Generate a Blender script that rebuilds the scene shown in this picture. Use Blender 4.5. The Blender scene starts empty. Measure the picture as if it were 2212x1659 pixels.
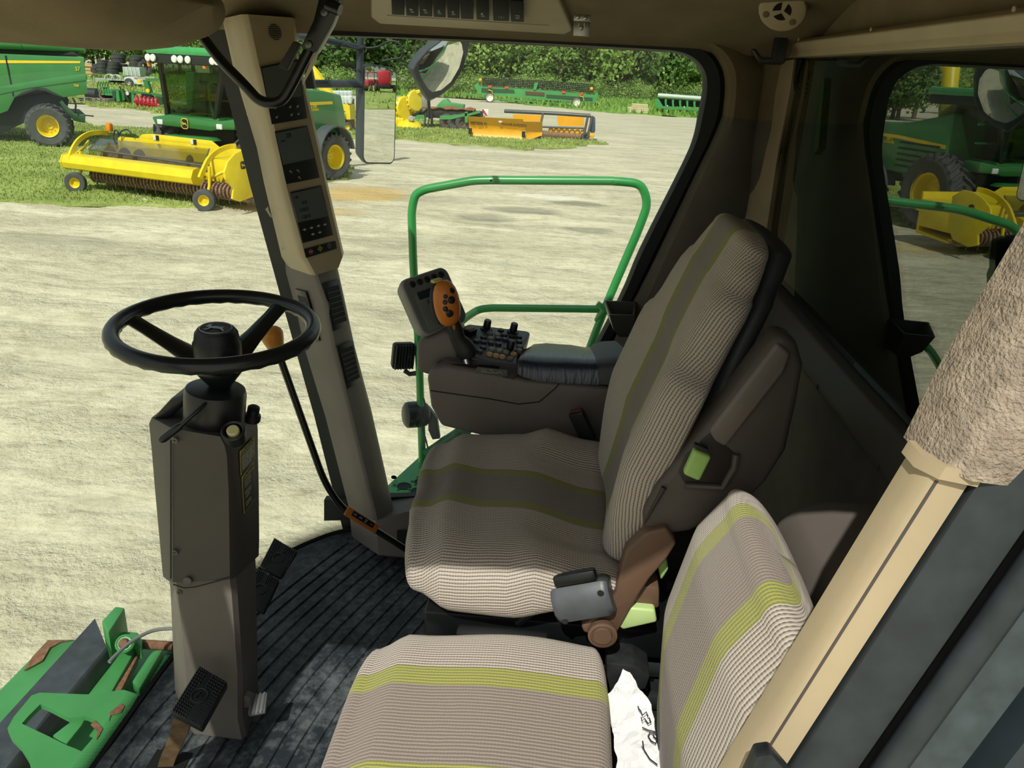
import bpy, bmesh, math, random
from math import sin, cos, tan, pi, radians, sqrt, atan2
from mathutils import Vector, Matrix, noise
V = Vector
random.seed(7)
SC = bpy.context.scene
COL = SC.collection

# ---------------------------------------------------------------- camera
CF, CPITCH, CROLL, CYAW = 1750.0, radians(21.3), radians(3.0), radians(3.2)
CP = V((0, 0, 3.2))
_f = V((-sin(CYAW)*cos(CPITCH), cos(CYAW)*cos(CPITCH), -sin(CPITCH)))
_r0 = V((cos(CYAW), sin(CYAW), 0)); _u0 = _r0.cross(_f)
_r = _r0*cos(CROLL) + _u0*sin(CROLL); _u = _u0*cos(CROLL) - _r0*sin(CROLL)
cam = bpy.data.cameras.new('camera'); cam.sensor_width = 36; cam.sensor_fit = 'HORIZONTAL'
cam.lens = CF/2212*36; cam.clip_start = 0.02; cam.clip_end = 1000
camo = bpy.data.objects.new('camera', cam); COL.objects.link(camo)
camo.matrix_world = Matrix(((_r.x, _u.x, -_f.x, CP.x), (_r.y, _u.y, -_f.y, CP.y), (_r.z, _u.z, -_f.z, CP.z), (0, 0, 0, 1)))
SC.camera = camo
def ray(x, y): return _f + _r*((x-1106)/CF) - _u*((y-829.5)/CF)
def aY(x, y, Y): d = ray(x, y); return CP + d*((Y-CP.y)/d.y)      # point of the vertical plane at depth Y seen at a pixel
def aX(x, y, X): d = ray(x, y); return CP + d*((X-CP.x)/d.x)
def aZ(x, y, Z): d = ray(x, y); return CP + d*((Z-CP.z)/d.z)

# ---------------------------------------------------------------- light
SUND = V((0.20, 0.84, -1.0)).normalized()
w = bpy.data.worlds.new('sky'); SC.world = w; w.use_nodes = True
nt = w.node_tree; nt.nodes.clear()
st = nt.nodes.new('ShaderNodeTexSky'); st.sky_type = 'NISHITA'; st.sun_disc = False
st.sun_elevation = radians(48.8); st.sun_rotation = atan2(-SUND.x, -SUND.y); st.air_density = 1.2; st.dust_density = 2.5
bg = nt.nodes.new('ShaderNodeBackground'); bg.inputs[1].default_value = 0.095
mixw = nt.nodes.new('ShaderNodeMix'); mixw.data_type = 'RGBA'; mixw.inputs[0].default_value = 0.42
mixw.inputs[7].default_value = (6.2, 6.3, 5.6, 1)
wo = nt.nodes.new('ShaderNodeOutputWorld')
nt.links.new(st.outputs[0], mixw.inputs[6]); nt.links.new(mixw.outputs[2], bg.inputs[0]); nt.links.new(bg.outputs[0], wo.inputs[0])
sl = bpy.data.lights.new('sun', 'SUN'); sl.energy = 3.5; sl.angle = radians(0.6); sl.color = (1.0, 0.965, 0.88)
so = bpy.data.objects.new('sun', sl); COL.objects.link(so); so.rotation_euler = SUND.to_track_quat('-Z', 'Y').to_euler(); so.location = (-3, -8, 12)
vs = SC.view_settings; vs.view_transform = 'Standard'; vs.look = 'None'; vs.gamma = 1; vs.exposure = 0.12
try: vs.use_curve_mapping = False
except Exception: pass
SC.cycles.max_bounces = 10; SC.cycles.transparent_max_bounces = 16

# ---------------------------------------------------------------- materials
def lin(c):
    if isinstance(c, str):
        c = [int(c[i:i+2], 16)/255 for i in (0, 2, 4)]
    return tuple(x/12.92 if x <= .04045 else ((x+.055)/1.055)**2.4 for x in c[:3]) + (1,)
def nodes(name):
    m = bpy.data.materials.new(name); m.use_nodes = True
    return m, m.node_tree, m.node_tree.nodes['Principled BSDF']
def N(t, k, **kw):
    n = t.nodes.new('ShaderNode'+k)
    for a, b in kw.items(): setattr(n, a, b)
    return n
def mathn(t, op, a, b=None, c=None):
    n = N(t, 'Math', operation=op)
    for i, v in enumerate((a, b, c)):
        if v is None: continue
        if isinstance(v, (int, float)): n.inputs[i].default_value = v
        else: t.links.new(v, n.inputs[i])
    return n.outputs[0]
def mixc(t, fac, a, b):
    n = N(t, 'Mix', data_type='RGBA')
    for i, v in ((0, fac), (6, a), (7, b)):
        if isinstance(v, (int, float)): n.inputs[i].default_value = v
        elif isinstance(v, (tuple, list)): n.inputs[i].default_value = v
        else: t.links.new(v, n.inputs[i])
    return n.outputs[2]
def noisen(t, scale, detail=3, vec=None, rough=.55):
    n = N(t, 'TexNoise'); n.inputs['Scale'].default_value = scale; n.inputs['Detail'].default_value = detail; n.inputs['Roughness'].default_value = rough
    if vec is None:
        g = N(t, 'TexCoord'); vec = g.outputs['Object']
    t.links.new(vec, n.inputs['Vector'])
    return n.outputs[0]
def ramp(t, fac, stops, interp='LINEAR'):
    n = N(t, 'ValToRGB'); cr = n.color_ramp; cr.interpolation = interp
    while len(cr.elements) < len(stops): cr.elements.new(0.5)
    for e, (p, c) in zip(cr.elements, stops):
        e.position = p; e.color = c if len(c) == 4 else tuple(c)+(1,)
    t.links.new(fac, n.inputs[0]); return n.outputs[0]
def bump(t, h, strength, dist, p):
    b = N(t, 'Bump'); b.inputs['Strength'].default_value = strength; b.inputs['Distance'].default_value = dist
    t.links.new(h, b.inputs['Height']); t.links.new(b.outputs[0], p.inputs['Normal'])
_mc = {}
def M(name, col, rough=.5, metal=0, var=.12, vs=6, bs=0, bstr=.3, bd=.002, spec=.5, coat=0):
    """plain surface: base colour with a little wear noise and an optional grain bump"""
    if name in _mc: return _mc[name]
    m, t, p = nodes(name); c = lin(col)
    if var:
        n = noisen(t, vs, 5)
        lo = tuple(x*(1-var) for x in c[:3])+(1,); hi = tuple(min(1, x*(1+var)) for x in c[:3])+(1,)
        t.links.new(ramp(t, n, [(.3, lo), (.7, hi)]), p.inputs['Base Color'])
    else: p.inputs['Base Color'].default_value = c
    p.inputs['Roughness'].default_value = rough; p.inputs['Metallic'].default_value = metal
    p.inputs['Specular IOR Level'].default_value = spec; p.inputs['Coat Weight'].default_value = coat
    if bs: bump(t, noisen(t, bs, 2), bstr, bd, p)
    _mc[name] = m; return m
def glow(name, col, e):
    m, t, p = nodes(name); p.inputs['Base Color'].default_value = lin(col); p.inputs['Emission Color'].default_value = lin(col); p.inputs['Emission Strength'].default_value = e
    return m
def glassmat(name, tint, refl=1.45, rough=0.0, gain=1.0):
    """a thin pane: lets light through with a tint and mirrors by Fresnel"""
    m = bpy.data.materials.new(name); m.use_nodes = True; t = m.node_tree; t.nodes.clear()
    tr = N(t, 'BsdfTransparent'); tr.inputs[0].default_value = tint
    gl = N(t, 'BsdfGlossy'); gl.inputs['Roughness'].default_value = rough
    gm = N(t, 'NewGeometry'); dt = N(t, 'VectorMath', operation='DOT_PRODUCT')
    t.links.new(gm.outputs['Normal'], dt.inputs[0]); t.links.new(gm.outputs['Incoming'], dt.inputs[1])
    r0 = ((refl-1)/(refl+1))**2
    k = mathn(t, 'POWER', mathn(t, 'SUBTRACT', 1.0, mathn(t, 'MINIMUM', mathn(t, 'ABSOLUTE', dt.outputs['Value']), 1.0)), 5.0)
    f = mathn(t, 'MULTIPLY_ADD', k, 1-r0, r0)
    mx = N(t, 'MixShader'); o = N(t, 'OutputMaterial')
    f = mathn(t, 'MINIMUM', mathn(t, 'MULTIPLY', f, gain), 1.0)
    t.links.new(f, mx.inputs[0]); t.links.new(tr.outputs[0], mx.inputs[1]); t.links.new(gl.outputs[0], mx.inputs[2]); t.links.new(mx.outputs[0], o.inputs[0])
    return m

# ---------------------------------------------------------------- mesh builder
class MB:
    def __init__(s): s.v = []; s.f = []; s.uv = {}; s.mi = []; s.cur = 0
    def add(s, vs, fs, T=None):
        o = len(s.v)
        for p in vs:
            p = V(p); s.v.append(T @ p if T else p)
        for f in fs: s.f.append([i+o for i in f]); s.mi.append(s.cur)
        return o
    def bm(s, b, T=None):
        b.verts.ensure_lookup_table(); b.verts.index_update()
        s.add([v.co.copy() for v in b.verts], [[v.index for v in f.verts] for f in b.faces], T); b.free()
    def box(s, c, d, T=None, bev=0, seg=2):
        b = bmesh.new(); bmesh.ops.create_cube(b, size=1)
        for v in b.verts: v.co = V((v.co.x*d[0]+c[0], v.co.y*d[1]+c[1], v.co.z*d[2]+c[2]))
        if bev: bmesh.ops.bevel(b, geom=b.edges[:], offset=bev, segments=seg, profile=.5, affect='EDGES')
        s.bm(b, T); return s
    def b2(s, lo, hi, bev=0, T=None):
        return s.box([(a+b)/2 for a, b in zip(lo, hi)], [abs(b-a) for a, b in zip(lo, hi)], T, bev)
    def ext(s, pts, vec, bev=0, seg=2):
        """polygon pts (3D) extruded along vec"""
        b = bmesh.new(); n = len(pts); vec = V(vec)
        a = [b.verts.new(V(p)) for p in pts]; c = [b.verts.new(V(p)+vec) for p in pts]
        b.faces.new(a[::-1]); b.faces.new(c)
        for i in range(n): b.faces.new((a[i], a[(i+1) % n], c[(i+1) % n], c[i]))
        bmesh.ops.recalc_face_normals(b, faces=b.faces[:])
        if bev: bmesh.ops.bevel(b, geom=[e for e in b.edges if e.calc_face_angle(0) > .5], offset=bev, segments=seg, profile=.5, affect='EDGES', clamp_overlap=True)
        s.bm(b); return s
    def loft(s, rings, caps=True, closed=True, uv=False, mid=0):
        n = len(rings[0]); o = len(s.v); vlen = 0; pc = None
        for r in rings:
            r = [V(p) for p in r]
            if uv:
                c = r[mid]
                if pc is not None: vlen += (c-pc).length
                pc = c; us = [0]*n
                for i in range(mid+1, n): us[i] = us[i-1]+(r[i]-r[i-1]).length
                for i in range(mid-1, -1, -1): us[i] = us[i+1]-(r[i]-r[i+1]).length
                for i in range(n): s.uv[len(s.v)+i] = (us[i], vlen)
            s.v += r
        m = n if closed else n-1
        for k in range(len(rings)-1):
            for i in range(m):
                j = (i+1) % n
                s.f.append([o+k*n+i, o+k*n+j, o+(k+1)*n+j, o+(k+1)*n+i]); s.mi.append(s.cur)
        if caps and closed:
            s.f.append([o+i for i in range(n)][::-1]); s.f.append([o+(len(rings)-1)*n+i for i in range(n)]); s.mi += [s.cur]*2
        return s
    def tube(s, pts, r, n=10, closed=False, caps=True):
        pts = [V(p) for p in pts]
        if not isinstance(r, (list, tuple)):
            keep = [pts[0]]
            for p in pts[1:]:
                if (p-keep[-1]).length > r*.25 or len(pts) < 4: keep.append(p)
            pts = keep
        m = len(pts); rs = r if isinstance(r, (list, tuple)) else [r]*m
        rings = []; up = None
        for i, p in enumerate(pts):
            if closed: d = pts[(i+1) % m]-pts[i-1]
            else: d = pts[min(i+1, m-1)]-pts[max(i-1, 0)]
            d.normalize()
            if up is None:
                up = V((0, 0, 1)) if abs(d.z) < .9 else V((1, 0, 0))
            a = up-d*up.dot(d); a.normalize(); b = d.cross(a); up = a
            rings.append([p+(a*cos(2*pi*k/n)+b*sin(2*pi*k/n))*rs[i] for k in range(n)])
        if closed: rings.append(rings[0])
        s.loft(rings, caps and not closed); return s
    def cyl(s, p0, p1, r, r1=None, n=16):
        return s.tube([p0, p1], [r, r if r1 is None else r1], n)
    def lathe(s, prof, base, ax=(0, 0, 1), n=20, caps=True):
        ax = V(ax).normalized(); a = V((1, 0, 0)) if abs(ax.x) < .8 else V((0, 1, 0))
        a = (a-ax*a.dot(ax)).normalized(); b = ax.cross(a); base = V(base)
        s.loft([[base+ax*h+(a*cos(2*pi*k/n)+b*sin(2*pi*k/n))*max(r, 1e-4) for k in range(n)] for r, h in prof], caps); return s
    def sph(s, c, r, n=12, T=None):
        b = bmesh.new(); bmesh.ops.create_uvsphere(b, u_segments=n, v_segments=max(6, n*2//3), radius=1)
        r = r if hasattr(r, '__len__') else (r, r, r)
        for v in b.verts: v.co = V((v.co.x*r[0], v.co.y*r[1], v.co.z*r[2]))
        s.bm(b, Matrix.Translation(V(c)) @ (T or Matrix())); return s
    def text(s, txt, size, T, depth=.0003, align='CENTER', spacing=1.0):
        cu = bpy.data.curves.new('t', 'FONT'); cu.body = txt; cu.size = size; cu.extrude = depth; cu.align_x = align; cu.align_y = 'CENTER'; cu.resolution_u = 2; cu.space_character = spacing
        o = bpy.data.objects.new('t', cu); COL.objects.link(o)
        dg = bpy.context.evaluated_depsgraph_get(); me = bpy.data.meshes.new_from_object(o.evaluated_get(dg))
        s.add([v.co.copy() for v in me.vertices], [list(p.vertices) for p in me.polygons], T)
        bpy.data.objects.remove(o); bpy.data.curves.remove(cu); bpy.data.meshes.remove(me); return s
    def poly2(s, pts, T, depth=.0004):
        """flat mark: 2D outline in the frame T, with a hair of thickness"""
        n = len(pts); vs = [(x, y, 0) for x, y in pts]+[(x, y, depth) for x, y in pts]
        fs = [list(range(n))[::-1], list(range(n, 2*n))]+[[i, (i+1) % n, n+(i+1) % n, n+i] for i in range(n)]
        s.add(vs, fs, T); return s
OFF = {}
def tag(o, label, cat, group=None, kind=None):
    if label: o['label'] = label
    if cat: o['category'] = cat
    if group: o['group'] = group
    if kind: o['kind'] = kind
    return o
def thing(name, label, cat, loc=(0, 0, 0), rz=0, group=None, local=False):
    o = bpy.data.objects.new(name, None); COL.objects.link(o); o.empty_display_size = .1
    o.location = loc; o.rotation_euler = (0, 0, rz); OFF[o.name] = V((0, 0, 0)) if local else V(loc)
    return tag(o, label, cat, group)
def ob(name, mb, mat, parent=None, smooth=38, mods=None, label=None):
    me = bpy.data.meshes.new(name)
    if parent is not None: off = OFF[parent.name]
    else:
        lo = [min(v[i] for v in mb.v) for i in range(3)]; hi = [max(v[i] for v in mb.v) for i in range(3)]
        off = V(((lo[0]+hi[0])/2, (lo[1]+hi[1])/2, lo[2]))
    me.from_pydata([v-off for v in mb.v], [], mb.f)
    b = bmesh.new(); b.from_mesh(me)
    bmesh.ops.recalc_face_normals(b, faces=b.faces[:]); b.to_mesh(me); b.free()
    if mb.uv:
        ul = me.uv_layers.new(name='UVMap')
        for l in me.loops: ul.data[l.index].uv = mb.uv.get(l.vertex_index, (0, 0))
    mats = mat if isinstance(mat, (list, tuple)) else [mat]
    for m in mats: me.materials.append(m)
    if len(mats) > 1: me.polygons.foreach_set('material_index', mb.mi)
    if smooth:
        me.shade_smooth()
        try: me.set_sharp_from_angle(angle=radians(smooth))
        except Exception: pass
    o = bpy.data.objects.new(name, me); COL.objects.link(o)
    if parent is not None: o.parent = parent; OFF[o.name] = off
    else: o.location = off; OFF[o.name] = off
    if label: o['label'] = label
    return o
def struct(name, mb, mat, parent=None, smooth=38):
    o = ob(name, mb, mat, parent, smooth)
    if parent is None: o['kind'] = 'structure'
    return o
def dup(root, loc, rz=None, label=None, scale=None):
    r = root.copy(); COL.objects.link(r); r.location = loc
    if rz is not None: r.rotation_euler = (0, 0, rz)
    if label: r['label'] = label
    if scale: r.scale = scale
    for ch in root.children:
        c = ch.copy(); COL.objects.link(c); c.parent = r
        for g in ch.children:
            d = g.copy(); COL.objects.link(d); d.parent = c
    return r
def frame(o, x, y):
    """matrix with origin o, local x along x, local y near y, z = normal"""
    x = V(x).normalized(); z = x.cross(V(y)).normalized(); y = z.cross(x); o = V(o)
    return Matrix(((x.x, y.x, z.x, o.x), (x.y, y.y, z.y, o.y), (x.z, y.z, z.z, o.z), (0, 0, 0, 1)))
def smooth_path(pts, k=5):
    pts = [V(p) for p in pts]; out = []
    for i in range(len(pts)-1):
        p0, p1, p2, p3 = pts[max(i-1, 0)], pts[i], pts[i+1], pts[min(i+2, len(pts)-1)]
        for j in range(k):
            t = j/k
            out.append(.5*((2*p1)+(p2-p0)*t+(2*p0-5*p1+4*p2-p3)*t*t+(3*p1-p0-3*p2+p3)*t**3))
    out.append(pts[-1]); return out
def fillet(pts, r, k=5):
    """polyline with rounded corners"""
    pts = [V(p) for p in pts]; out = [pts[0]]
    for i in range(1, len(pts)-1):
        a, b, c = pts[i-1], pts[i], pts[i+1]; u = (a-b); v = (c-b)
        d = min(r, u.length*.45, v.length*.45); p = b+u.normalized()*d; q = b+v.normalized()*d
        for j in range(k+1):
            t = j/k; out.append(p*(1-t)**2+b*2*t*(1-t)+q*t*t)
    out.append(pts[-1]); return out
def rrect(w, h, r, k=4):
    """rounded rectangle outline centred on 0"""
    r = min(r, w*.49, h*.49); out = []
    for cx, cy, a0 in ((w/2-r, h/2-r, 0), (-w/2+r, h/2-r, 90), (-w/2+r, -h/2+r, 180), (w/2-r, -h/2+r, 270)):
        for j in range(k+1):
            a = radians(a0+90*j/k); out.append((cx+r*cos(a), cy+r*sin(a)))
    return out
def disc(r, n=16): return [(r*cos(2*pi*i/n), r*sin(2*pi*i/n)) for i in range(n)]
# ================================================================ CAB SHELL
FZ = 1.68
tan_pl = M('tan_plastic', 'b0a081', .5, bs=900, bstr=.15, bd=.0004)
brown_pl = M('brown_plastic', '69625c', .55, bs=900, bstr=.25, bd=.0005)
dbrown_pl = M('dark_brown_plastic', '4b4541', .55, bs=700, bstr=.25, bd=.0005)
black_pl = M('black_plastic', '1c1f20', .38, var=.2)
rubber = M('black_rubber', '1a1f21', .6, var=.2, bs=120, bstr=.2)
liner = M('headliner_cloth', '82755c', .95, bs=420, bstr=.55, bd=.0012, spec=.1, vs=9)
greyliner = M('grey_brown_cloth', '6f6a61', .95, bs=420, bstr=.5, bd=.0012, spec=.1, vs=9)
fuzz = M('beige_carpet', '9c8f80', 1, bs=260, bstr=1.0, bd=.004, spec=.05, vs=60, var=.3)
green_paint = M('green_paint', '33924a', .3, var=.1, vs=3, coat=.3)
dgreen = M('dark_green_paint', '1d5c33', .4, var=.15, vs=3)
steel = M('bright_steel', '9a9a96', .35, 1, var=.15, vs=30)
white_pl = M('white_plastic', 'e6e6e0', .45, var=.05)
black_steel = M('black_enamel', '101314', .3, var=.2)
clear = glassmat('clear_pane', (.96, .985, .96, 1), 1.35)
dark_glass = glassmat('tinted_pane', (.50, .60, .52, 1), 2.6)

# floor and the ribbed mat
edge = [(-.667, 2.406), (-.748, 2.348), (-.859, 2.203), (-.94, 2.0), (-.977, 1.731), (-.985, 1.3), (-.977, .95), (-.92, .72), (-.80, .60)]
edge = [tuple(p[:2]) for p in smooth_path([(x, y, 0) for x, y in edge], 4)]
m = MB(); m.ext([(x, y, FZ-.09) for x, y in edge]+[(.62, .60, FZ-.09), (.62, 2.43, FZ-.09)], (0, 0, .082))
struct('floor', m, rubber)
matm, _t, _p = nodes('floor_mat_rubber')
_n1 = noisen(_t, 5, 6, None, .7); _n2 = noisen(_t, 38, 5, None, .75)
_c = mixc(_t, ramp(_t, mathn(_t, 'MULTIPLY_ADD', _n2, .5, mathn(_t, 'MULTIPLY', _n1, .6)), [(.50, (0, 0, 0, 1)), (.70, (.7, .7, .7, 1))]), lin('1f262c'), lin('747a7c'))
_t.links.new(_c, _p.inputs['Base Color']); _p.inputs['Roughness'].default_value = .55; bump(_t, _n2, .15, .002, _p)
def bend(y): return .30*max(0, y-1.35)**1.5
def mat_limit(x):
    # far end of a rib before the windshield curve or the pillar base
    return 2.37 if x > -.62 else 2.37-(-.62-x)*1.35
m = MB()
m.ext([(x*.985, 1.5+(y-1.5)*.985, FZ-.008) for x, y in edge]+[(.55, .63, FZ-.008), (.55, 2.2, FZ-.008), (-.45, 2.2, FZ-.008), (-.5, 2.36, FZ-.008)], (0, 0, .006))
x0 = -.955
while x0 < .25:
    rows = []
    y = .66
    ys = [.66, 1.0, 1.35, 1.45, 1.55, 1.62, 1.7, 1.8, 1.9, 2.05, 2.2, 2.37]
    for y in ys:
        x = x0+bend(y)
        lim = mat_limit(x)
        yy = min(y, lim-.02)
        if y > lim+.12: break
        x = x0+bend(yy)
        rows.append([(x-.0185, yy, FZ-.003), (x-.016, yy, FZ+.003), (x+.016, yy, FZ+.003), (x+.0185, yy, FZ-.003)])
    if len(rows) > 1: m.loft(rows)
    x0 += .043
t_mat = thing('floor_mat', 'black ribbed rubber mat covering the cab floor', 'floor mat', (-.3, 1.5, FZ))
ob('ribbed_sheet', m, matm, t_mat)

# windshield (window_3), its dotted band and rubber foot
def wring(z, off, n=1):
    s = (z-FZ)/1.6
    return [V((x-.21*s-off*(1 if True else 0)*.0, y, z))+V((-off, 0, 0)) for x, y in edge]
m = MB(); rows = []
for k in range(7):
    z = FZ-.02+1.62*k/6
    rows.append(wring(z, 0)+wring(z, .005)[::-1])
m.loft(rows)
win3 = struct('window_3', m, clear)
fm, ft, fp = nodes('dotted_frit')
ft.nodes.remove(fp)
uvn = N(ft, 'UVMap'); sp = N(ft, 'SeparateXYZ'); ft.links.new(uvn.outputs[0], sp.inputs[0])
sx = mathn(ft, 'SINE', mathn(ft, 'MULTIPLY', sp.outputs[0], 2*pi/.0042)); sy = mathn(ft, 'SINE', mathn(ft, 'MULTIPLY', sp.outputs[1], 2*pi/.0042))
pr = mathn(ft, 'MULTIPLY', sx, sy); th = mathn(ft, 'MULTIPLY_ADD', sp.outputs[1], 26.0, -.72)
fac = mathn(ft, 'GREATER_THAN', pr, th)
tr = N(ft, 'BsdfTransparent'); df = N(ft, 'BsdfDiffuse'); df.inputs[0].default_value = (.006, .007, .007, 1); mxs = N(ft, 'MixShader')
ft.links.new(fac, mxs.inputs[0]); ft.links.new(tr.outputs[0], mxs.inputs[1]); ft.links.new(df.outputs[0], mxs.inputs[2]); ft.links.new(mxs.outputs[0], ft.nodes['Material Output'].inputs[0])
m = MB(); m.loft([[p+V((.004, 0, 0)) for p in wring(FZ-.005+.008*k, 0)] for k in range(8)], closed=False, uv=True)
ob('dotted_band', m, fm, win3)
m = MB(); m.tube([p+V((.004, 0, .0)) for p in wring(FZ-.004, 0)], .007, 6)
ob('rubber_foot', m, rubber, win3)

# ceiling with its padded cove, header over the door
m = MB(); prof = [(2.47, 3.262), (2.42, 3.262), (2.38, 3.285), (2.27, 3.33), (2.12, 3.372), (1.9, 3.41), (1.5, 3.43), (.9, 3.43), (.6, 3.41), (.45, 3.388), (.39, 3.385)]
prof = [tuple(p[:2]) for p in smooth_path([(a, b, 0) for a, b in prof], 3)]
def croof(x):
    # unseen door header, bent up at the rear to let sun reach the buddy backrest
    k = min(1, max(0, (x+.06)/.20))*.13
    return [(x, y, z+k*max(0, min(1, (.75-y)/.25))) for y, z in prof]+[(x, .36+k*.2, 3.39+k), (x, .37+k*.2, 3.47+k), (x, 2.40, 3.46), (x, 2.50, 3.38)]
m.loft([croof(x) for x in (-1.22, -.9, -.4, -.06, .0, .07, .14, .66)])
struct('ceiling', m, liner)
m = MB(); m.ext([(-1.45, .36, 3.47), (-.05, .36, 3.47), (.12, .52, 3.47), (.75, .52, 3.47), (.75, 2.42, 3.47), (-.75, 2.42, 3.47), (-.95, 2.75, 3.47), (-1.45, 2.75, 3.47)], (0, 0, .1), .03)  # unseen outline, widened in front and notched behind to shape sun and shadow
t = thing('cab_roof', 'green roof cap over the cab interior with the striped seats', 'roof', (-.3, 1.3, 3.47)); ob('roof_cap', m, green_paint, t)

# visor-like padded duct at the front left of the ceiling
m = MB(); rings = []
c0 = aY(478, 44, 1.55); 
for i in range(13):
    s = i/12; x = c0.x-.62*s
    k = sqrt(max(0, 1-(1-min(1, s*3.2))**2))*.98+.02
    yc = 1.50; wy = .26*k+.02; zt = 3.30; hz = .085*k
    rings.append([(x, yc+wy*cos(a), 3.275+.012*s+(hz*sin(a) if sin(a) < 0 else .07*k*sin(a))) for a in [2*pi*j/24 for j in range(24)]])
m.loft(rings)
t = thing('ceiling_duct', 'padded tan duct bulging down from the ceiling above the windshield', 'air duct', tuple(c0)); ob('padded_cover', m, liner, t)

# front cross header above windshield
m = MB(); m.box((-1.17, 1.5, 3.33), (.09, 1.9, .13), bev=.02); struct('trim_1', m, black_pl)

# side window (window_1): rubber seal + pane, right side
outer = [(690, 62), (1000, 72), (1300, 77), (1440, 84), (1492, 90), (1530, 108), (1555, 140), (1565, 181), (1560, 249), (1537, 305), (1510, 359), (1423, 540), (1369, 647), (1255, 870), (1160, 1060)]
inner = [(690, 78), (1000, 88), (1300, 104), (1410, 110), (1458, 114), (1492, 127), (1515, 154), (1520, 192), (1510, 249), (1499, 300), (1474, 359), (1383, 540), (1336, 649), (1220, 870), (1125, 1060)]
YS = 2.42
def up2(L, k=4): return [(p.x, p.y) for p in smooth_path([(a, b, 0) for a, b in L], k)]
outer, inner = up2(outer), up2(inner)
rows = []
for a, b in zip(outer, inner):
    p, q = aY(*a, YS), aY(*b, YS); u = (q-p)
    rows.append([p, p+V((0, -.018, 0))+u*.25, q+V((0, -.02, 0))-u*.12, q, q+V((0, .03, 0)), p+V((0, .03, 0))])
m = MB(); m.loft(rows); win1 = struct('window_1', m, rubber)
pg = [aY(*b, YS+.012) for b in inner]
pg = [aY(560, 75, YS+.012)]+pg+[aY(1000, 1095, YS+.012), aY(745, 1095, YS+.012)]
m = MB(); m.ext(pg, (0, .005, 0)); ob('pane', m, clear, win1)
m = MB(); m.ext([aY(700, 1080, YS), aY(1130, 1062, YS), aY(1130, 1110, YS), aY(700, 1125, YS)], (0, .03, 0)); ob('lower_seal', m, rubber, win1)
# printed maker's mark on the pane's lower front corner
Tm = frame(aY(851, 1031, YS+.008), (1, 0, 0), (0, 0, 1))
m = MB(); m.poly2([(x*.010, y*.0075) for x, y in [(cos(a), sin(a)) for a in [2*pi*k/14 for k in range(14)]]], Tm)
for i, wd in enumerate((.028, .024, .030, .022, .026)):
    m.text(('GLAZING', 'LAMINATED', 'AS2 M1', '43R-00', 'DOT 22')[i], .0048, Tm @ Matrix.Translation((0, -.013-.006*i, 0)))
ob('glass_mark', m, rubber, win1)

# right rear wall: cloth trim between the window and the corner
cols = [((1492, 88), (1625, 92)), ((1530, 107), (1640, 120)), ((1555, 139), (1650, 150)), ((1565, 181), (1646, 190)), ((1560, 249), (1636, 260)), ((1537, 305), (1627, 320)),
        ((1510, 359), (1621, 400)), ((1423, 540), (1612, 560)), ((1369, 647), (1612, 700)), ((1255, 870), (1600, 900)), ((1160, 1060), (1590, 1100)), ((1130, 1110), (1590, 1220))]
def walltrim(cs):
    m = MB(); rows = []
    for a, b in zip(up2([c[0] for c in cs]), up2([c[1] for c in cs])):
        p = aY(*a, YS); q = aY(*b, 2.48)
        e = q-p
        rows.append([p+V((0, .03, 0)), p+V((0, -.012, 0)), p+e*.08+V((0, -.045, 0)), p+e*.22+V((0, -.055, 0)), p+e*.5+V((0, -.05, 0)), p+e*.85+V((0, -.03, 0)), q, V((.66, q.y+.01, q.z)), V((.66, q.y+.07, q.z)), p+V((0, .06, 0))])
    m.loft(rows); return m
struct('wall_right_upper', walltrim(cols[:5]), liner)
struct('wall_right', walltrim(cols[4:]), greyliner)
# sill along the right wall
m = MB(); m.ext([(-.52, 2.24, FZ), (-.52, 2.44, FZ), (-.52, 2.44, 1.80), (-.52, 2.40, 1.80), (-.52, 2.27, 1.77)], (1.1, 0, 0), .012); struct('trim_2', m, dbrown_pl)
m = MB(); m.ext([(-.62, 2.44, FZ-.1), (-.62, 2.48, FZ-.1), (-.62, 2.48, 1.79), (-.62, 2.44, 1.79)], (1.2, 0, 0)); struct('trim_3', m, rubber)

# rear wall, its ledge and window (window_2)
XB = .60
sl0, sl1 = aX(1690, 640, XB), aX(2010, 960, XB); zs = (sl0.z+sl1.z)/2
zt = aX(1720, 130, XB).z
m = MB(); m.ext([(XB, .60, FZ-.05), (XB, 2.50, FZ-.05), (XB, 2.50, zs-.05), (XB, .60, zs-.05)], (.05, 0, 0)); struct('wall_rear', m, greyliner)
m = MB(); m.ext([(XB-.045, .62, zs-.075), (XB-.045, .62, zs-.055), (XB-.02, .62, zs-.004), (XB+.05, .62, zs-.004), (XB+.05, .62, zs-.075)], (0, 1.86, 0), .006); 
for y in (.9, 1.27, 1.64, 2.01): m.lathe([(.005, 0), (.0045, .002)], (XB-.046, y, zs-.064), (-1, 0, 0), 10)
struct('trim_4', m, dbrown_pl)
m = MB(); m.ext([(XB+.004, .58, zs), (XB+.004, 2.47, zs), (XB+.004, 2.47, zt+.02), (XB+.004, .58, zt+.02)], (.006, 0, 0)); win2 = struct('window_2', m, dark_glass, smooth=0)
m = MB()
pa, pb = aX(1722, 150, XB), aX(1652, 500, XB)
m.ext([(XB-.004, 2.47, zs), (XB-.004, pb.y+.01, zs), (XB-.004, pa.y-.0, zt-.05), (XB-.004, pa.y-.03, zt), (XB-.004, 2.47, zt+.01)], (.006, 0, 0)); ob('corner_frit', m, rubber, win2)
Tm = frame(aX(1731, 162, XB-.006), (0, 0, -1), (0, -1, 0))
m = MB(); m.poly2([(x*.012, y*.007) for x, y in disc(1)], Tm)
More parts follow.
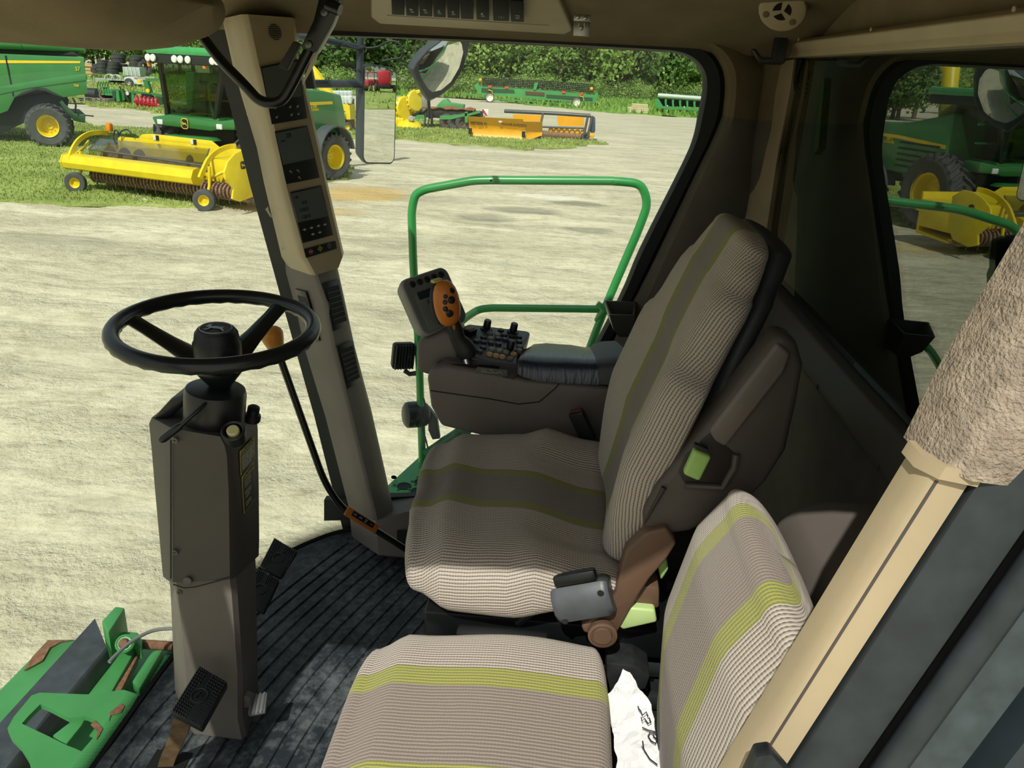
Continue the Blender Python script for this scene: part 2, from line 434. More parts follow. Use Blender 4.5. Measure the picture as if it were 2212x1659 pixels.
for i in range(4): m.text(('TEMPERED', 'AS2 M33', 'DOT 287', '43R-001')[i], .007, Tm @ Matrix.Translation((.022+.011*i, .0, 0)) @ Matrix.Rotation(-pi/2, 4, 'Z'))
ob('glass_mark', m, rubber, win2)
# tan frame: corner jamb and top rail
m = MB(); rows = []
for (a, b) in (((1643, 140), (1716, 128)), ((1636, 200), (1706, 200)), ((1622, 330), (1680, 330)), ((1608, 480), (1657, 490)), ((1600, 640), (1650, 640))):
    p = aX(*a, XB-.072); q = aX(*b, XB-.012)
    d = V((.06, .06, 0)); e = q-p
    rows.append([p, p+e*.14+V((-.010, 0, 0)), p+e*.2+V((.004, 0, 0)), p+e*.9+V((0, 0, 0)), q, q+d*.4, p+d])
m.loft(rows); struct('trim_5', m, tan_pl)
m = MB(); p1, p2 = aX(1690, 105, XB-.03), aX(2212, 12, XB-.03)
zt2 = p1.z+.0
m.ext([(XB-.03, .55, zt+.005), (XB-.03, .55, zt+.02), (XB-.04, .55, zt+.035), (XB-.04, .55, zt2+.01), (XB-.02, .55, zt2+.02), (XB+.05, .55, zt2+.02), (XB+.05, .55, zt+.005)], (0, 1.92, 0), .004)
for y in (1.2, 1.75, 2.3): m.lathe([(.004, 0), (.0035, .002)], (XB-.041, y, zt+.045), (-1, 0, 0), 10)
struct('trim_6', m, tan_pl)
m = MB(); m.ext([(XB+.02, .5, zt), (XB+.06, .5, zt), (XB+.06, .5, 3.5), (XB+.02, .5, 3.5)], (0, 2.0, 0)); struct('wall_rear_upper', m, liner)

# near door posts (left side): the rear one is in view, the front one only throws its shadow
def x0z(z): return .216+(z-2.585)*.2975
def post_strip(sec, z0, z1, n=6):
    mm = MB(); mm.loft([[(x0z(z0+(z1-z0)*k/n)+dx, dy, z0+(z1-z0)*k/n) for dx, dy in sec] for k in range(n+1)]); return mm
ZC = 2.905
t = struct('door_1', post_strip([(0, .66), (0, .636), (.004, .622), (.007, .619), (.010, .617), (.031, .612), (.034, .62), (.034, .66)], 2.2, ZC), tan_pl)
m = post_strip([(.0075, .621), (.0082, .6175), (.0102, .6165), (.011, .621)], 2.2, ZC-.004); ob('crease_line', m, dbrown_pl, t)
m = post_strip([(-.006, .66), (-.006, .632), (.006, .612), (.033, .603), (.036, .66)], ZC, ZC+.012, 1); ob('strip_cap', m, tan_pl, t)
m = MB(); rows = []
for k in range(8):
    z = ZC+.006+.5*k/7; x = x0z(z); g = .006*min(1, k)
    rows.append([(x+.0-g, .68, z), (x-g, .645, z), (x+.008-g, .618-g, z), (x+.025, .600-g, z), (x+.050+.012*min(k, 2), .597-g, z), (x+.060+.012*min(k, 2), .62, z), (x+.06, .68, z)])
m.loft(rows); ob('carpet_sleeve', m, fuzz, t)
seal_m = M('seal_rubber', '2b3236', .5, var=.25, vs=25)
m = post_strip([(.034, .66), (.034, .606), (.045, .598), (.085, .598), (.092, .606), (.092, .66)], 2.2, 3.35); ob('inner_seal', m, seal_m, t)
m = MB(); m.tube([(x0z(z)+.106, .592, z) for z in (2.2, 2.6, 3.0, 3.4)], .013, 10); ob('bulb_seal', m, seal_m, t)
m = post_strip([(.12, .64), (.12, .603), (.13, .597), (.17, .595), (.18, .605), (.18, .64)], 2.2, 3.35); ob('outer_flange', m, M('grey_black_trim', '3c464a', .5, var=.3, vs=30), t)
m = post_strip([(.19, .62), (.19, .58), (.215, .555), (.26, .55), (.30, .575), (.45, .59), (.45, .64)], 2.2, 3.35); ob('door_edge', m, M('door_paint', '333d42', .45, var=.25, vs=12), t)
m = MB(); m.ext([(.235, .64, FZ-.1), (.62, .64, FZ-.1), (.62, .64, 3.45), (.50, .64, 3.45), (x0z(2.2)+.03, .64, 2.2)], (0, .03, 0)); struct('wall_left', m, dbrown_pl)
m = MB(); m.ext([(-.80, .60, FZ-.05), (-.685, .60, FZ-.05), (-.925, .60, 3.42), (-1.04, .60, 3.42)], (0, .07, 0)); struct('trim_7', m, black_pl)
# striker of the door latch, bottom right
pst = aY(1648, 1640, .585)
t = thing('door_latch', 'black latch striker at the foot of the tan door post', 'latch', tuple(pst))
T = frame(pst, (.95, 0, .3), (-.3, 0, .95))
m = MB(); m.ext([T @ V(p) for p in [(-.03, -.05, 0), (.02, -.05, 0), (.022, -.01, 0), (.008, .022, 0), (-.006, .022, 0), (-.022, -.008, 0)]], T.to_3x3() @ V((0, 0, .018)), .003); ob('plate', m, M('worn_black_steel', '2b3033', .4, .3, var=.4, vs=60), t)
m = MB(); m.lathe([(.008, 0), (.008, .004), (.005, .005)], T @ V((-.002, -.012, .018)), T.to_3x3() @ V((0, 0, 1)), 14); ob('bolt', m, steel, t)
m = MB(); m.tube([T @ V(p) for p in [(-.035, -.03, .01), (-.06, -.035, .012), (-.065, -.06, .01)]], .009, 8); ob('loop', m, black_steel, t)

# black corner post behind the instrument pillar
m = MB(); rows = []
for (x, y) in ((447, 62), (472, 142), (500, 241), (540, 400), (610, 655), (679, 900), (738, 1134), (745, 1160)):
    p = aY(x, y, 2.45); rows.append([p, p+V((.11, -.02, 0)), p+V((.11, .03, 0)), p+V((0, .04, 0))])
m.loft(rows); struct('trim_8', m, rubber)

# ---------------------------------------------------------------- instrument pillar
def pil(rows, YL, YC, YR, mat, name, parent, push=.05, rnd=.10):
    m = MB(); rr = []
    for l, c, r in rows:
        L, C, R = aY(*l, YL), aY(*c, YC), aY(*r, YR)
        rr.append([L+V((.0, push, 0)), L, L*.5+C*.5, C+(L-C)*rnd, C*.92+(L+R)*.04, C+(R-C)*rnd, C*.5+R*.5, R, R+V((-.01, push, 0))])
    m.loft(rr); return ob(name, m, mat, parent)
pillar = thing('instrument_pillar', 'tan and brown front corner pillar carrying the displays and air vents', 'instrument pillar', tuple(aY(800, 1190, 2.28)))
Hr = [((480, 40), (525, 30), (632, 38)), ((503, 142), (551, 145), (641, 128)), ((521, 205), (569, 210), (661, 208)), ((555, 320), (596, 335), (686, 315)), ((570, 394), (609, 403), (702, 392)),
      ((608, 554), (649, 549), (740, 555)), ((622, 577), (677, 596), (731, 579))]
housing = pil(Hr, 2.37, 2.20, 2.31, tan_pl, 'display_housing', pillar)
Lr = [((616, 570), (678, 585), (724, 572)), ((618, 590), (684, 600), (727, 590)), ((638, 662), (704, 655), (743, 662)), ((660, 760), (723, 760), (764, 760)), ((703, 900), (758, 900), (801, 900)), ((753, 1095), (808, 1105), (846, 1100)), ((758, 1118), (812, 1130), (852, 1122))]
lower = pil(Lr, 2.375, 2.235, 2.325, brown_pl, 'lower_cover', pillar)
bq = [aY(755, 1108, 2.36), aY(812, 1125, 2.235), aY(880, 1105, 2.25), aY(955, 1110, 2.28)]
bb = [aY(760, 1160, 2.36), aY(818, 1199, 2.20), aY(880, 1203, 2.22), aY(960, 1200, 2.28)]
m = MB(); m.loft([[p for p in bb]+[bb[3]+V((0, .14, 0)), bb[0]+V((0, .06, 0))], [p for p in bq]+[bq[3]+V((0, .14, 0)), bq[0]+V((0, .06, 0))]]); ob('foot_cover', m, brown_pl, pillar)
m = MB(); m.ext([aY(858, 1145, 2.226), aY(880, 1145, 2.226), aY(880, 1180, 2.226), aY(858, 1178, 2.226)], (0, -.004, 0)); ob('foot_slot', m, black_pl, pillar)
# frame of the display face
Pa, Pb, Pc = aY(574, 229, 2.195), aY(649, 549, 2.195), aY(702, 392, 2.305)
nF = (Pc-Pa).cross(Pb-Pa).normalized()
if nF.y > 0: nF = -nF
def onp(x, y, p0, n, lift=0.0):
    d = ray(x, y); return CP+d*((p0-CP).dot(n)/d.dot(n))+n*lift
def faceq(pts, p0, n, lift, th): 
    return [onp(x, y, p0, n, lift) for x, y in pts], n*th
screen_m = M('lcd_dark', '59635f', .35, var=.06); icon_m = M('icon_print', 'b9bcb4', .5, var=0); lcdseg = M('lcd_segment', '101515', .4, var=0)
disp = [('display_panel', [(561, 144), (642, 128), (662, 256), (586, 269)], [(564, 148), (640, 133), (650, 208), (577, 217)]),
        ('display_panel', [(592, 284), (662, 271), (689, 384), (617, 398)], [(594, 288), (660, 275), (677, 342), (610, 356)]),
        ('display_panel', [(625, 415), (692, 400), (718, 508), (652, 525)], [(627, 418), (690, 404), (707, 467), (641, 481)])]
def txt_at(m, s, px, py, size, p0, n, xd, lift=.0035):
    o = onp(px, py, p0, n, lift); y = n.cross(xd); m.text(s, size, frame(o, xd, y), .0002)
xF = (onp(723, 520, Pa, nF)-onp(655, 538, Pa, nF)).normalized(); yF = nF.cross(xF).normalized()
yF = yF if yF.z > 0 else -yF
dps = []
for nm, q, sq in disp:
    m = MB(); a, v = faceq(q, Pa, nF, .001, .003); m.ext(a, v, .001); d = ob(nm, m, black_pl, pillar); dps.append(d)
    m = MB(); a, v = faceq(sq, Pa, nF, .004, .0006); m.ext(a, v); ob('lcd_screen', m, screen_m, d)
def FT(px, py, lift=.0055): return frame(onp(px, py, Pa, nF, lift), xF, yF)
m = MB()
for px, py in ((593, 233), (596, 253), (625, 231), (641, 230), (628, 248), (643, 246)):
    T = FT(px, py, .0042); m.poly2([(-.004, -.003), (.001, -.003), (.004, .003), (.002, .0035), (0, -.001), (-.003, .002)], T)
ob('warning_icon', m, icon_m, dps[0])
m = MB(); m.text('28', .017, FT(621, 293), .0002)
for dx in (0, .005, .010): m.poly2([(dx-.012, .002), (dx-.008, .002), (dx-.007, -.001), (dx-.012, 0)], FT(612, 305))
ob('lcd_digits', m, lcdseg, dps[1])
m = MB()
for px, py in ((625, 371), (641, 369), (644, 384)): m.poly2([(-.003, .003), (.003, .003), (0, -.003)], FT(px, py, .0042)); m.poly2([(.003, -.005), (.005, -.005), (.005, .0), (.004, 0)], FT(px, py, .0042))
ob('warning_icon', m, icon_m, dps[1])
m = MB(); m.text('0.0', .014, FT(655, 437), .0002); m.text('120.0', .014, FT(654, 453), .0002); m.text('120.0', .014, FT(659, 468), .0002); m.poly2([(-.006, .0), (.006, .004), (.007, -.003)], FT(637, 427))
ob('lcd_digits', m, lcdseg, dps[2])
m = MB()
for px, py in ((656, 496), (671, 492), (686, 488), (700, 485), (674, 506), (689, 502)): 
    T = FT(px, py, .0042); m.poly2([(x*.004, y*.0032) for x, y in disc(1, 8)], T); m.poly2([(-.006, .001), (-.006, -.001), (.006, -.001), (.006, .001)], T)
ob('warning_icon', m, icon_m, dps[2])
m = MB(); a, v = faceq([(655, 538), (723, 520), (727, 537), (660, 557)], Pa, nF, .001, .002); m.ext(a, v, .0008); strip = ob('warning_strip', m, black_pl, pillar)
T = FT(670, 544, .0032); m = MB(); m.poly2([(x*.0085, y*.0085) for x, y in [(cos(pi/8+pi/4*k), sin(pi/8+pi/4*k)) for k in range(8)]], T); st_ = ob('stop_light', m, M('red_lens', '8c3a3c', .4, var=0), strip)
m = MB(); m.text('STOP', .0055, T @ Matrix.Translation((0, 0, .0006))); ob('lettering', m, icon_m, st_)
T = FT(690, 537, .0032); m = MB(); m.poly2([(.0095, 0), (0, .0095), (-.0095, 0), (0, -.0095)], T); st_ = ob('caution_light', m, M('yellow_lens', '8f8a3e', .4, var=0), strip)
m = MB(); m.text('!', .012, T @ Matrix.Translation((0, 0, .0006))); ob('lettering', m, lcdseg, st_)
T = FT(710, 531, .0032); m = MB(); m.poly2([(x*.008, y*.008) for x, y in disc(1, 16)], T); st_ = ob('info_light', m, M('grey_lens', '565c58', .4, var=0), strip)
m = MB(); m.text('i', .012, T @ Matrix.Translation((0, 0, .0006))); ob('lettering', m, lcdseg, st_)
# speaker grille of slots
m = MB(); T = FT(591, 70, .006)
m2 = MB(); m2.poly2([(x*.021, y*.021) for x, y in disc(1, 20)], FT(591, 70, -.012), .012)
for k in range(-4, 5):
    hw = sqrt(max(0, .02**2-(k*.0045)**2)); m.poly2([(-hw, k*.0045-.0013), (hw, k*.0045-.0013), (hw, k*.0045+.0013), (-hw, k*.0045+.0013)], T, .0006)
ob('speaker_grille', m, black_pl, pillar)
# screws on the left face
nL = (aY(574, 395, 2.37)-aY(609, 403, 2.2)).cross(aY(608, 554, 2.37)-aY(609, 403, 2.2)).normalized()
if nL.y > 0: nL = -nL
for px, py in ((494, 83), (536, 247), (575, 397), (612, 537)):
    p = onp(px, py, aY(609, 403, 2.2), nL, .002); m = MB(); m.lathe([(.004, 0), (.0035, .0015), (.0012, .0018)], p, nL, 10); ob('screw', m, steel, pillar)
# air vents
Va, Vb, Vc = aY(723, 760, 2.235), aY(758, 900, 2.235), aY(801, 900, 2.325)
nR = (Vc-Va).cross(Vb-Va).normalized(); nR = nR if nR.y < 0 else -nR
Wc = aY(703, 900, 2.375); nW = (Wc-Va).cross(Vb-Va).normalized(); nW = nW if nW.y < 0 else -nW
def vent(q, n, lab):
    c = [onp(x, y, Va, n, .001) for x, y in q]; m = MB(); m.ext(c, n*.006, .0015); v = ob('air_vent', m, black_pl, pillar)
    cc = sum(c, V((0, 0, 0)))/4; ins = [cc+(p-cc)*.78+n*.006 for p in c]
    m = MB(); m.ext(ins, n*.0006); ob('vent_opening', m, M('vent_black', '070808', .7, var=0), v)
    m = MB()
    for k in range(1, 7):
        s = k/7; a = ins[0]*(1-s)+ins[3]*s; b = ins[1]*(1-s)+ins[2]*s; m.tube([a+n*.001, b+n*.001], .0016, 6)
    ob('vent_slats', m, M('slat_black', '24282a', .45, var=.1), v)
vent([(641, 623), (664, 629), (694, 735), (672, 740)], nW, '')
vent([(694, 612), (728, 603), (751, 702), (716, 716)], nR, '')
vent([(723, 748), (759, 735), (779, 823), (746, 841)], nR, '')
# torn scrap of paper tape on the pillar edge
m = MB(); q = [aY(573, 452, 2.355), aY(579, 446, 2.355), aY(581, 455, 2.35), aY(587, 468, 2.345), aY(585, 470, 2.35)]; m.ext(q, (0, -.001, 0)); ob('tape_scrap', m, M('torn_paper', 'b3ac92', .8), pillar)
# ================================================================ SEATS
def fabric(name, c0, band, hw, gw, per=.0066, dark=.85, lightc='cbb9a2', midc='9a8a7b', greenc='b3b25c', darkc='59514c'):
    """ribbed moquette: ribs run along the sheet (v); colour bands across it (u, metres from the centre line c0)"""
    m, t, p = nodes(name)
    uvn = N(t, 'UVMap'); sp = N(t, 'SeparateXYZ'); t.links.new(uvn.outputs[0], sp.inputs[0]); u, v = sp.outputs[0], sp.outputs[1]
    wob = noisen(t, 26, 2); u2 = mathn(t, 'MULTIPLY_ADD', wob, .0035, u)
    a = mathn(t, 'ABSOLUTE', mathn(t, 'SUBTRACT', u2, c0))
    sc = mathn(t, 'DIVIDE', a, .6)
    col = ramp(t, sc, [(0, lin(midc)), ((hw)/.6, lin(greenc)), ((hw+gw)/.6, lin(lightc))], 'CONSTANT')
    rib = mathn(t, 'SINE', mathn(t, 'MULTIPLY', u2, 2*pi/per))
    vr = mathn(t, 'SINE', mathn(t, 'MULTIPLY_ADD', v, 2*pi/.0052, mathn(t, 'MULTIPLY', rib, .6)))
    pat = mathn(t, 'MULTIPLY_ADD', vr, .22, mathn(t, 'MULTIPLY', rib, .85))
    line = ramp(t, mathn(t, 'MULTIPLY_ADD', pat, .5, .5), [(.0, (1, 1, 1, 1)), (.16, (1, 1, 1, 1)), (.40, (0, 0, 0, 1))])
    inb = mathn(t, 'GREATER_THAN', a, hw+gw); amt = mathn(t, 'MULTIPLY_ADD', inb, dark*.45, dark*.5)
    fac = mathn(t, 'MULTIPLY', line, amt)
    base = mixc(t, fac, col, lin(darkc))
    n = noisen(t, 160, 3); base = mixc(t, mathn(t, 'MULTIPLY', n, .18), base, lin(darkc))
    t.links.new(base, p.inputs['Base Color']); p.inputs['Roughness'].default_value = 1; p.inputs['Specular IOR Level'].default_value = .08
    p.inputs['Sheen Weight'].default_value = .15
    bump(t, mathn(t, 'MULTIPLY_ADD', n, .5, pat), .55, .0012, p)
    return m
fab_op = fabric('seat_moquette', 0.0, 0, .052, .028, lightc='c2b8ab', midc='898179', greenc='8b8d4c')
fab_bd = fabric('buddy_moquette', 0.0, 0, .078, .045, per=.0068, lightc='cbc0b2', midc='9c9085', greenc='a9ab58')

def se(a, n):   # superellipse direction
    c, s = cos(a), sin(a)
    return (abs(c)**(2/n)*(1 if c >= 0 else -1), abs(s)**(2/n)*(1 if s >= 0 else -1))
def interp(tab, s):
    for (a, x), (b, y) in zip(tab, tab[1:]):
        if s <= b:
            k = (s-a)/(b-a); k = k*k*(3-2*k)
            return [p+(q-p)*k for p, q in zip(x, y)] if hasattr(x, '__len__') else x+(y-x)*k
    return tab[-1][1]

# ---- operator seat
seat = thing('operator_seat', 'tall striped operator seat with brown side shell behind the steering column', 'seat', (.0, 1.5, FZ))
def cushion(xs, yc, hw_t, zt_t, zb_t, dish, nu=56, npow=3.2, bol=0.0):
    rings = []
    for x in xs:
        hw, zt, zb = interp(hw_t, x), interp(zt_t, x), interp(zb_t, x); r = []
        for j in range(nu):
            a = -pi/2+2*pi*j/nu; c, s = se(a, npow)
            y = yc+hw*c; z = (zt+zb)/2+(zt-zb)/2*s
            k = abs(c)
            if s > 0: z -= dish*(1-k**2)*s*min(1, max(0, (x-xs[0])/.12)) - bol*max(0, k-.45)*s
            r.append((x, y, z))
        rings.append(r)
    return rings
def nose(rings, n=5, depth=.03):
    """rounded closing of the first and last ring"""
    def cap(r, d):
        c = sum((V(p) for p in r), V((0, 0, 0)))/len(r); out = []
        for k in range(1, n+3):
            a = pi/2*k/(n+2); out.append([c+(V(p)-c)*max(.04, cos(a)**.5)+d*sin(a) for p in r])
        return out
    d0 = (V(rings[0][0])-V(rings[1][0])).normalized()*depth; d1 = (V(rings[-1][0])-V(rings[-2][0])).normalized()*depth
    return cap(rings[0], d0)[::-1]+[list(r) for r in rings]+cap(rings[-1], d1)
xs = [-.262+.018*i for i in range(26)]
rg = cushion(xs, 1.50, [(-.262, .262), (-.20, .292), (-.05, .304), (.1, .29), (.2, .27)], [(-.262, 2.366), (-.20, 2.402), (-.05, 2.410), (.1, 2.376), (.2, 2.355)],
             [(-.262, 2.262), (-.18, 2.228), (-.05, 2.232), (.05, 2.262), (.2, 2.27)], .030, npow=3.0, bol=.02)
# the front edge is scooped in the middle and the side wings swell backwards of x=-.02
for r in rg:
    for j, (x, y, z) in enumerate(r):
        k = abs(y-1.5)/.27
        sc = max(0, 1-k*2.2)*max(0, (-.14-x)/.12); x2 = x+.018*sc+.030*max(0, min(1, (1.47-y)/.18))*max(0, min(1, (-.02-x)/.2))
        if z > 2.33 and x > -.06: z += .016*(1.4 if y > 1.5 else 1)*max(0, k-.62)/.38*min(1, (x+.06)/.05)-.010*max(0, 1-abs(k-.58)/.12)*min(1, (x+.06)/.06)
        r[j] = (x2, y, z)
m = MB(); m.loft(nose(rg, 5, .03), uv=True, mid=28); ob('cushion', m, fab_op, seat, 60)
# backrest: cross-sections along its length
def backrest(zs_, axis, width, thick, wing, yc, nu=60, npow=2.7, dishk=.5):
    rings = []
    for i, s in enumerate(zs_):
        c = V(interp(axis, s)); c2 = V(interp(axis, min(1, s+.02))); c1 = V(interp(axis, max(0, s-.02)))
        tdir = (c2-c1).normalized(); nrm = V((-tdir.z, 0, tdir.x))   # out of the front face (towards -x)
        hw, th, wg = interp(width, s), interp(thick, s), interp(wing, s); r = []
        for j in range(nu):
            a = -pi/2+2*pi*j/nu; ca, sa = se(a, npow)
            k = abs(ca); d = th*.5*sa
            if sa > 0: d += wg*(k**2.2)*sa-wg*.35*(1-k**2)*sa
            else: d += wg*.55*k**2*-sa
            r.append(c+V((0, yc-1.5+hw*ca, 0))+nrm*d)
        rings.append(r)
    return rings
ax = [(0, (.162, 1.5, 2.385)), (.3, (.190, 1.5, 2.56)), (.6, (.243, 1.5, 2.73)), (.85, (.293, 1.5, 2.87)), (1, (.315, 1.5, 2.928))]
rg = backrest([i/22 for i in range(23)], ax, [(0, .245), (.25, .27), (.5, .268), (.75, .225), (.9, .195), (1, .165)], [(0, .10), (.3, .11), (.7, .10), (1, .075)], [(0, .035), (.2, .062), (.5, .060), (.72, .028), (.85, .008), (1, .0)], 1.5)
m = MB(); m.loft(nose(rg, 5, .03), uv=True, mid=30); ob('backrest', m, fab_op, seat, 60)
# black rear shell of the backrest
rg = backrest([.12+.86*i/14 for i in range(15)], [(s, (x+.046, y, z+.008)) for s, (x, y, z) in ax], [(0, .24), (.5, .24), (.75, .205), (.9, .178), (1, .155)], [(0, .06), (1, .052)], [(0, .0), (1, 0)], 1.5, npow=3.2)
m = MB(); m.loft(nose(rg, 4, .015)); ob('rear_shell', m, rubber, seat, 60)
# brown plastic side shell
shp = [(1683, 722), (1722, 735), (1738, 790), (1726, 860), (1700, 975), (1655, 1045), (1615, 1085), (1560, 1120), (1490, 1152), (1425, 1162), (1392, 1148), (1388, 1110), (1420, 1050), (1475, 985), (1540, 905), (1595, 835), (1640, 775)]
P = [aY(x, y, 1.215) for x, y in shp]
m = MB(); m.ext(P, (0, .07, 0), .014, 3); shell = ob('side_shell', m, dbrown_pl, seat)
cen = aY(1560, 960, 1.21)
m = MB(); q = [aY(x, y, 1.217) for x, y in [(1676, 735), (1705, 760), (1690, 800), (1565, 960), (1542, 948), (1530, 925)]]; m.ext(q, (0, -.012, 0), .008, 3); ob('shell_rib', m, brown_pl, seat)
q = [aY(x, y, 1.214) for x, y in [(1535, 935), (1590, 980), (1586, 1008), (1560, 1052), (1480, 1048), (1465, 1020), (1480, 985)]]
m = MB(); m.ext(q, (0, .004, 0), .003); ob('latch_recess', m, M('recess_black', '2a2522', .5), seat)
m = MB(); m.tube([p+V((0, -.002, 0)) for p in [V(q[i]) for i in range(1, 5)]], .006, 8); ob('recess_rim', m, dbrown_pl, seat)
q = [aY(x, y, 1.208) for x, y in [(1497, 962), (1534, 978), (1508, 1030), (1473, 1015)]]
lime = M('lime_plastic', '9cc46e', .45, var=.08)
m = MB(); m.ext(q, (0, -.018, 0), .005, 3); gh = ob('recline_handle', m, lime, seat)
m = MB(); m.ext([aY(x, y, 1.193) for x, y in [(1502, 960), (1531, 971), (1528, 978), (1500, 968)]], (0, .012, 0), .001); ob('handle_mouth', m, black_pl, gh)
m = MB(); m.tube([aY(x, y, 1.212) for x, y in [(1434, 1053), (1424, 1072), (1405, 1105), (1392, 1130)]], [.005, .004, .003, .002], 8); ob('shell_slot', m, M('recess_black', '2a2522', .5), seat)
# brown lever arm under the shell with its pivot, belt reel and green levers
arm = [(1395, 1150), (1440, 1140), (1462, 1175), (1440, 1210), (1405, 1250), (1378, 1290), (1345, 1350), (1325, 1380), (1260, 1368), (1255, 1352), (1300, 1325), (1330, 1280), (1340, 1230), (1352, 1190)]
tbrown = M('tan_brown_plastic', '644d3d', .5, bs=900, bstr=.2, bd=.0004)
m = MB(); m.ext([aY(x, y, 1.20) for x, y in arm], (0, .03, 0), .006, 3); ob('support_arm', m, tbrown, seat)
m = MB(); p = aY(1301, 1361, 1.197); m.lathe([(.024, -.0), (.026, .006), (.026, .016), (.021, .018), (.0205, .015), (.018, .015), (.016, .020), (.001, .020)], p, (0, -1, 0), 24); ob('pivot_cap', m, tbrown, seat)
m = MB(); m.ext([aY(x, y, 1.222) for x, y in [(1370, 1262), (1425, 1270), (1425, 1315), (1350, 1318)]], (0, .05, 0), .006); ob('slide_block', m, tbrown, seat)
m = MB(); m.ext([aY(x, y, 1.205) for x, y in [(1352, 1312), (1415, 1318), (1420, 1345), (1345, 1362), (1334, 1352)]], (0, .045, 0), .005, 3); ob('height_lever', m, M('pale_lime_plastic', 'b9d38c', .45, var=.08), seat)
m = MB(); m.ext([aY(x, y, 1.24) for x, y in [(1418, 1208), (1440, 1206), (1445, 1232), (1428, 1258)]], (0, .03, 0), .006, 3); ob('tilt_lever', m, lime, seat)
m = MB(); T = frame(aY(1262, 1292, 1.21), (.93, -.1, .36), (-.36, .25, .9))
reel = MB(); gp = M('grey_plastic', '4a4f53', .42, var=.15, vs=25)
sec = [(-.030, -.028), (-.036, -.008), (-.030, .020), (-.012, .034), (.022, .034), (.034, .018), (.034, -.012), (.022, -.030), (-.008, -.036)]
rows = []
for k, (xx, sc) in enumerate(((-.052, .86), (-.047, .97), (-.040, 1), (.040, 1), (.047, .97), (.052, .86))):
    rows.append([T @ V((xx, y*sc, z*sc)) for y, z in [(b, a) for a, b in sec]])
reel.loft(rows); rl = ob('belt_reel', reel, gp, seat)
m = MB(); 
for p in ((.040, .018, .0365), (-.038, -.026, .026)):
    m = MB(); m.lathe([(.006, 0), (.0055, .001), (.003, .0012)], T @ V(p), T.to_3x3() @ V((0, -.2, 1)), 12); ob('reel_screw', m, black_pl, rl)
m = MB(); T2 = T @ Matrix.Translation((-.002, .046, .016)); m.box((0, 0, 0), (.078, .022, .020), T2, .006); ob('belt_guide', m, black_steel, seat)
m = MB(); m.tube([aY(1195, 1300, 1.23), aY(1150, 1322, 1.24), aY(1120, 1345, 1.26)], .008, 8); ob('belt_tail', m, rubber, seat)
# suspension base under the cushion
m = MB(); m.b2((-.19, 1.30, FZ+.03), (.27, 1.72, 2.10), .02)
for k in range(5): m.b2((-.20, 1.285, FZ+.10+.08*k), (.28, 1.735, FZ+.14+.08*k), .015)
ob('suspension_bellows', m, rubber, seat)
m = MB(); m.b2((-.215, 1.26, 2.17), (.26, 1.74, 2.235), .008); m.b2((-.20, 1.30, 2.08), (.24, 1.70, 2.18), .004); m.b2((-.15, 1.245, 2.185), (.02, 1.262, 2.20)); ob('seat_pan', m, black_steel, seat)
m = MB(); m.b2((-.23, 1.27, FZ), (.30, 1.75, FZ+.045), .008); m.b2((-.28, 1.30, FZ), (.36, 1.34, FZ+.02), .004); ob('slide_rail', m, black_steel, seat)
# belt buckle on the far side
buck = MB(); T = frame(aY(1258, 920, 1.80), (-.45, -.1, .9), (.85, -.3, .3)); buck.box((0, 0, 0), (.085, .04, .02), T, .006); bk = ob('belt_buckle', buck, black_pl, seat)
m = MB(); m.box((.037, 0, .006), (.018, .030, .012), T, .003); ob('release_button', m, M('dim_red_plastic', '5e2420', .5), bk)
m = MB(); m.tube([T @ V((-.04, 0, 0)), T @ V((-.12, 0, -.01)), T @ V((-.17, .01, -.03))], .008, 8); ob('buckle_stalk', m, rubber, bk)

# ---- buddy seat (instructor seat) nearest the camera
bseat = thing('buddy_seat', 'low striped buddy seat nearest the door with lime bands, lit by the sun', 'seat', (0, .95, FZ))
YB = .955
xs = [-.278+.0165*i for i in range(24)]
rg = cushion(xs, YB, [(-.285, .225), (-.22, .25), (0, .262), (.13, .25)], [(-.285, 2.232), (-.22, 2.264), (-.05, 2.276), (.13, 2.268)], [(-.285, 2.14), (-.2, 2.115), (.13, 2.13)], .004, npow=3.4)
m = MB(); m.loft(nose(rg, 5, .028), uv=True, mid=28); ob('cushion', m, fab_bd, bseat, 60)
ax = [(0, (.250, YB, 2.20)), (.4, (.256, YB, 2.36)), (.75, (.284, YB, 2.50)), (1, (.312, YB, 2.568))]
rg = backrest([i/16 for i in range(17)], ax, [(0, .225), (.3, .242), (.7, .245), (1, .222)], [(0, .08), (.4, .11), (.8, .11), (1, .09)], [(0, 0), (.5, .002), (1, 0)], 1.515, npow=2.5)
m = MB(); m.loft(nose(rg, 6, .036), uv=True, mid=30); ob('backrest', m, fab_bd, bseat, 60)
m = MB(); m.b2((-.25, .76, FZ+.0), (.20, 1.16, 2.12), .02); ob('seat_box', m, rubber, bseat)
m = MB(); m.ext([aY(x, y, 1.20) for x, y in [(1310, 1432), (1370, 1438), (1405, 1460), (1395, 1490), (1310, 1500)]], (0, .08, 0), .004); ob('hinge_plate', m, M('worn_grey_steel', '3a3d3e', .4, .5, var=.3, vs=40), bseat)
# brown storage box behind the buddy seat
bx = thing('storage_box', 'brown storage box behind the buddy seat against the rear wall', 'box', (.50, 1.0, FZ))
m = MB(); prof = [(.40, FZ), (.385, 2.42), (.395, 2.50), (.425, 2.53), (.47, 2.545), (.595, 2.55), (.595, FZ)]
m.ext([(x, .70, z) for x, z in prof], (0, .56, 0), .03, 4); ob('moulded_shell', m, brown_pl, bx)
m = MB(); m.b2((.375, .72, 2.30), (.392, 1.23, 2.306)); ob('lid_seam', m, black_pl, bx)
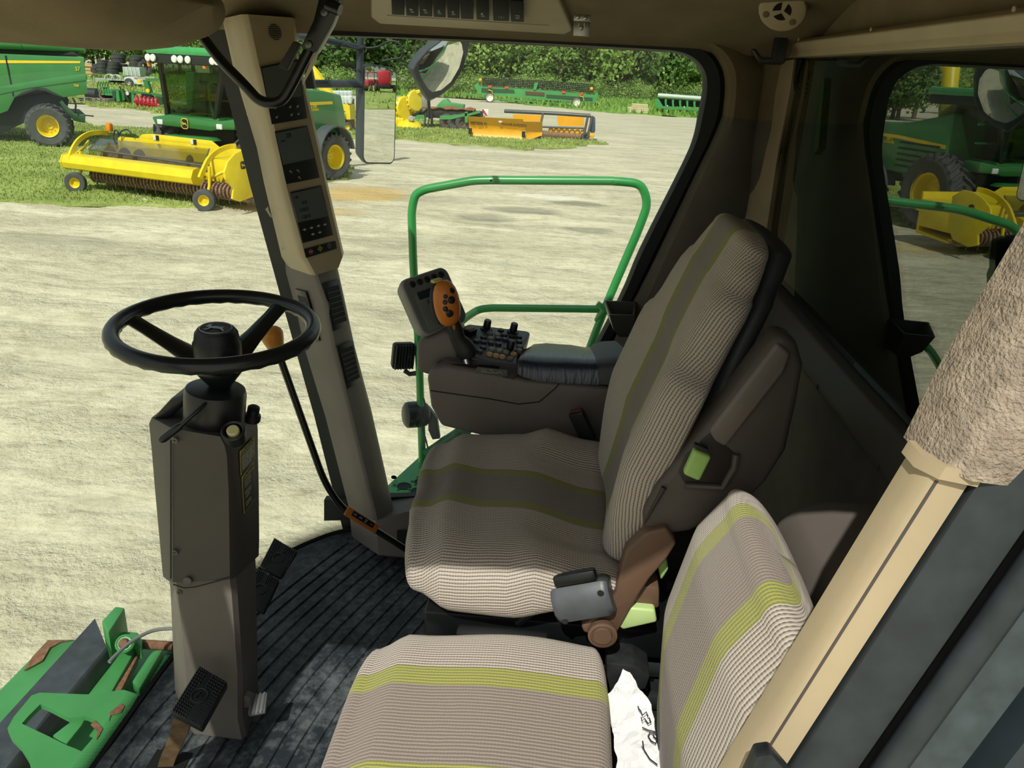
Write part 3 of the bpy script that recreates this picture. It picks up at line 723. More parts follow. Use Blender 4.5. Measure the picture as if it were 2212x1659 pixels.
# crumpled paper with handwriting between cushion and backrest
pm, ptn, pp = nodes('crumpled_paper'); pp.inputs['Base Color'].default_value = lin('dcdddf'); pp.inputs['Roughness'].default_value = .7
g = noisen(ptn, 30, 2); vn = N(ptn, 'TexVoronoi'); vn.inputs['Scale'].default_value = 34; vn.feature = 'DISTANCE_TO_EDGE'; tcn = N(ptn, 'TexCoord'); ptn.links.new(tcn.outputs['Object'], vn.inputs['Vector'])
bump(ptn, mathn(ptn, 'MULTIPLY_ADD', vn.outputs[0], 1.2, g), .7, .006, pp)
YP = 1.0
pout = [(1348, 1444), (1362, 1452), (1385, 1488), (1408, 1522), (1416, 1570), (1428, 1640), (1432, 1720), (1325, 1720), (1338, 1640), (1325, 1600), (1322, 1560), (1305, 1535), (1290, 1525), (1297, 1512), (1318, 1495), (1338, 1470)]
paper = thing('crumpled_paper', 'crumpled white paper with handwritten digits tucked beside the buddy seat cushion', 'paper', tuple(aY(1370, 1580, YP)))
b = bmesh.new(); pts = [aY(x, y, YP+.10*(1650-y)/200) for x, y in pout]; f = b.faces.new([b.verts.new(p) for p in pts]); 
bmesh.ops.triangulate(b, faces=b.faces[:]); bmesh.ops.subdivide_edges(b, edges=b.edges[:], cuts=5, use_grid_fill=True); bmesh.ops.triangulate(b, faces=b.faces[:])
for v in b.verts:
    q = v.co*28; d = noise.noise(q)*.013+abs(noise.noise(q*2.1))*.009; v.co += V((-.5, -.75, .3))*d
r = bmesh.ops.extrude_face_region(b, geom=b.faces[:])
for v in [e for e in r['geom'] if isinstance(e, bmesh.types.BMVert)]: v.co += V((.0006, .0007, 0))
m = MB(); m.bm(b); ob('sheet', m, pm, paper, 12)
ink = M('black_ink', '14141a', .6, var=0)
def stroke(m, pts, dy=-.021):
    m.tube([aY(x-8, y, YP+.10*(1650-y)/200+dy) for x, y in pts], .0011, 5)
m = MB()
for pts in ([(1386, 1525), (1387, 1530), (1392, 1536), (1396, 1545), (1404, 1538), (1408, 1548)], [(1393, 1549), (1395, 1558), (1400, 1552), (1408, 1563), (1414, 1560), (1410, 1550)],
            [(1395, 1571), (1408, 1577), (1424, 1581)], [(1426, 1584), (1412, 1582), (1408, 1590), (1414, 1600), (1424, 1606), (1427, 1598), (1418, 1588)], [(1396, 1600), (1397, 1610), (1399, 1620), (1412, 1640), (1428, 1652)], [(1394, 1613), (1400, 1618)]):
    stroke(m, pts)
ob('handwriting', m, ink, paper)
# ================================================================ STEERING COLUMN
YC = 1.50
colm = thing('steering_column', 'dark brown steering column with caution labels, carrying the black steering wheel', 'steering column', tuple(aZ(480, 1545, FZ)))
def colring(A, B, Cc, D, z_only=None):
    a, b, c, d = aY(*A, YC+.03), aY(*B, YC-.075), aY(*Cc, YC-.08), aY(*D, YC+.09)
    e = 0.10
    return [a+V((.0, .10, 0)), a, a+(b-a)*.8, b+(c-b)*.04, b+(c-b)*.5, c+(b-c)*.06, c+(d-c)*.1, c+(d-c)*.55, d, d+V((-.03, .03, 0)), d+V((-.07, .04, 0)), a+V((.05, .15, 0))]
rows = [((338, 1300), (374, 1345), (512, 1330), (556, 1300)), ((352, 1245), (368, 1258), (505, 1252), (559, 1200)), ((346, 1180), (368, 1190), (504, 1185), (560, 1165)),
        ((335, 1060), (367, 1068), (502, 1060), (559, 1050)), ((328, 975), (367, 985), (498, 985), (557, 965)), ((322, 915), (368, 945), (492, 962), (557, 930)), ((328, 902), (372, 926), (482, 944), (555, 905))]
m = MB(); m.loft([colring(*r) for r in rows[1:]]); upper = ob('upper_cover', m, dbrown_pl, colm, 30)
lr = [((378, 1490), (404, 1545), (520, 1552), (558, 1500)), ((374, 1400), (396, 1445), (520, 1450), (556, 1420)), ((368, 1270), (380, 1290), (508, 1280), (553, 1240)), ((362, 1235), (374, 1245), (503, 1245), (551, 1190))]
def lowring(A, B, Cc, D):
    a, b, c, d = aY(*A, YC+.04), aY(*B, YC-.06), aY(*Cc, YC-.065), aY(*D, YC+.08)
    return [a+V((0, .08, 0)), a, a+(b-a)*.85, b+(c-b)*.04, c+(b-c)*.06, c+(d-c)*.1, d, d+V((-.03, .03, 0)), a+V((.05, .12, 0))]
m = MB(); rr = [lowring(*r) for r in lr]; rr.insert(0, [V((p.x+.004, p.y+.004, FZ+.002)) for p in rr[0]]); m.loft(rr); ob('lower_cover', m, brown_pl, colm, 30)
# seam lines, moulded cap and screws
m = MB(); m.tube([aY(369, y, YC-.0775) for y in (950, 1050, 1150, 1250)], .0016, 5); ob('cover_seam', m, black_pl, colm)
m = MB(); m.tube([aY(x, y, YC-.082) for x, y in [(374, 1262), (398, 1270), (420, 1268), (470, 1255), (500, 1246)]], .0014, 5); ob('lower_seam', m, black_pl, colm)
m = MB(); m.ext([aY(x, y, YC+.02) for x, y in [(328, 905), (368, 862), (402, 852), (402, 872), (362, 906)]], (0, .09, -.0), .006, 2); ob('switch_cover', m, black_pl, colm)
for x, y in ((378, 951), (378, 1193), (388, 1279)):
    p = aY(x, y, YC-.081); m = MB(); m.lathe([(.0068, 0), (.0062, .002), (.002, .0022)], p, (0, -1, 0), 14); s_ = ob('screw', m, M('grey_steel', '6a6a66', .4, .8), colm)
    m = MB(); T = frame(p+V((0, -.0023, 0)), (1, 0, 0), (0, 0, 1)); m.poly2([(-.004, -.0007), (.004, -.0007), (.004, .0007), (-.004, .0007)], T, .0002); m.poly2([(-.0007, -.004), (.0007, -.004), (.0007, .004), (-.0007, .004)], T, .0002); ob('cross_slot', m, black_pl, s_)
p = aY(406, 1254, YC-.081); m = MB(); m.lathe([(.0095, 0), (.009, .003), (.006, .004), (.0035, .0035)], p, (0, -1, 0), 18); ob('hinge_bolt', m, brown_pl, colm)
# caution labels on the right facet
c0, d0 = aY(498, 985, YC-.08), aY(557, 965, YC+.09); c1, d1 = aY(504, 1185, YC-.08), aY(560, 1165, YC+.09)
nR2 = (d0-c0).cross(c1-c0).normalized(); nR2 = nR2 if nR2.x > 0 else -nR2
lab_y = M('label_yellow', 'b0a24a', .5, var=.05); lab_k = M('label_black', '15181a', .45, var=.1); lab_w = M('label_white_print', 'b9b8ac', .5, var=0)
def onr(x, y, l): return onp(x, y, c0, nR2, l)
def label(q, hfrac, lines, numbers):
    P4 = [onr(x, y, .0025) for x, y in q]
    m = MB(); m.ext(P4, nR2*.0006); lb = ob('caution_label', m, lab_y, colm)
    xd = (P4[1]-P4[0]).normalized(); dn = (P4[3]-P4[0]); up = -dn.normalized(); wd = (P4[1]-P4[0]).length; ht = dn.length
    def PT(u, v, l=.0004): return P4[0]+(P4[1]-P4[0])*u+dn*v+nR2*l
    m = MB(); m.ext([PT(.05, hfrac, .0007), PT(.95, hfrac, .0007), PT(.95, .98, .0007), PT(.05, .98, .0007)], nR2*.0003); ob('text_panel', m, lab_k, lb)
    m = MB(); m.text('CAUTION', wd*.165, frame(PT(.58, hfrac*.5, .0009), xd, up)); T = frame(PT(.14, hfrac*.52, .0009), xd, up); s = wd*.075; m.poly2([(-s, -s), (s, -s), (0, s)], T, .0003); ob('heading', m, lab_k, lb)
    m = MB()
    for i, (v, tx) in enumerate(lines): m.text(tx, wd*.066, frame(PT(.16 if numbers else .1, v, .0011), xd, up), .0001, 'LEFT')
    ob('fine_print', m, lab_w, lb)
label([(515, 975), (546, 943), (547, 992), (517, 1027)], .22, [(.32+.1*i, s) for i, s in enumerate(('BEFORE LEAVING THE SEAT,', 'STOP ENGINE, SET PARK', 'BRAKE, LOWER HEADER TO', 'GROUND AND REMOVE KEY.', 'NEVER CLEAN OR ADJUST', 'WHILE ENGINE RUNS.'))], 0)
label([(519, 1029), (545, 996), (548, 1076), (524, 1110)], .16, [(.22+.072*i, s) for i, s in enumerate(('1 CHECK BRAKES', '  BEFORE DRIVING', '  ON THE ROAD.', '', '2 ENGAGE LOCK', '  OF PEDALS FOR', '  TRANSPORT.', '', '3 OBSERVE ALL', '  TRAFFIC RULES.'))], 1)
# collar, stalk, buttons
WC = aY(466, 708, 1.503); WN = V((.03, -.062, 1)).normalized()
ccb = aY(463, 905, 1.50); cct = aY(466, 838, 1.50)
m = MB(); m.lathe([(.050, -.035), (.054, -.028), (.054, -.012), (.0605, -.010), (.0615, -.006), (.0615, (cct-ccb).length-.012), (.0585, (cct-ccb).length-.002), (.052, (cct-ccb).length), (.018, (cct-ccb).length+.001)], ccb, cct-ccb, 40); collar = ob('column_collar', m, black_pl, colm)
m = MB(); m.tube([aY(443, 872, 1.437), aY(425, 889, 1.42), aY(395, 915, 1.405), aY(392, 918, 1.404), aY(388, 921, 1.403), aY(352, 948, 1.395), aY(347, 952, 1.394)], [.0036, .0042, .0045, .0045, .0075, .0085, .006], 10); ob('signal_stalk', m, black_steel, colm)
p = aY(505, 936, 1.425); ax_ = V((.12, -.55, .83))
m = MB(); m.lathe([(.0215, -.02), (.0235, .0), (.0235, .010), (.021, .012), (.0175, .010), (.016, -.003), (.001, -.003)], p, ax_, 24); br = ob('button_ring', m, black_pl, colm)
m = MB(); m.lathe([(.0125, -.004), (.0125, .012), (.0105, .0145), (.001, .0145)], p, ax_, 20); ob('yellow_button', m, M('cream_plastic', 'd8cf96', .45, var=.05), colm)
p = aY(546, 895, 1.55); m = MB(); m.lathe([(.018, -.014), (.018, -.004), (.013, .0), (.013, .018), (.010, .020), (.001, .020)], p, V((.25, -.2, .9)), 16); ob('round_knob', m, black_pl, colm)
# steering wheel (a part of the column that turns on it)
wheel = thing('steering_wheel', 'black three spoke steering wheel with a leaping deer badge on its hub', 'steering wheel', tuple(WC))
wx = V((1, 0, 0)); wx = (wx-WN*wx.dot(WN)).normalized(); wy = WN.cross(wx)
R = .190
wb = M('wheel_black', '15191b', .3, var=.15)
m = MB(); rings = []
for k in range(72):
    a = 2*pi*k/72; d = wx*cos(a)+wy*sin(a); r = []
    for j in range(14):
        b_ = 2*pi*j/14; rr_ = .0155+(.0012*sin(k*2*pi*5/12) if sin(b_) < -.3 else 0)
        r.append(WC+d*(R+rr_*cos(b_))+WN*rr_*sin(b_))
    rings.append(r)
rings.append(rings[0]); m.loft(rings, caps=False); ob('rim', m, wb, wheel, 60)
HB = WC-WN*.082
for a in (radians(176), radians(66), radians(-46)):
    d = wx*cos(a)+wy*sin(a); t_ = WN.cross(d); rows = []
    for s, w_, h_ in ((.015, .034, .02), (.05, .034, .013), (.10, .025, .010), (.15, .020, .010), (.178, .020, .010), (.192, .026, .009)):
        up = HB+WN*(.082*(max(0, (s-.03))/.16)**1.05)
        c = up+d*s; dirn = d
        rows.append([c+t_*w_*cos(q)+WN*h_*sin(q) for q in [2*pi*j/12 for j in range(12)]])
    m = MB(); m.loft(rows); ob('spoke', m, wb, wheel, 60)
m = MB(); m.lathe([(.017, -.045), (.020, -.038), (.024, -.03), (.046, .0), (.050, .012), (.050, .02), (.03, .024)], HB-WN*.012, WN, 32); ob('hub_base', m, wb, wheel)
HB = WC-WN*.072
m = MB(); m.lathe([(.047, .018), (.0475, .045), (.0445, .050), (.042, .066), (.036, .074), (.001, .076)], HB-WN*.004, WN, 40); hub = ob('hub_cap', m, M('hub_black', '16191b', .45, bs=300, bstr=.2), wheel)
Tb = frame(HB+WN*.0725, wx, wy)
m = MB(); m.tube([Tb @ V((x*.031, y*.031, 0)) for x, y in disc(1, 40)], .0009, 6, closed=True)
deer = [(-.95, .10), (-.80, .25), (-.85, .52), (-.72, .38), (-.62, .62), (-.58, .30), (-.42, .14), (0, .20), (.40, .12), (.62, .24), (.58, .02), (.80, -.22), (1.0, -.55), (.86, -.50), (.58, -.26), (.36, -.16), (0, -.16), (-.30, -.14), (-.45, -.38), (-.78, -.54), (-.82, -.44), (-.56, -.26), (-.54, -.04), (-.70, .02), (-.85, .0)]
m.poly2([(x*.023, y*.030) for x, y in deer], Tb, .0006); ob('deer_badge', m, M('silver_print', 'a9b0b0', .35, .4, var=0), hub)

# ================================================================ GEAR LEVER
YL_ = 1.86
lev = thing('gear_lever', 'long black gear lever with orange knob beside the steering wheel', 'gear lever', tuple(aY(868, 1185, 1.95)))
path = fillet([aY(600, 760, YL_), aY(613, 795, YL_), aY(700, 1040, YL_), aY(738, 1098, YL_+.02), aY(800, 1138, YL_+.06), aY(870, 1182, YL_+.11), aY(905, 1205, YL_+.14)], .06)
m = MB(); m.tube(path, .0092, 12); ob('rod', m, black_steel, lev)
kb = aY(601, 765, YL_); kt = aY(583, 712, YL_); ka = kt-kb; L_ = ka.length
m = MB(); m.lathe([(.012, -.004), (.016, .004), (.0265, L_*.62), (.0285, L_*.78), (.026, L_*.95), (.018, L_*1.06), (.006, L_*1.11), (.001, L_*1.115)], kb, ka, 24); ob('orange_knob', m, M('orange_plastic', 'c8842c', .4, var=.1), lev)
a_, b_ = aY(745, 1102, YL_+.008), aY(812, 1143, YL_+.055); dx = (b_-a_); nrm = V((.2, -.75, .6)); nrm = (nrm-dx.normalized()*nrm.dot(dx.normalized())).normalized(); yy = nrm.cross(dx.normalized())
T = frame(a_+dx*.5+nrm*.006, dx, yy)
m = MB(); m.box((0, 0, 0), (dx.length, .026, .008), T, .003); gl = ob('gear_label', m, M('orange_label', 'b0682e', .5), lev)
m = MB(); m.box((0, .003, .0045), (dx.length*.68, .014, .002), T, .0008); gp_ = ob('black_strip', m, lab_k, gl)
m = MB()
for k, ch in enumerate(('3', '2', 'N', '1')): m.text(ch, .012, T @ Matrix.Translation((-.030+.020*k, .003, .0058)) @ Matrix.Rotation(radians(90 if ch != 'N' else 90), 4, 'Z'))
ob('gear_numbers', m, icon_m, gl)

# ================================================================ PEDALS
def pedal_pad(name, quad, Y, parent, ring='', thick=.018):
    P4 = [aY(x, y, yy_) for (x, y), yy_ in zip(quad, Y)]
    xd = (P4[1]-P4[0]); yd = (P4[3]-P4[0]); n = xd.cross(yd).normalized(); n = n if n.z > 0 else -n
    m = MB(); m.ext(P4, -n*thick, .006, 2); pad = ob(name, m, rubber, parent)
    m = MB()
    nx, ny = 12, 16
    for i in range(nx):
        for j in range(ny):
            u, v = (i+.7)/(nx+.4), (j+.7)/(ny+.4)
            if abs(u-.5) < .22 and abs(v-.5) < .18: continue
            if (.36 < u < .46 and v < .5) or (.54 < u < .64 and v > .5): continue
            p = P4[0]+xd*u+yd*v+n*.001; a = xd.normalized()*.0026; b = yd.normalized()*.0026
            m.add([p-a-b, p+a-b, p+a+b, p-a+b, p+n*.003], [(0, 1, 4), (1, 2, 4), (2, 3, 4), (3, 0, 4)])
    ob('grip_studs', m, black_pl, pad, 0)
    c = P4[0]+xd*.5+yd*.5+n*.0015; T = frame(c, xd, yd if xd.cross(yd).dot(n) > 0 else -yd)
    m = MB(); m.tube([T @ V((x*.017, y*.017, 0)) for x, y in disc(1, 24)], .0018, 6, closed=True)
    if ring: m.text(ring, .026, T, .0012)
    ob('raised_ring', m, black_pl, pad)
    return P4, n
pd = thing('brake_pedal', 'pair of black studded brake pedals side by side right of the column', 'pedals', tuple(aZ(620, 1300, FZ)))
# each pad quad: far edge left, far edge right, near right, near left
pedal_pad('pedal_pad', [(592, 1160), (643, 1190), (606, 1248), (560, 1222)], (2.06, 2.03, 1.93, 1.96), pd)
pedal_pad('pedal_pad', [(556, 1226), (604, 1252), (570, 1324), (520, 1296)], (1.945, 1.92, 1.81, 1.84), pd)
m = MB(); 
for q in ((585, 1235, 1.985), (545, 1300, 1.87)):
    p = aY(*q); m.tube([p-V((0, 0, .012)), p+V((-.05, .01, -.06)), V((p.x-.08, p.y+.01, FZ))], .009, 8)
m.tube([aY(585, 1235, 2.0)+V((-.05, 0, -.06)), aY(545, 1300, 1.86)+V((-.05, 0, -.06))], .008, 8); ob('pedal_arm', m, black_steel, pd)
pk = thing('park_pedal', 'single studded pedal marked P on a brown arm at the foot of the column', 'pedal', tuple(aZ(350, 1640, FZ)))
P4, n = pedal_pad('pedal_pad', [(430, 1436), (492, 1472), (436, 1572), (368, 1536)], (1.40, 1.375, 1.265, 1.29), pk, 'P', .026)
m = MB(); pts = [aY(395, 1552, 1.30), aY(384, 1590, 1.305), aY(362, 1640, 1.33), aY(352, 1675, 1.35)]
dv = V((.0, 1, 0))
rows = []
for p, w_ in zip(pts, (.020, .018, .017, .016)):
    a = V((1, .2, 0))*w_; rows.append([p-a, p+a, p+a+V((0, .012, .0)), p-a+V((0, .012, 0))])
m.loft(rows); ob('pedal_arm', m, M('worn_brown_steel', '7a6248', .6, .1, var=.35, vs=40), pk)
m = MB(); c = aY(352, 1640, 1.345); m.ext([(c.x-.035, c.y-.05, FZ+.004), (c.x+.05, c.y-.05, FZ+.004), (c.x+.05, c.y+.04, FZ+.004), (c.x-.035, c.y+.04, FZ+.004)], (0, 0, .002)); ob('floor_slot', m, M('slot_black', '040505', .9, var=0), pk)
fp_ = thing('latch_pedal', 'small grey ribbed foot latch at the right foot of the column', 'pedal', tuple(aY(550, 1530, 1.47)))
m = MB(); m.ext([aY(x, y, 1.46) for x, y in [(488, 1505), (530, 1503), (548, 1512), (546, 1528), (510, 1534), (490, 1524)]], (0, .02, 0), .004); ob('latch_arm', m, brown_pl, fp_)
m = MB(); T = frame(aY(558, 1522, 1.45), (.9, .1, .25), (-.2, .9, .3))
m.box((0, 0, 0), (.042, .05, .012), T, .004)
for k in range(4): m.tube([T @ V((-.015+.010*k, -.024, .007)), T @ V((-.015+.010*k, .024, .007))], .0028, 6)
ob('ribbed_tread', m, M('grey_rubber', '5a5c5c', .5), fp_)

# ================================================================ ARMREST CONSOLE
con = thing('armrest_console', 'brown armrest console with keypad and taped armrest beyond the operator seat', 'console', tuple(aY(1100, 990, 1.98)))
YA = 1.865
prof = [(921, 812), (934, 796), (960, 789), (1090, 812), (1118, 818), (1135, 822), (1205, 828), (1320, 838), (1345, 880), (1330, 985), (1180, 985), (1060, 948), (952, 922), (930, 880)]
P = [aY(x, y, YA) for x, y in prof]
m = MB(); m.ext(P, (0, .20, 0), .014, 3); body = ob('body', m, brown_pl, con)
m = MB(); m.tube([aY(x, y, YA-.001) for x, y in [(930, 844), (980, 851), (1060, 862), (1120, 873), (1165, 868), (1200, 838), (1208, 828)]], .0014, 5); ob('body_seam', m, black_pl, con)
# front upper housing beneath the monitor
m = MB(); q = [aY(x, y, 1.93) for x, y in [(899, 742), (910, 735), (955, 716), (975, 716), (990, 760), (990, 800), (925, 812), (900, 802)]]; m.ext(q, (0, .18, -.0), .012, 3); ob('front_housing', m, brown_pl, con)
# dark upper deck with the lever slot and chart plate
deckm = M('deck_plastic', '474545', .5, bs=900, bstr=.2, bd=.0004)
m = MB(); rows = []
q = [aY(x, y, YA+.0) for x, y in [(935, 800), (1112, 818), (1122, 806), (1120, 790)]]
m.ext([aY(932, 804, YA), aY(1110, 818, YA), aY(1130, 800, YA+.03), aY(1128, 785, YA+.05), aY(1000, 772, YA+.05), aY(945, 778, YA+.04)], (0, .01, -.02), .004); ob('lever_deck', m, deckm, con)
zl = aY(1010, 795, YA+.02).z
m = MB(); 
c = [aY(x, y, YA+.022)+V((0, -.004, .003)) for x, y in [(945, 797), (948, 791), (960, 787), (1065, 790), (1080, 793), (1078, 798), (1066, 800), (960, 801)]]; m.ext(c, (0, -.002, .001)); ob('lever_slot', m, M('slot_black', '040505', .9, var=0), con)
q = [aY(x, y, YA+.006)+V((0, -.004, .002)) for x, y in [(1027, 800), (1032, 793), (1096, 800), (1096, 813), (1028, 806)]]
m = MB(); m.ext(q, (0, -.002, .001)); pl_ = ob('chart_plate', m, M('chart_grey', '4c4c4a', .35), con)
m = MB()
for pts in ([(1040, 799), (1050, 800), (1052, 804), (1040, 803)], [(1052, 804), (1066, 805), (1064, 800), (1058, 799)], [(1066, 805), (1074, 806), (1080, 803), (1086, 808)]): m.tube([aY(x, y, YA+.006)+V((0, -.008, .003)) for x, y in pts], .0006, 4)
ob('shift_chart', m, icon_m, pl_)
# keypad panel
K0 = [aY(1006, 764, 1.925), aY(1130, 800, 1.905), aY(1142, 716, 2.10), aY(1012, 699, 2.10)]
nK = (K0[1]-K0[0]).cross(K0[3]-K0[0]).normalized(); nK = nK if nK.z > 0 else -nK
def onk(x, y, l=.0): return onp(x, y, K0[0], nK, l)
q = [onk(x, y) for x, y in [(1002, 768), (1096, 790), (1120, 798), (1118, 770), (1140, 732), (1146, 718), (1138, 714), (1012, 699), (1003, 703), (1000, 730)]]
m = MB(); m.ext(q, -nK*.05, .006, 3); kp = ob('keypad_panel', m, M('keypad_dark', '4b4d51', .45, bs=900, bstr=.2, bd=.0003), con)
kd = M('key_dark', '33393d', .4, var=.1); kg = M('key_grey', '958f84', .5, var=.06); kgd = M('key_mid', '727876', .5, var=.06); ko = M('key_amber', 'c6a066', .45, var=.06)
keys = [(935, 625, kd), (850, 648, kgd), (908, 657, kg), (960, 660, kd), (1018, 670, kd), (1073, 675, kd), (800, 680, kd), (856, 686, kg), (911, 688, kd), (965, 695, kd), (1075, 712, kd), (746, 708, kd), (800, 715, kd), (857, 722, kd), (914, 730, kd),
        (1080, 750, kgd), (797, 757, kd), (864, 770, kg), (922, 780, kg), (975, 792, kg), (1076, 780, kgd), (770, 787, kd), (846, 808, ko), (897, 820, ko), (945, 828, ko), (1033, 808, ko), (1006, 842, kgd)]
kx = (onk(1100, 760)-onk(1020, 745)).normalized(); ky = nK.cross(kx)
for x, y, mm in keys:
    p = onk(820+x/3.568, 540+y/3.568, .0); m = MB(); m.lathe([(.0088, -.001), (.0086, .0045), (.0072, .006), (.001, .0063)], p, nK, 16); kb_ = ob('key', m, mm, kp)
for x, y in ((822, 612), (1026, 636), (1003, 768)):
    p = onk(820+x/3.568, 540+y/3.568, .0); m = MB(); m.lathe([(.0165, 0), (.016, .004), (.0105, .0055), (.0098, .026), (.0085, .028), (.001, .028)], p, nK, 18); ob('dial_knob', m, black_pl, kp)
p = onk(1015, 722, .006); T = frame(p, kx*.5+ky*.8, -kx*.8+ky*.5); m = MB(); m.box((0, 0, 0), (.034, .022, .020), T, .003); rk = ob('rocker_housing', m, black_pl, kp)
m = MB(); m.box((0, .001, .009), (.028, .013, .008), T, .003); ob('yellow_rocker', m, M('dull_yellow', '8c8a3c', .5), rk)
# padded armrest with tape wrap
def armring(s):
    # s 0..1 from keypad to backrest; top far edge, top near edge, bottom near edge
    tb = [(0, ((1142, 752), (1118, 776), (1118, 808))), (.18, ((1152, 744), (1128, 776), (1128, 812))), (.35, ((1180, 742), (1160, 782), (1160, 822))), (.6, ((1235, 746), (1225, 784), (1225, 828))), (.78, ((1270, 752), (1285, 786), (1290, 830))), (.9, ((1288, 738), (1315, 784), (1320, 832))), (1, ((1330, 736), (1370, 780), (1380, 830)))]
    for (a, x), (b_, y) in zip(tb, tb[1:]):
        if s <= b_: k = (s-a)/(b_-a); q = [(p[0]+(r[0]-p[0])*k, p[1]+(r[1]-p[1])*k) for p, r in zip(x, y)]; break
    f_, n_, bt = aY(*q[0], 2.08), aY(*q[1], 1.875), aY(*q[2], 1.865)
    return [bt+V((0, .19, 0)), bt, n_+(bt-n_)*.25+V((0, -.004, 0)), n_+(bt-n_)*.05+(f_-n_)*.03, n_+(f_-n_)*.25+V((0, 0, .003)), n_+(f_-n_)*.7+V((0, 0, .003)), f_, f_+V((0, .005, -.03))]
m = MB(); m.loft([armring(i/14) for i in range(15)]); arm_ = ob('armrest_pad', m, M('armrest_vinyl', '3f4347', .5, bs=600, bstr=.2, bd=.0005), con, 60)
tm_, tt_, tp_ = nodes('sky_tinted_black_tape'); tp_.inputs['Base Color'].default_value = lin('1f2b3e'); tp_.inputs['Roughness'].default_value = .28; tp_.inputs['Specular IOR Level'].default_value = .7  # blue in the base colour paints a sky sheen onto black tape
tcn = N(tt_, 'TexCoord'); mp_ = N(tt_, 'Mapping'); mp_.inputs['Scale'].default_value = (60, 5, 9); tt_.links.new(tcn.outputs['Object'], mp_.inputs[0]); bump(tt_, noisen(tt_, 1.6, 4, mp_.outputs[0]), .8, .004, tp_)
def grow(r, d):
    c = sum((V(p) for p in r), V((0, 0, 0)))/len(r); return [p+(p-c).normalized()*d for p in r]
m = MB(); rr = []
for i in range(19):
    s = .06+.74*i/18; rr.append(grow(armring(s), .0025+.0012*random.random()))
m.loft(rr); ob('tape_wrap', m, tm_, con, 60)
# monitor
mon = thing('monitor', 'grey cab monitor with five round buttons behind the orange joystick', 'monitor', tuple(aY(920, 745, 2.0)))
TL, TR, BR, BL = aY(866, 603, 1.95), aY(967, 576, 2.07), aY(1005, 690, 2.02), aY(910, 735, 1.90)
xm = ((TR-TL)+(BR-BL)).normalized(); ym = ((TL-BL)+(TR-BR)).normalized(); nM = xm.cross(ym).normalized(); nM = nM if nM.y < 0 else -nM; ym = nM.cross(xm); 
cM = (TL+TR+BR+BL)/4; Wm = ((TR-TL).length+(BR-BL).length)/2; Hm = ((TL-BL).length+(TR-BR).length)/2
T = frame(cM, xm, ym)
mg = M('monitor_grey', '8b8b82', .5, bs=900, bstr=.2, bd=.0004); mgd = M('monitor_dark', '727574', .5)
m = MB(); rows = []
for d, s in ((-.040, .80), (-.036, .90), (-.018, .97), (-.008, 1.0), (0, 1.0), (.004, .97)):
    rows.append([T @ V((x*s, y*s, d)) for x, y in rrect(Wm, Hm, .022, 5)])
m.loft(rows); mb_ = ob('case', m, mg, mon)
m = MB(); rows = [[T @ V((x, y, d)) for x, y in rrect(Wm*.93, Hm*.93, .016, 5)] for d in (.0035, .006)]; m.loft(rows); ob('bezel', m, mgd, mon)
m = MB(); m.loft([[T @ V((x, y-.018, d)) for x, y in rrect(Wm*.72, Hm*.62, .008, 4)] for d in (.006, .0075)]); sc_ = ob('screen', m, M('screen_grey', '7a7e7a', .4), mon)
m = MB(); m.loft([[T @ V((x, y+.024, d)) for x, y in rrect(Wm*.60, .020, .003, 3)] for d in (.0075, .0083)]); ob('status_bar', m, M('status_blue', '1f2c3a', .3), sc_)
m = MB(); m.text('0.0', .015, T @ Matrix.Translation((-.018, .003, .0078)), .0002); ob('readout', m, lcdseg, sc_)
m = MB()
for k in range(3): m.poly2([(-.004, -.004), (.004, -.004), (.004, .004), (-.004, .004)], T @ Matrix.Translation((-.02, -.030-.013*k, .0078)), .0003)
ob('screen_icon', m, lcdseg, sc_)
for k in range(5):
    c = T @ V((-Wm*.30+Wm*.155*k, Hm*.375, .006)); m = MB(); m.lathe([(.0088, 0), (.0085, .002), (.0075, .0035), (.001, .004)], c, T.to_3x3() @ V((0, 0, 1)), 18); ob('round_button', m, black_pl, mon)
m = MB(); m.tube([aY(950, 720, 2.02), aY(955, 745, 2.03), aY(960, 760, 2.03)], .018, 10); ob('neck', m, black_pl, mon)
# joystick
joy = thing('joystick', 'orange and black multifunction joystick standing on the armrest console', 'joystick', tuple(aY(1011, 800, 1.89)))
YJ = 1.90
m = MB(); m.tube([aY(1012, 806, YJ-.01), aY(1006, 776, YJ)], .0085, 14); ob('chrome_rod', m, M('chrome', 'c9c9c6', .12, 1, var=0), joy)
neck = [((1018, 776), .006), ((1013, 772), .021), ((1008, 758), .025), ((999, 744), .023), ((990, 732), .019), ((984, 712), .0185), ((978, 695), .017), ((972, 680), .019), ((966, 664), .024), ((962, 640), .028), ((959, 622), .024), ((958, 610), .014), ((958, 604), .004)]
m = MB(); pts = [aY(x, y, YJ+.016) for (x, y), r in neck]; m.tube(smooth_path(pts, 3), [interp([(i, r) for i, (_, r) in enumerate(neck)], k/3) for k in range((len(neck)-1)*3+1)], 16); ob('black_grip', m, rubber, joy, 70)
hd = aY(964, 655, YJ-.006); up = (aY(953, 606, YJ)-aY(970, 700, YJ)).normalized(); fwd = V((.62, -.70, .18)); fwd = (fwd-up*fwd.dot(up)).normalized(); sd = up.cross(fwd)
m = MB(); rows = []
for k in range(11):
    th = pi*(k/10); rz_ = cos(th); rad = sin(th)**.75+.02
    c = hd+up*(.0575*rz_)
    rows.append([c+sd*(.0345*rad*cos(a))+fwd*((.030 if sin(a) > 0 else .016)*rad*sin(a)) for a in [2*pi*j/22 for j in range(22)]])
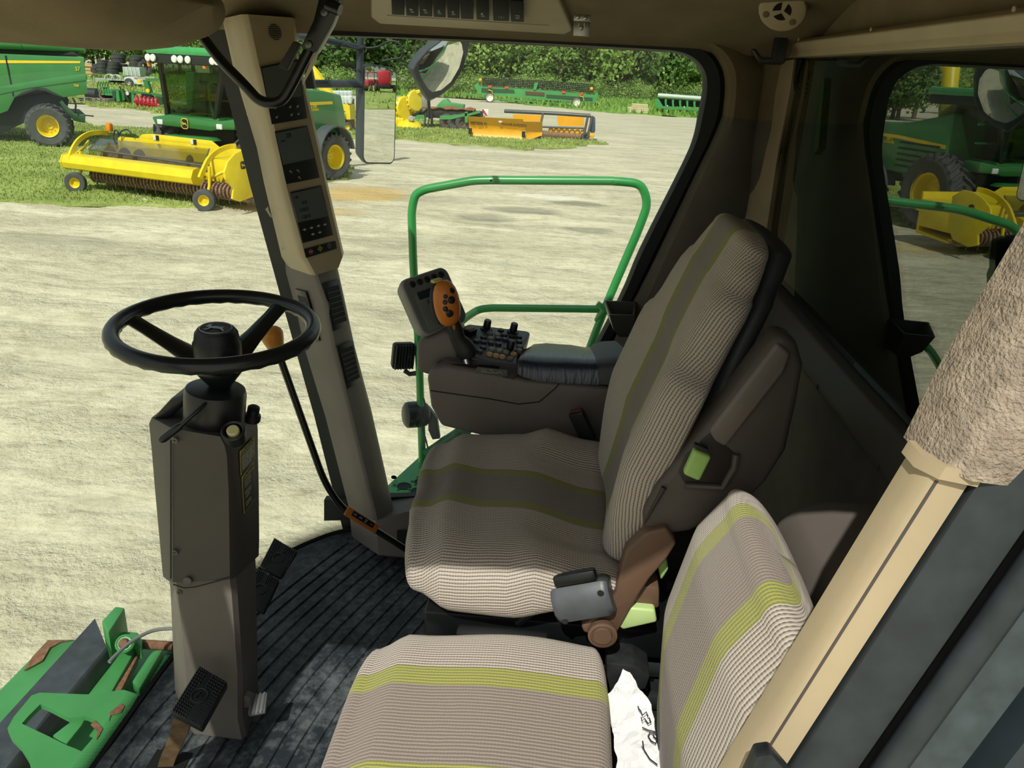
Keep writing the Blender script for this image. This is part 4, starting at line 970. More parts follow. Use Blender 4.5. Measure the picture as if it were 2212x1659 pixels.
m.loft(rows); mb2 = MB(); mb2.loft([[hd-fwd*.012+(p-hd)*1.0+((p-hd)-up*(p-hd).dot(up)-fwd*(p-hd).dot(fwd))*.10-fwd*(p-hd).dot(fwd)*.35 for p in r] for r in rows]); ob('back_shell', mb2, rubber, joy, 70)
hd_o = ob('orange_head', m, M('orange_grip', 'cf7a2e', .42, var=.08), joy, 70)
def on_head(x, y):
    p = aY(x, y, YJ-.03); o = CP; d = (p-o).normalized(); e = o-hd
    # intersect the ray with the head's ellipsoid
    A_ = [d.dot(a_)/s_ for a_, s_ in ((up, .0575), (sd, .0345), (fwd, .030))]; B_ = [e.dot(a_)/s_ for a_, s_ in ((up, .0575), (sd, .0345), (fwd, .030))]
    aa = sum(x*x for x in A_); bb_ = sum(x*y for x, y in zip(A_, B_)); cc_ = sum(x*x for x in B_)-1; dd = bb_*bb_-aa*cc_
    t_ = (-bb_-sqrt(max(0, dd)))/aa; q = o+d*t_; l = q-hd
    n_ = (up*(l.dot(up)/.0575**2)+sd*(l.dot(sd)/.0345**2)+fwd*(l.dot(fwd)/.030**2)).normalized(); return q, n_
for x, y, r in ((976, 628, .0075), (962, 641, .0055), (975, 648, .0095), (961, 653, .006), (962, 667, .0065), (971, 677, .0095)):
    q, n_ = on_head(x, y); m = MB(); m.lathe([(r, -.002), (r*.96, .003), (r*.7, .0045), (.001, .0048)], q, n_, 14); ob('thumb_button', m, black_pl, joy)
q = aY(943, 606, YJ-.01); T = frame(q, sd*-1, fwd); m = MB(); m.box((0, 0, 0), (.024, .018, .008), T, .002); ob('top_switch', m, M('cream_yellow', 'b9ae5c', .5), joy)
q = aY(982, 706, YJ-.004); T = frame(q, up, sd); m = MB(); m.poly2([(-.008, -.001), (0, -.004), (.009, 0), (0, .003)], T, .004); ob('orange_flash', m, M('orange_grip', 'cf7a2e', .42), joy)
# tray by the window
tr_ = thing('door_tray', 'small open grey plastic bin fixed at the side window sill behind the console', 'bin', tuple(aY(1340, 730, 2.34)))
tp = [aY(1305, 649, 2.36), aY(1374, 651, 2.40), aY(1371, 681, 2.30), aY(1316, 680, 2.27)]
bt = [aY(1325, 700, 2.36), aY(1362, 712, 2.40), aY(1358, 728, 2.33), aY(1338, 728, 2.31)]
c_t = sum(tp, V((0, 0, 0)))/4; c_b = sum(bt, V((0, 0, 0)))/4
ins = [c_t+(p-c_t)*.90 for p in tp]; inb = [c_b+(p-c_b)*.8+V((0, 0, .02)) for p in bt]
mid = [tp[i]*.35+bt[i]*.65+(tp[i]-c_t)*.18 for i in range(4)]
m = MB(); m.loft([bt, mid, tp, ins, inb]); ob('open_bin', m, M('bin_grey', '5d5f59', .45), tr_, 30)
# ================================================================ CEILING FITTINGS
oc = thing('overhead_console', 'tan overhead console with a row of black rocker switches above the side window', 'overhead console', tuple(aY(1000, 60, 2.33)))
PB = [aY(801, 37, 2.31), aY(819, 53, 2.335), aY(1219, 77, 2.335), aY(1237, 66, 2.325), aY(1195, -30, 2.06), aY(801, -60, 1.98)]
nO = (PB[2]-PB[1]).cross(PB[5]-PB[1]).normalized(); nO = nO if nO.z < 0 else -nO
m = MB(); m.ext([p for p in PB], -nO*.05, .006, 3); ob('panel', m, tan_pl, oc)
def ono(x, y, l=0): return onp(x, y, PB[1], nO, l)
m = MB(); q = [ono(836, 33, .0005), ono(1186, 55, .0005), ono(1186, 53.6, .0005), ono(836, 31.6, .0005)]; m.ext(q, nO*.0004); ob('panel_crease', m, dbrown_pl, oc)
xo = (PB[2]-PB[1]).normalized()
for i, (a, b_, y, ic) in enumerate(((847, 874, 28, ''), (878, 904, 30, 'A'), (907, 934, 31, 'B'), (937, 963, 33, 'C'), (967, 993, 35, 'D'), (996, 1023, 37, ''), (1030, 1057, 39, 'E'), (1066, 1100, 41, 'F'), (1104, 1132, 43, 'G'))):
    y2 = y-46
    q = [ono(a, y-1.5, .001), ono(b_, y, .001), ono(b_-1, y2, .001), ono(a-2, y2-1, .001)]
    m = MB(); m.ext(q, nO*.005, .0015); sw = ob('rocker_switch', m, M('switch_black', '121314', .7, var=.1, spec=.15), oc)
    if ic:
        c = ono((a+b_)/2, y-10, .0065); T = frame(c, xo, nO.cross(xo)); m = MB()
        yd = -1 if (T.to_3x3() @ V((0, 1, 0))).dot(ono(1000, 0)-ono(1000, 30)) < 0 else 1
        if ic != 'F': m.tube([T @ V((x*.0042, y_*.0042, 0)) for x, y_ in disc(1, 14)], .0007, 5, closed=True)
        else:
            for dx, dy in ((0, .006), (0, -.006), (.006, 0), (-.006, 0)): m.poly2([(dx-.0014, dy-.0014), (dx+.0014, dy-.0014), (dx+.0014, dy+.0014), (dx-.0014, dy+.0014)], T)
        o2 = .014*yd
        if ic in 'AB': m.poly2([(-.004, o2-.003), (.004, o2-.003), (.004, o2-.0015), (-.004, o2-.0015)], T); m.poly2([(-.005, o2+.004*yd), (.005, o2+.004*yd), (0, o2+.011*yd)], T)
        if ic in 'CD': m.poly2([(-.003, o2-.004), (.003, o2-.003), (.003, o2+.002), (-.001, o2+.001)], T); m.poly2([(-.004, o2+.008*yd), (.005, o2+.010*yd), (.001, o2+.006*yd)], T)
        if ic == 'E': m.poly2([(-.002, o2-.004), (.003, o2-.002), (-.001, o2+.004), (.003, o2+.009), (0, o2+.01), (-.004, o2+.003)], T)
        if ic == 'G': m.poly2([(-.005, o2), (.005, o2), (.005, o2+.0012), (-.005, o2+.0012)], T); m.poly2([(-.005, o2+.006), (.005, o2+.006), (.005, o2+.0072), (-.005, o2+.0072)], T); m.poly2([(.004, o2-.004), (.0055, o2-.004), (.0055, o2+.007), (.004, o2+.007)], T)
        ob('switch_icon', m, icon_m, sw)
# window latch bracket
lb_ = thing('latch_bracket', 'small bare steel latch bracket screwed above the side window', 'bracket', tuple(aY(1256, 78, 2.19)))
m = MB(); m.ext([aY(x, y, 2.19) for x, y in [(1240, 30), (1276, 32), (1276, 46), (1239, 45)]], (0, .004, 0), .001); ob('upper_plate', m, steel, lb_)
m = MB(); m.ext([aY(x, y, 2.185) for x, y in [(1239, 47), (1275, 48), (1274, 79), (1238, 77)]], (0, .004, 0), .001); ob('lower_plate', m, steel, lb_)
for q in ((1249, 37, 2.19), (1265, 39, 2.19), (1256, 60, 2.185)):
    m = MB(); m.lathe([(.005, 0), (.005, .002), (.003, .0035), (.001, .004)], aY(*q), (0, -1, 0), 12); ob('screw', m, M('polished_screw', 'c0bfb8', .3, 1), lb_)
m = MB(); m.tube([aY(x, y, 2.184) for x, y in [(1250, 50), (1250, 62), (1256, 67), (1262, 62), (1262, 50)]], .0012, 6); ob('stamped_lip', m, M('polished_screw', 'c0bfb8', .3, 1), lb_)
# round ceiling vent
vp = aY(1690, 22, 2.13); nv = V((-.22, -.80, -.50)).normalized(); vx = V((1, 0, -.35)); vx = (vx-nv*vx.dot(nv)).normalized(); T = frame(vp, vx, nv.cross(vx))
vt = thing('ceiling_vent', 'oval tan ceiling vent with dark finger holes near the coat hook', 'vent', tuple(vp))
m = MB(); m.loft([[T @ V((x*s, y*s*.92, d)) for x, y in disc(.056, 36)] for s, d in ((.9, -.06), (1, -.02), (1, -.006), (.96, .002), (.88, .005), (.2, .006))]); ob('bezel', m, tan_pl, vt)
for a in (40, 160, 280):
    m = MB(); pts = []
    for k in range(9):
        b_ = radians(a-42+84*k/8); pts.append((.0215*cos(b_), .0215*sin(b_)))
    pts += [(.004*cos(radians(a)), .004*sin(radians(a)))]
    m.poly2(pts, T @ Matrix.Translation((0, 0, .0058)), .0006); ob('vent_hole', m, M('hole_black', '0b0a08', .9, var=0), vt)
for a in (100, 220, 340):
    m = MB(); c = T @ V((.037*cos(radians(a)), .034*sin(radians(a)), .0052)); m.lathe([(.0085, 0), (.0075, .0006), (.001, .0006)], c, T.to_3x3() @ V((0, 0, 1)), 16); ob('finger_dimple', m, M('dimple_tan', '6e5f42', .6), vt)
# coat hook
hk = thing('coat_hook', 'black moulded coat hook on the tan corner trim by the rear window', 'hook', tuple(aY(1685, 80, 2.34)))
YH = 2.33
m = MB(); m.ext([aY(x, y, YH) for x, y in [(1674, 76), (1703, 76), (1697, 134), (1690, 140), (1668, 140), (1640, 137), (1624, 110), (1628, 104), (1634, 106), (1646, 124), (1668, 126)]], (0, .018, 0), .003, 2); ob('hook_body', m, M('hook_black', '25282a', .35), hk)
# bent-tube bracket hanging from the ceiling in front of the pillar
bt_ = thing('tube_bracket', 'black bent tube bracket hanging from the ceiling across the instrument pillar', 'bracket', tuple(aY(715, 0, 1.95)))
YT = 1.95
path = fillet([aY(668, 108, YT), aY(632, 180, YT), aY(608, 222, YT), aY(562, 222, YT), aY(527, 182, YT), aY(478, 133, YT+.02), aY(432, 72, YT+.04), aY(425, 55, YT+.05)], .05, 6)
m = MB(); m.tube(path, .0125, 12); ob('bent_tube', m, black_steel, bt_)
m = MB(); m.ext([aY(x, y, YT-.02) for x, y in [(697, -40), (742, -45), (728, 25), (716, 55), (682, 115), (648, 103), (676, 45)]], (0, .035, 0), .004); pl2 = ob('clamp_plate', m, black_steel, bt_)
for x, y in ((701, 27), (667, 96)):
    m = MB(); m.lathe([(.009, 0), (.008, .004), (.005, .005)], aY(x, y, YT-.02), (0, -1, 0), 12); ob('bolt', m, M('grey_steel', '6a6a66', .4, .8), pl2)
m = MB(); m.tube([aY(706, 10, YT-.025), aY(735, 22, YT-.03)], .013, 10); ob('pivot_pin', m, black_steel, bt_)
m = MB(); m.ext([aY(x, y, YT+.03) for x, y in [(633, 88), (648, 95), (618, 153), (600, 142)]], (0, .02, 0), .004); ob('foam_pad', m, M('pad_grey', '2c2c29', .7), bt_)
m = MB(); m.ext([aY(x, y, YT+.02) for x, y in [(711, 62), (706, 80), (697, 102), (684, 120), (678, 138), (653, 182), (655, 172), (668, 140), (676, 112), (690, 84)]], (.002, .0015, 0)); ob('hanging_tag', m, M('tag_card', 'd8cfb8', .8), bt_)
m = MB(); m.ext([aY(x, y, 2.42) for x, y in [(655, 108), (668, 125), (680, 192), (660, 192)]], (0, .02, 0), .003); ob('rear_plate', m, M('blue_grey_steel', '3c454b', .45), bt_)

# ================================================================ OUTSIDE OF THE CAB
YR = 3.5
rail = thing('hand_rail', 'bright green tube guard rail of the platform outside the side window', 'railing', tuple(aY(912, 1012, YR)))
px = [(913, 1016), (905, 760), (893, 580), (889, 455), (897, 420), (918, 409), (1022, 390), (1060, 389), (1330, 391), (1386, 397), (1400, 440), (1380, 495), (1316, 643), (1276, 745), (1240, 850)]
m = MB(); m.tube(smooth_path(fillet([aY(x, y, YR) for x, y in px], .10, 4), 2), .0185, 14); ob('top_rail', m, green_paint, rail, 60)
px = [(1304, 668), (1240, 667), (1062, 665), (1034, 668), (1000, 690), (965, 730), (908, 780)]
m = MB(); m.tube(fillet([aY(x, y, YR) for x, y in px], .08, 5), .0175, 12); ob('mid_rail', m, green_paint, rail, 60)
m = MB(); m.tube([aY(1290, 655, YR), aY(1308, 668, YR), aY(1288, 694, YR)], [.012, .03, .012], 10); ob('rail_gusset', m, green_paint, rail, 60)
# corner platform with drain holes
ZP = 1.37
plat = thing('corner_platform', 'green perforated corner step below the side window', 'platform', tuple(aZ(890, 1040, ZP)))
q = [aZ(x, y, ZP) for x, y in [(838, 1047), (840, 1060), (855, 1068), (920, 1074), (1100, 1080), (1100, 985), (1000, 925), (925, 968), (903, 988)]]
m = MB(); m.ext(q, (0, 0, -.05), .006); pbody = ob('deck', m, M('mid_green_paint', '2f8a4e', .45, var=.15, vs=3), plat)
for x, y, r in ((873, 1050, .032), (908, 1041, .028), (902, 1061, .031), (940, 1052, .03)):
    p = aZ(x, y, ZP+.0015); m = MB(); m.lathe([(r*1.08, -.002), (r*1.05, .002), (r, .0005), (r*.9, -.001), (.001, -.001)], p, (0, 0, 1), 20); ob('drain_hole', m, M('deck_hole', '14221b', .8), pbody)
for x, y in ((852, 1048), (860, 1058), (883, 1058), (890, 1040), (897, 1047), (902, 1031)):
    p = aZ(x, y, ZP+.001); m = MB(); m.lathe([(.007, 0), (.005, .005), (.001, .005)], p, (0, 0, 1), 8); ob('grip_stud', m, dgreen, pbody)
m = MB(); m.tube([aY(920, 985, YR-.05), aY(1010, 924, YR+.02), aY(1120, 850, YR+.10)], .030, 12); ob('lower_tube', m, dgreen, plat)
m = MB(); m.tube([aY(958, 960, YR-.01), aY(970, 952, YR-.0)], .034, 12); ob('tube_clamp', m, M('pale_steel', '9db0a0', .5, .3), plat)
m = MB(); m.tube([aZ(960, 1000, ZP-.03), V((-.30, 2.75, 1.30)), V((-.25, 2.25, 1.30))], .03, 8); ob('support_strut', m, dgreen, plat)
# work lamps
wl = thing('work_lamp', 'black finned square work lamp clamped to the left post of the green rail', 'work lamp', tuple(aY(868, 800, YR)))
T = frame(aY(871, 768, YR-.02), (.86, .5, -.08), (.1, 0, 1))
m = MB(); m.loft([[T @ V((x*s, y*s, d)) for x, y in rrect(.105, .125, .015)] for s, d in ((.7, -.05), (.95, -.02), (1, 0), (1, .012), (.92, .014))]); lampb = ob('housing', m, rubber, wl)
m = MB()
for k in range(7): m.b2((-.045+.014*k, -.058, .012), (-.040+.014*k, .058, .030), T=T)
ob('cooling_fins', m, M('fin_black', '1c2326', .4), lampb)
m = MB(); m.tube([aY(873, 800, YR), aY(885, 808, YR), aY(900, 806, YR)], .012, 8); ob('mount', m, black_steel, wl)
rl_ = thing('round_lamp', 'black round lamp on a bent bracket low on the left post of the green rail', 'work lamp', tuple(aY(895, 930, YR)))
a_, b_ = aY(874, 897, YR-.02), aY(930, 893, YR+.04)
m = MB(); d_ = (b_-a_); m.lathe([(.001, -.004), (.045, -.002), (.060, .008), (.063, .02), (.063, .075), (.058, .10), (.050, .112), (.03, .12), (.001, .122)], a_, d_, 26); ob('drum_housing', m, M('lamp_black', '1a2125', .4), rl_)
m = MB(); m.ext([aY(x, y, YR+.01) for x, y in [(925, 880), (944, 905), (950, 948), (934, 950), (925, 930)]], (0, .03, 0), .003); m2_ = ob('bent_bracket', m, M('bracket_grey', '3c474a', .5), rl_)
m = MB(); m.tube(smooth_path([aY(x, y, YR-.03) for x, y in [(915, 860), (918, 880), (912, 920), (920, 950), (928, 985)]], 4), .004, 6); ob('cable', m, rubber, rl_)
# mirrors on their tubes
blue_blk = M('blue_black_steel', '2c3840', .4, var=.15)
mir = thing('wing_mirror', 'tall rectangular wing mirror on blue black tubes outside the side window', 'mirror', tuple(aY(778, 355, 3.2)))
YM = 3.75
m = MB(); m.tube([V((-.97, 2.47, 3.43)), aY(640, 78, YM-.35), aY(704, 87, YM-.15), aY(783, 104, YM)], .0135, 12); ob('upper_arm', m, blue_blk, mir)
m = MB(); m.tube([V((-.92, 2.47, 3.05)), aY(630, 180, YM-.35), aY(672, 181, YM-.2), aY(778, 181, YM)], .0165, 12); ob('lower_arm', m, blue_blk, mir)
m = MB(); m.tube([aY(780, 60, YM), aY(776, 180, YM)], .0155, 12); ob('upright_tube', m, blue_blk, mir)
C4 = [aY(795, 136, YM), aY(866, 149, YM+.20), aY(842, 353, YM+.20), aY(774, 352, YM)]
xq = ((C4[1]-C4[0])+(C4[2]-C4[3])).normalized(); yq = ((C4[0]-C4[3])+(C4[1]-C4[2])).normalized(); yq = (yq-xq*yq.dot(xq)).normalized(); nq = xq.cross(yq).normalized(); nq = (nq+V((0, 0, .006-nq.z))).normalized()
cq = sum(C4, V((0, 0, 0)))/4; Wq = ((C4[1]-C4[0]).length+(C4[2]-C4[3]).length)/2; Hq = ((C4[0]-C4[3]).length+(C4[1]-C4[2]).length)/2
sk = (C4[0]-C4[3]); 
T = frame(cq, xq, nq.cross(xq)); 
sh = ((T.inverted() @ C4[0]).x-(T.inverted() @ C4[3]).x)/Hq
def MP(x, y, d): return T @ V((x+sh*y, y, d))
mirror_m = M('mirror_silver', 'e8ece8', 0.0, 1, var=0)
m = MB(); m.loft([[MP(x*s, y*s, d) for x, y in rrect(Wq, Hq, .035, 5)] for s, d in ((.55, -.075), (.88, -.055), (.98, -.02), (1, 0), (.985, .004), (.955, .001))]); hs = ob('mirror_housing', m, blue_blk, mir)
m = MB(); m.loft([[MP(x, y, d) for x, y in rrect(Wq*.95, Hq*.965, .03, 5)] for d in (.0005, .003)]); ob('mirror_glass', m, mirror_m, mir, 20)
m = MB(); m.tube(smooth_path([aY(x, y, YM-.02) for x, y in [(790, 104), (815, 101), (838, 90), (858, 91), (870, 108), (866, 124), (845, 128), (825, 132)]], 5), .0045, 8); ob('heater_cable', m, rubber, mir)
m = MB(); m.tube(smooth_path([aY(x, y, YM-.10) for x, y in [(702, 98), (722, 106), (745, 95), (770, 104), (790, 100)]], 4), .004, 6); ob('arm_cable', m, rubber, mir)
cv = thing('convex_mirror', 'dark framed convex mirror hanging at the top of the side window', 'mirror', tuple(aY(926, 217, 3.2)))
outl = [(893, 150), (900, 134), (922, 108), (950, 88), (970, 66), (1000, 62), (1013, 80), (1009, 110), (997, 148), (976, 184), (952, 203), (927, 216), (916, 196), (903, 172)]
def yo(x, y): return 3.72+.23*(x-893)/120-.13*(216-y)/150
O3 = [aY(x, y, yo(x, y)) for x, y in outl]; cO = sum(O3, V((0, 0, 0)))/len(O3); nO3 = nq
nq0 = nq; nq = (nq+V((0, 0, -.20))).normalized()
m = MB(); m.loft([[cO+(p-cO)*s-nq*d for p in O3] for s, d in ((.55, .07), (.92, .045), (1.02, .012), (1.03, -.003), (1.0, -.006), (.965, -.002))]); ob('mirror_shell', m, M('shell_grey', '3b4347', .5), cv)
rr_ = .34
m = MB(); m.loft([[cO+(p-cO)*s+nq*(-.004+(.145**2-((p-cO).length*s)**2)/(2*rr_)*(1-s**6)) for p in O3] for s in (.975, .95, .9, .8, .65, .5, .35, .2, .08, .01)]); ob('convex_glass', m, mirror_m, cv, 80)
m = MB(); m.tube([aY(926, 217, 3.75), aY(928, 256, 3.75)], .007, 8); ob('stay_rod', m, black_steel, cv)
m = MB(); m.tube([aY(975, 64, 3.85), aY(975, 20, 3.6), aY(975, 0, 2.7)], .014, 8); ob('hanger_arm', m, blue_blk, cv)

# header mount seen through the foot of the windshield
hm = thing('header_mount', 'scuffed green header mount with black guard below the windshield foot', 'header mount', tuple(aZ(150, 1560, 1.2)))
gp2 = M('scuffed_green', '458f50', .4, var=.12, vs=5)
rust = M('rust_brown', '7e5a42', .85, var=.4, vs=60)
m = MB(); q = [aZ(x, y, 1.22) for x, y in [(-150, 1640), (0, 1487), (104, 1382), (165, 1380), (235, 1398), (330, 1398), (430, 1400), (430, 1700), (-150, 1900)]]; m.ext(q, (0, 0, -.12), .01); ob('table_plate', m, gp2, hm)
m = MB(); q = [aZ(x, y, 1.225) for x, y in [(52, 1450), (70, 1420), (104, 1384), (160, 1383), (130, 1388), (108, 1400), (92, 1428), (70, 1440)]]; m.ext(q, (0, 0, .003)); ob('rust_patch', m, rust, hm)
bgd = M('worn_black_guard', '3a4046', .5, var=.3, vs=20)
a0, a1 = aZ(228, 1392, 1.36), aZ(-20, 1690, 1.36); b0, b1 = aZ(205, 1336, 1.36), aZ(-90, 1660, 1.36)
up_ = V((0, 0, 1)); rows = []
for s in (0, 1):
    a, b_ = (a0, b0) if s == 0 else (a1, b1); e = (b_-a); r = []
    for k in range(9): th = radians(-100+25*k); r.append(a+e.normalized()*(-.055*cos(th) if False else .055*sin(th)*-.6)+up_*(.05*cos(th))+e*.0-V((0, .0, .05)))
    r = [a-e*.32-up_*.10, a-e*.30-up_*.04, a-e*.22-up_*.005, a-e*.1+up_*.004, a, b_, b_-up_*.012, a-e*.1-up_*.012]
    rows.append(r)
m = MB(); m.loft(rows); ob('black_guard', m, bgd, hm, 50)
m = MB(); q = [aZ(x, y, 1.42) for x, y in [(219, 1341), (249, 1309), (270, 1312), (234, 1366)]]; m.ext(q, (0, 0, -.16), .006); ob('upright_post', m, gp2, hm)
m = MB(); q = [aZ(x, y, 1.34) for x, y in [(245, 1372), (262, 1362), (298, 1364), (306, 1378), (304, 1398), (285, 1384), (262, 1386)]]; m.ext(q, (0, 0, -.06), .008, 3); ob('hinge_lug', m, gp2, hm)
p = aZ(269, 1390, 1.37); m = MB(); m.lathe([(.028, -.03), (.030, .0), (.024, .004), (.022, .001), (.001, .001)], p, V((.2, -.6, .7)), 18); pin_ = ob('hinge_pin', m, gp2, hm)
m = MB(); m.lathe([(.018, 0), (.012, .012), (.001, .014)], p+V((.0, -.004, .003)), V((.2, -.6, .7)), 10); ob('rusty_bolt', m, rust, pin_)
m = MB(); m.tube([aZ(300, 1391, 1.30), aZ(375, 1396, 1.30)], .016, 10); ob('rusty_rod', m, rust, hm)
m = MB(); q = [aZ(x, y, 1.31) for x, y in [(262, 1400), (296, 1398), (240, 1496), (188, 1500)]]; m.ext(q, (0, 0, -.07), .006); ob('slide_beam', m, gp2, hm)
m = MB(); q = [aZ(x, y, 1.30) for x, y in [(300, 1404), (306, 1402), (262, 1490), (246, 1492)]]; m.ext(q, (0, 0, -.02), .004); ob('worn_edge', m, rust, hm)
m = MB(); q = [aZ(x, y, 1.33) for x, y in [(328, 1405), (352, 1402), (300, 1490), (285, 1470)]]; m.ext(q, (0, 0, -.04), .006); ob('channel_lip', m, gp2, hm)
m = MB(); m.tube(smooth_path([aZ(x, y, 1.43) for x, y in [(236, 1430), (262, 1404), (290, 1382), (325, 1364), (360, 1358), (400, 1358)]], 5), .006, 8); ob('bowden_cable', m, M('cable_grey', '77797a', .4), hm)
ZK = 1.45
outp = [(16, 1573), (30, 1548), (68, 1502), (86, 1496), (187, 1500), (267, 1490), (300, 1500), (265, 1560), (230, 1615), (180, 1690), (75, 1690), (62, 1640), (46, 1614), (24, 1592)]
inp = [(47, 1563), (60, 1548), (87, 1521), (105, 1528), (149, 1551), (187, 1547), (205, 1555), (214, 1578), (196, 1600), (176, 1623), (160, 1616), (144, 1610), (100, 1588), (70, 1574)]
m = MB(); A_ = [aZ(x, y, ZK) for x, y in outp]; B_ = [aZ(x, y, ZK) for x, y in inp]; dz = V((0, 0, -.016))
m.loft([[a for a in A_], [b for b in B_], [b+dz for b in B_], [a+dz for a in A_], [a for a in A_]], caps=False); ob('lock_plate', m, gp2, hm, 20)
m = MB(); q = [aZ(x, y, ZK-.01) for x, y in [(113, 1588), (155, 1556), (187, 1548), (175, 1568), (144, 1606), (132, 1604)]]; m.ext(q, (0, 0, -.012), .004); ob('lock_tongue', m, gp2, hm)
m = MB(); q = [aZ(x, y, ZK+.002) for x, y in [(235, 1560), (240, 1545), (262, 1540), (270, 1525), (262, 1520), (238, 1538)]]; m.ext(q, (0, 0, .001)); ob('rust_patch', m, rust, hm)
m = MB(); q = [aZ(x, y, ZK+.002) for x, y in [(196, 1566), (205, 1556), (222, 1574), (214, 1590), (208, 1598), (210, 1580)]]; m.ext(q, (0, 0, .001)); ob('rust_patch', m, rust, hm)
# the rest of the machine we sit in: engine housing behind the cab, chassis under it
own = thing('engine_housing', 'dark engine housing behind the rear window of the cab', 'engine housing', (2.6, 1.5, 1.3))
m = MB(); m.b2((.80, .58, 1.2), (5.2, 2.5, 3.45), .08); ob('side_panels', m, green_paint, own)
m = MB(); m.b2((.74, .50, 1.2), (.795, 3.1, 3.45)); ob('bulkhead', m, M('bulkhead_black', '121614', .6), own)  # black sheet added and widened past the housing to keep the rear pane dark
m = MB(); m.ext([aX(x, y, .70) for x, y in [(1776, 168), (1781, 168), (1768, 322), (1757, 334)]], (.02, 0, 0)); ob('edge_strip', m, M('leaf_green', '43a34c', .4), own)
m = MB(); m.b2((-.75, .75, .95), (4.5, 2.3, 1.55), .03); ob('chassis', m, rubber, own)
# ================================================================ YARD: GROUND, GRASS, TREES
def axis(segs):
    out = []
    for a, b_, n in segs: out += [a+(b_-a)*i/n for i in range(n)]
    return out+[segs[-1][1]]
gx = axis([(-260, -60, 10), (-60, -26, 30), (-26, -12, 60), (-12, 8, 200), (8, 40, 50), (40, 260, 12)])
gy = axis([(-160, 0, 10), (0, 2.4, 6), (2.4, 14, 150), (14, 30, 110), (30, 80, 60), (80, 320, 16)])
def gh(x, y):
    d = 1 if y > 2.2 else max(0, y/2.2)
    f = max(0, 1-max(0, y-9)/40)
    h = noise.noise((x*.35, y*.5, 0))*.05+noise.noise((x*1.1+3, y*1.9, 1))*.035*f
    h += abs(noise.noise((x*2.6, y*3.6, 5)))*.035*f+noise.noise((x*6, y*7, 2))*.014*f*f
    # wheel ruts sweeping from the left foreground to the right
    r = sin((y+x*.28+noise.noise((x*.2, y*.2, 3))*1.6)*2.5); h += .022*r*f*max(0, min(1, (y-7)/3))
    return h*d
sand, t, p = nodes('sandy_yard')
tc = N(t, 'NewGeometry'); ov = tc.outputs['Position']
mpn = N(t, 'Mapping'); mpn.inputs['Scale'].default_value = (.35, 1.0, 1); t.links.new(ov, mpn.inputs[0])
n1 = noisen(t, .55, 6, mpn.outputs[0]); n2 = noisen(t, 2.8, 6, ov, .65); n3 = noisen(t, 22, 4, ov, .7); n4 = noisen(t, .11, 4, mpn.outputs[0])
c = ramp(t, n1, [(.25, lin('bdb89e')), (.5, lin('d2ccb0')), (.72, lin('e2dcc0'))])
c = mixc(t, ramp(t, n2, [(.46, (0, 0, 0, 1)), (.70, (.55, .55, .55, 1))]), c, lin('a39a7c'))
c = mixc(t, ramp(t, n3, [(.50, (0, 0, 0, 1)), (.75, (.40, .40, .40, 1))]), c, lin('938a6e'))
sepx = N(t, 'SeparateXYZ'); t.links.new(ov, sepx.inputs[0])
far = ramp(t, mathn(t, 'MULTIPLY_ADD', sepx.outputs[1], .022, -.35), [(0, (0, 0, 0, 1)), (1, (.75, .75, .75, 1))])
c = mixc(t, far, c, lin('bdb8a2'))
def spot(cx, cy, rx, ry, col, c, amt=.8):
    dx = mathn(t, 'DIVIDE', mathn(t, 'SUBTRACT', sepx.outputs[0], cx), rx); dy = mathn(t, 'DIVIDE', mathn(t, 'SUBTRACT', sepx.outputs[1], cy), ry)
    d2 = mathn(t, 'ADD', mathn(t, 'MULTIPLY', dx, dx), mathn(t, 'MULTIPLY', dy, dy))
    d2 = mathn(t, 'MULTIPLY_ADD', n2, 1.6, mathn(t, 'ADD', d2, -.8))
    return mixc(t, ramp(t, d2, [(.35, (amt, amt, amt, 1)), (1.0, (0, 0, 0, 1))]), c, lin(col))
for _x, _y, _rx, _ry, _c, _a in ((770, 420, 1.5, 1.6, 'd0b274', .85), (660, 455, 1.6, .8, 'cdb37c', .6), (1130, 455, 1.1, .6, '858373', .75), (1050, 470, .8, .5, '8b8979', .6), (1245, 440, .9, .6, '858373', .75), (1270, 495, .7, .35, '8b8978', .7), (1180, 425, 1.0, .5, 'e6e4d6', .6), (130, 520, 1.4, .5, '97937f', .5)):
    _q = aZ(_x, _y, 0); c = spot(_q.x, _q.y, _rx, _ry, _c, c, _a)
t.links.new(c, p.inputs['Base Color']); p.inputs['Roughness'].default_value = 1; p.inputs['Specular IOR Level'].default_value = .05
n5 = noisen(t, 8, 5, ov, .7); n6 = ramp(t, noisen(t, .9, 4, mpn.outputs[0]), [(.38, (.25, .25, .25, 1)), (.62, (1, 1, 1, 1))]); hh = mathn(t, 'MULTIPLY', mathn(t, 'MULTIPLY_ADD', n3, .30, mathn(t, 'MULTIPLY_ADD', n5, .7, n2)), n6); bump(t, hh, .8, .12, p)
m = MB(); nx = len(gx)
for y in gy:
    for x in gx: m.v.append(V((x, y, gh(x, y) if -40 < x < 40 and y < 90 else 0)))
for j in range(len(gy)-1):
    for i in range(nx-1): m.f.append([j*nx+i, j*nx+i+1, (j+1)*nx+i+1, (j+1)*nx+i]); m.mi.append(0)
me_ = ob('ground', m, sand, None, 180); me_['kind'] = 'structure'

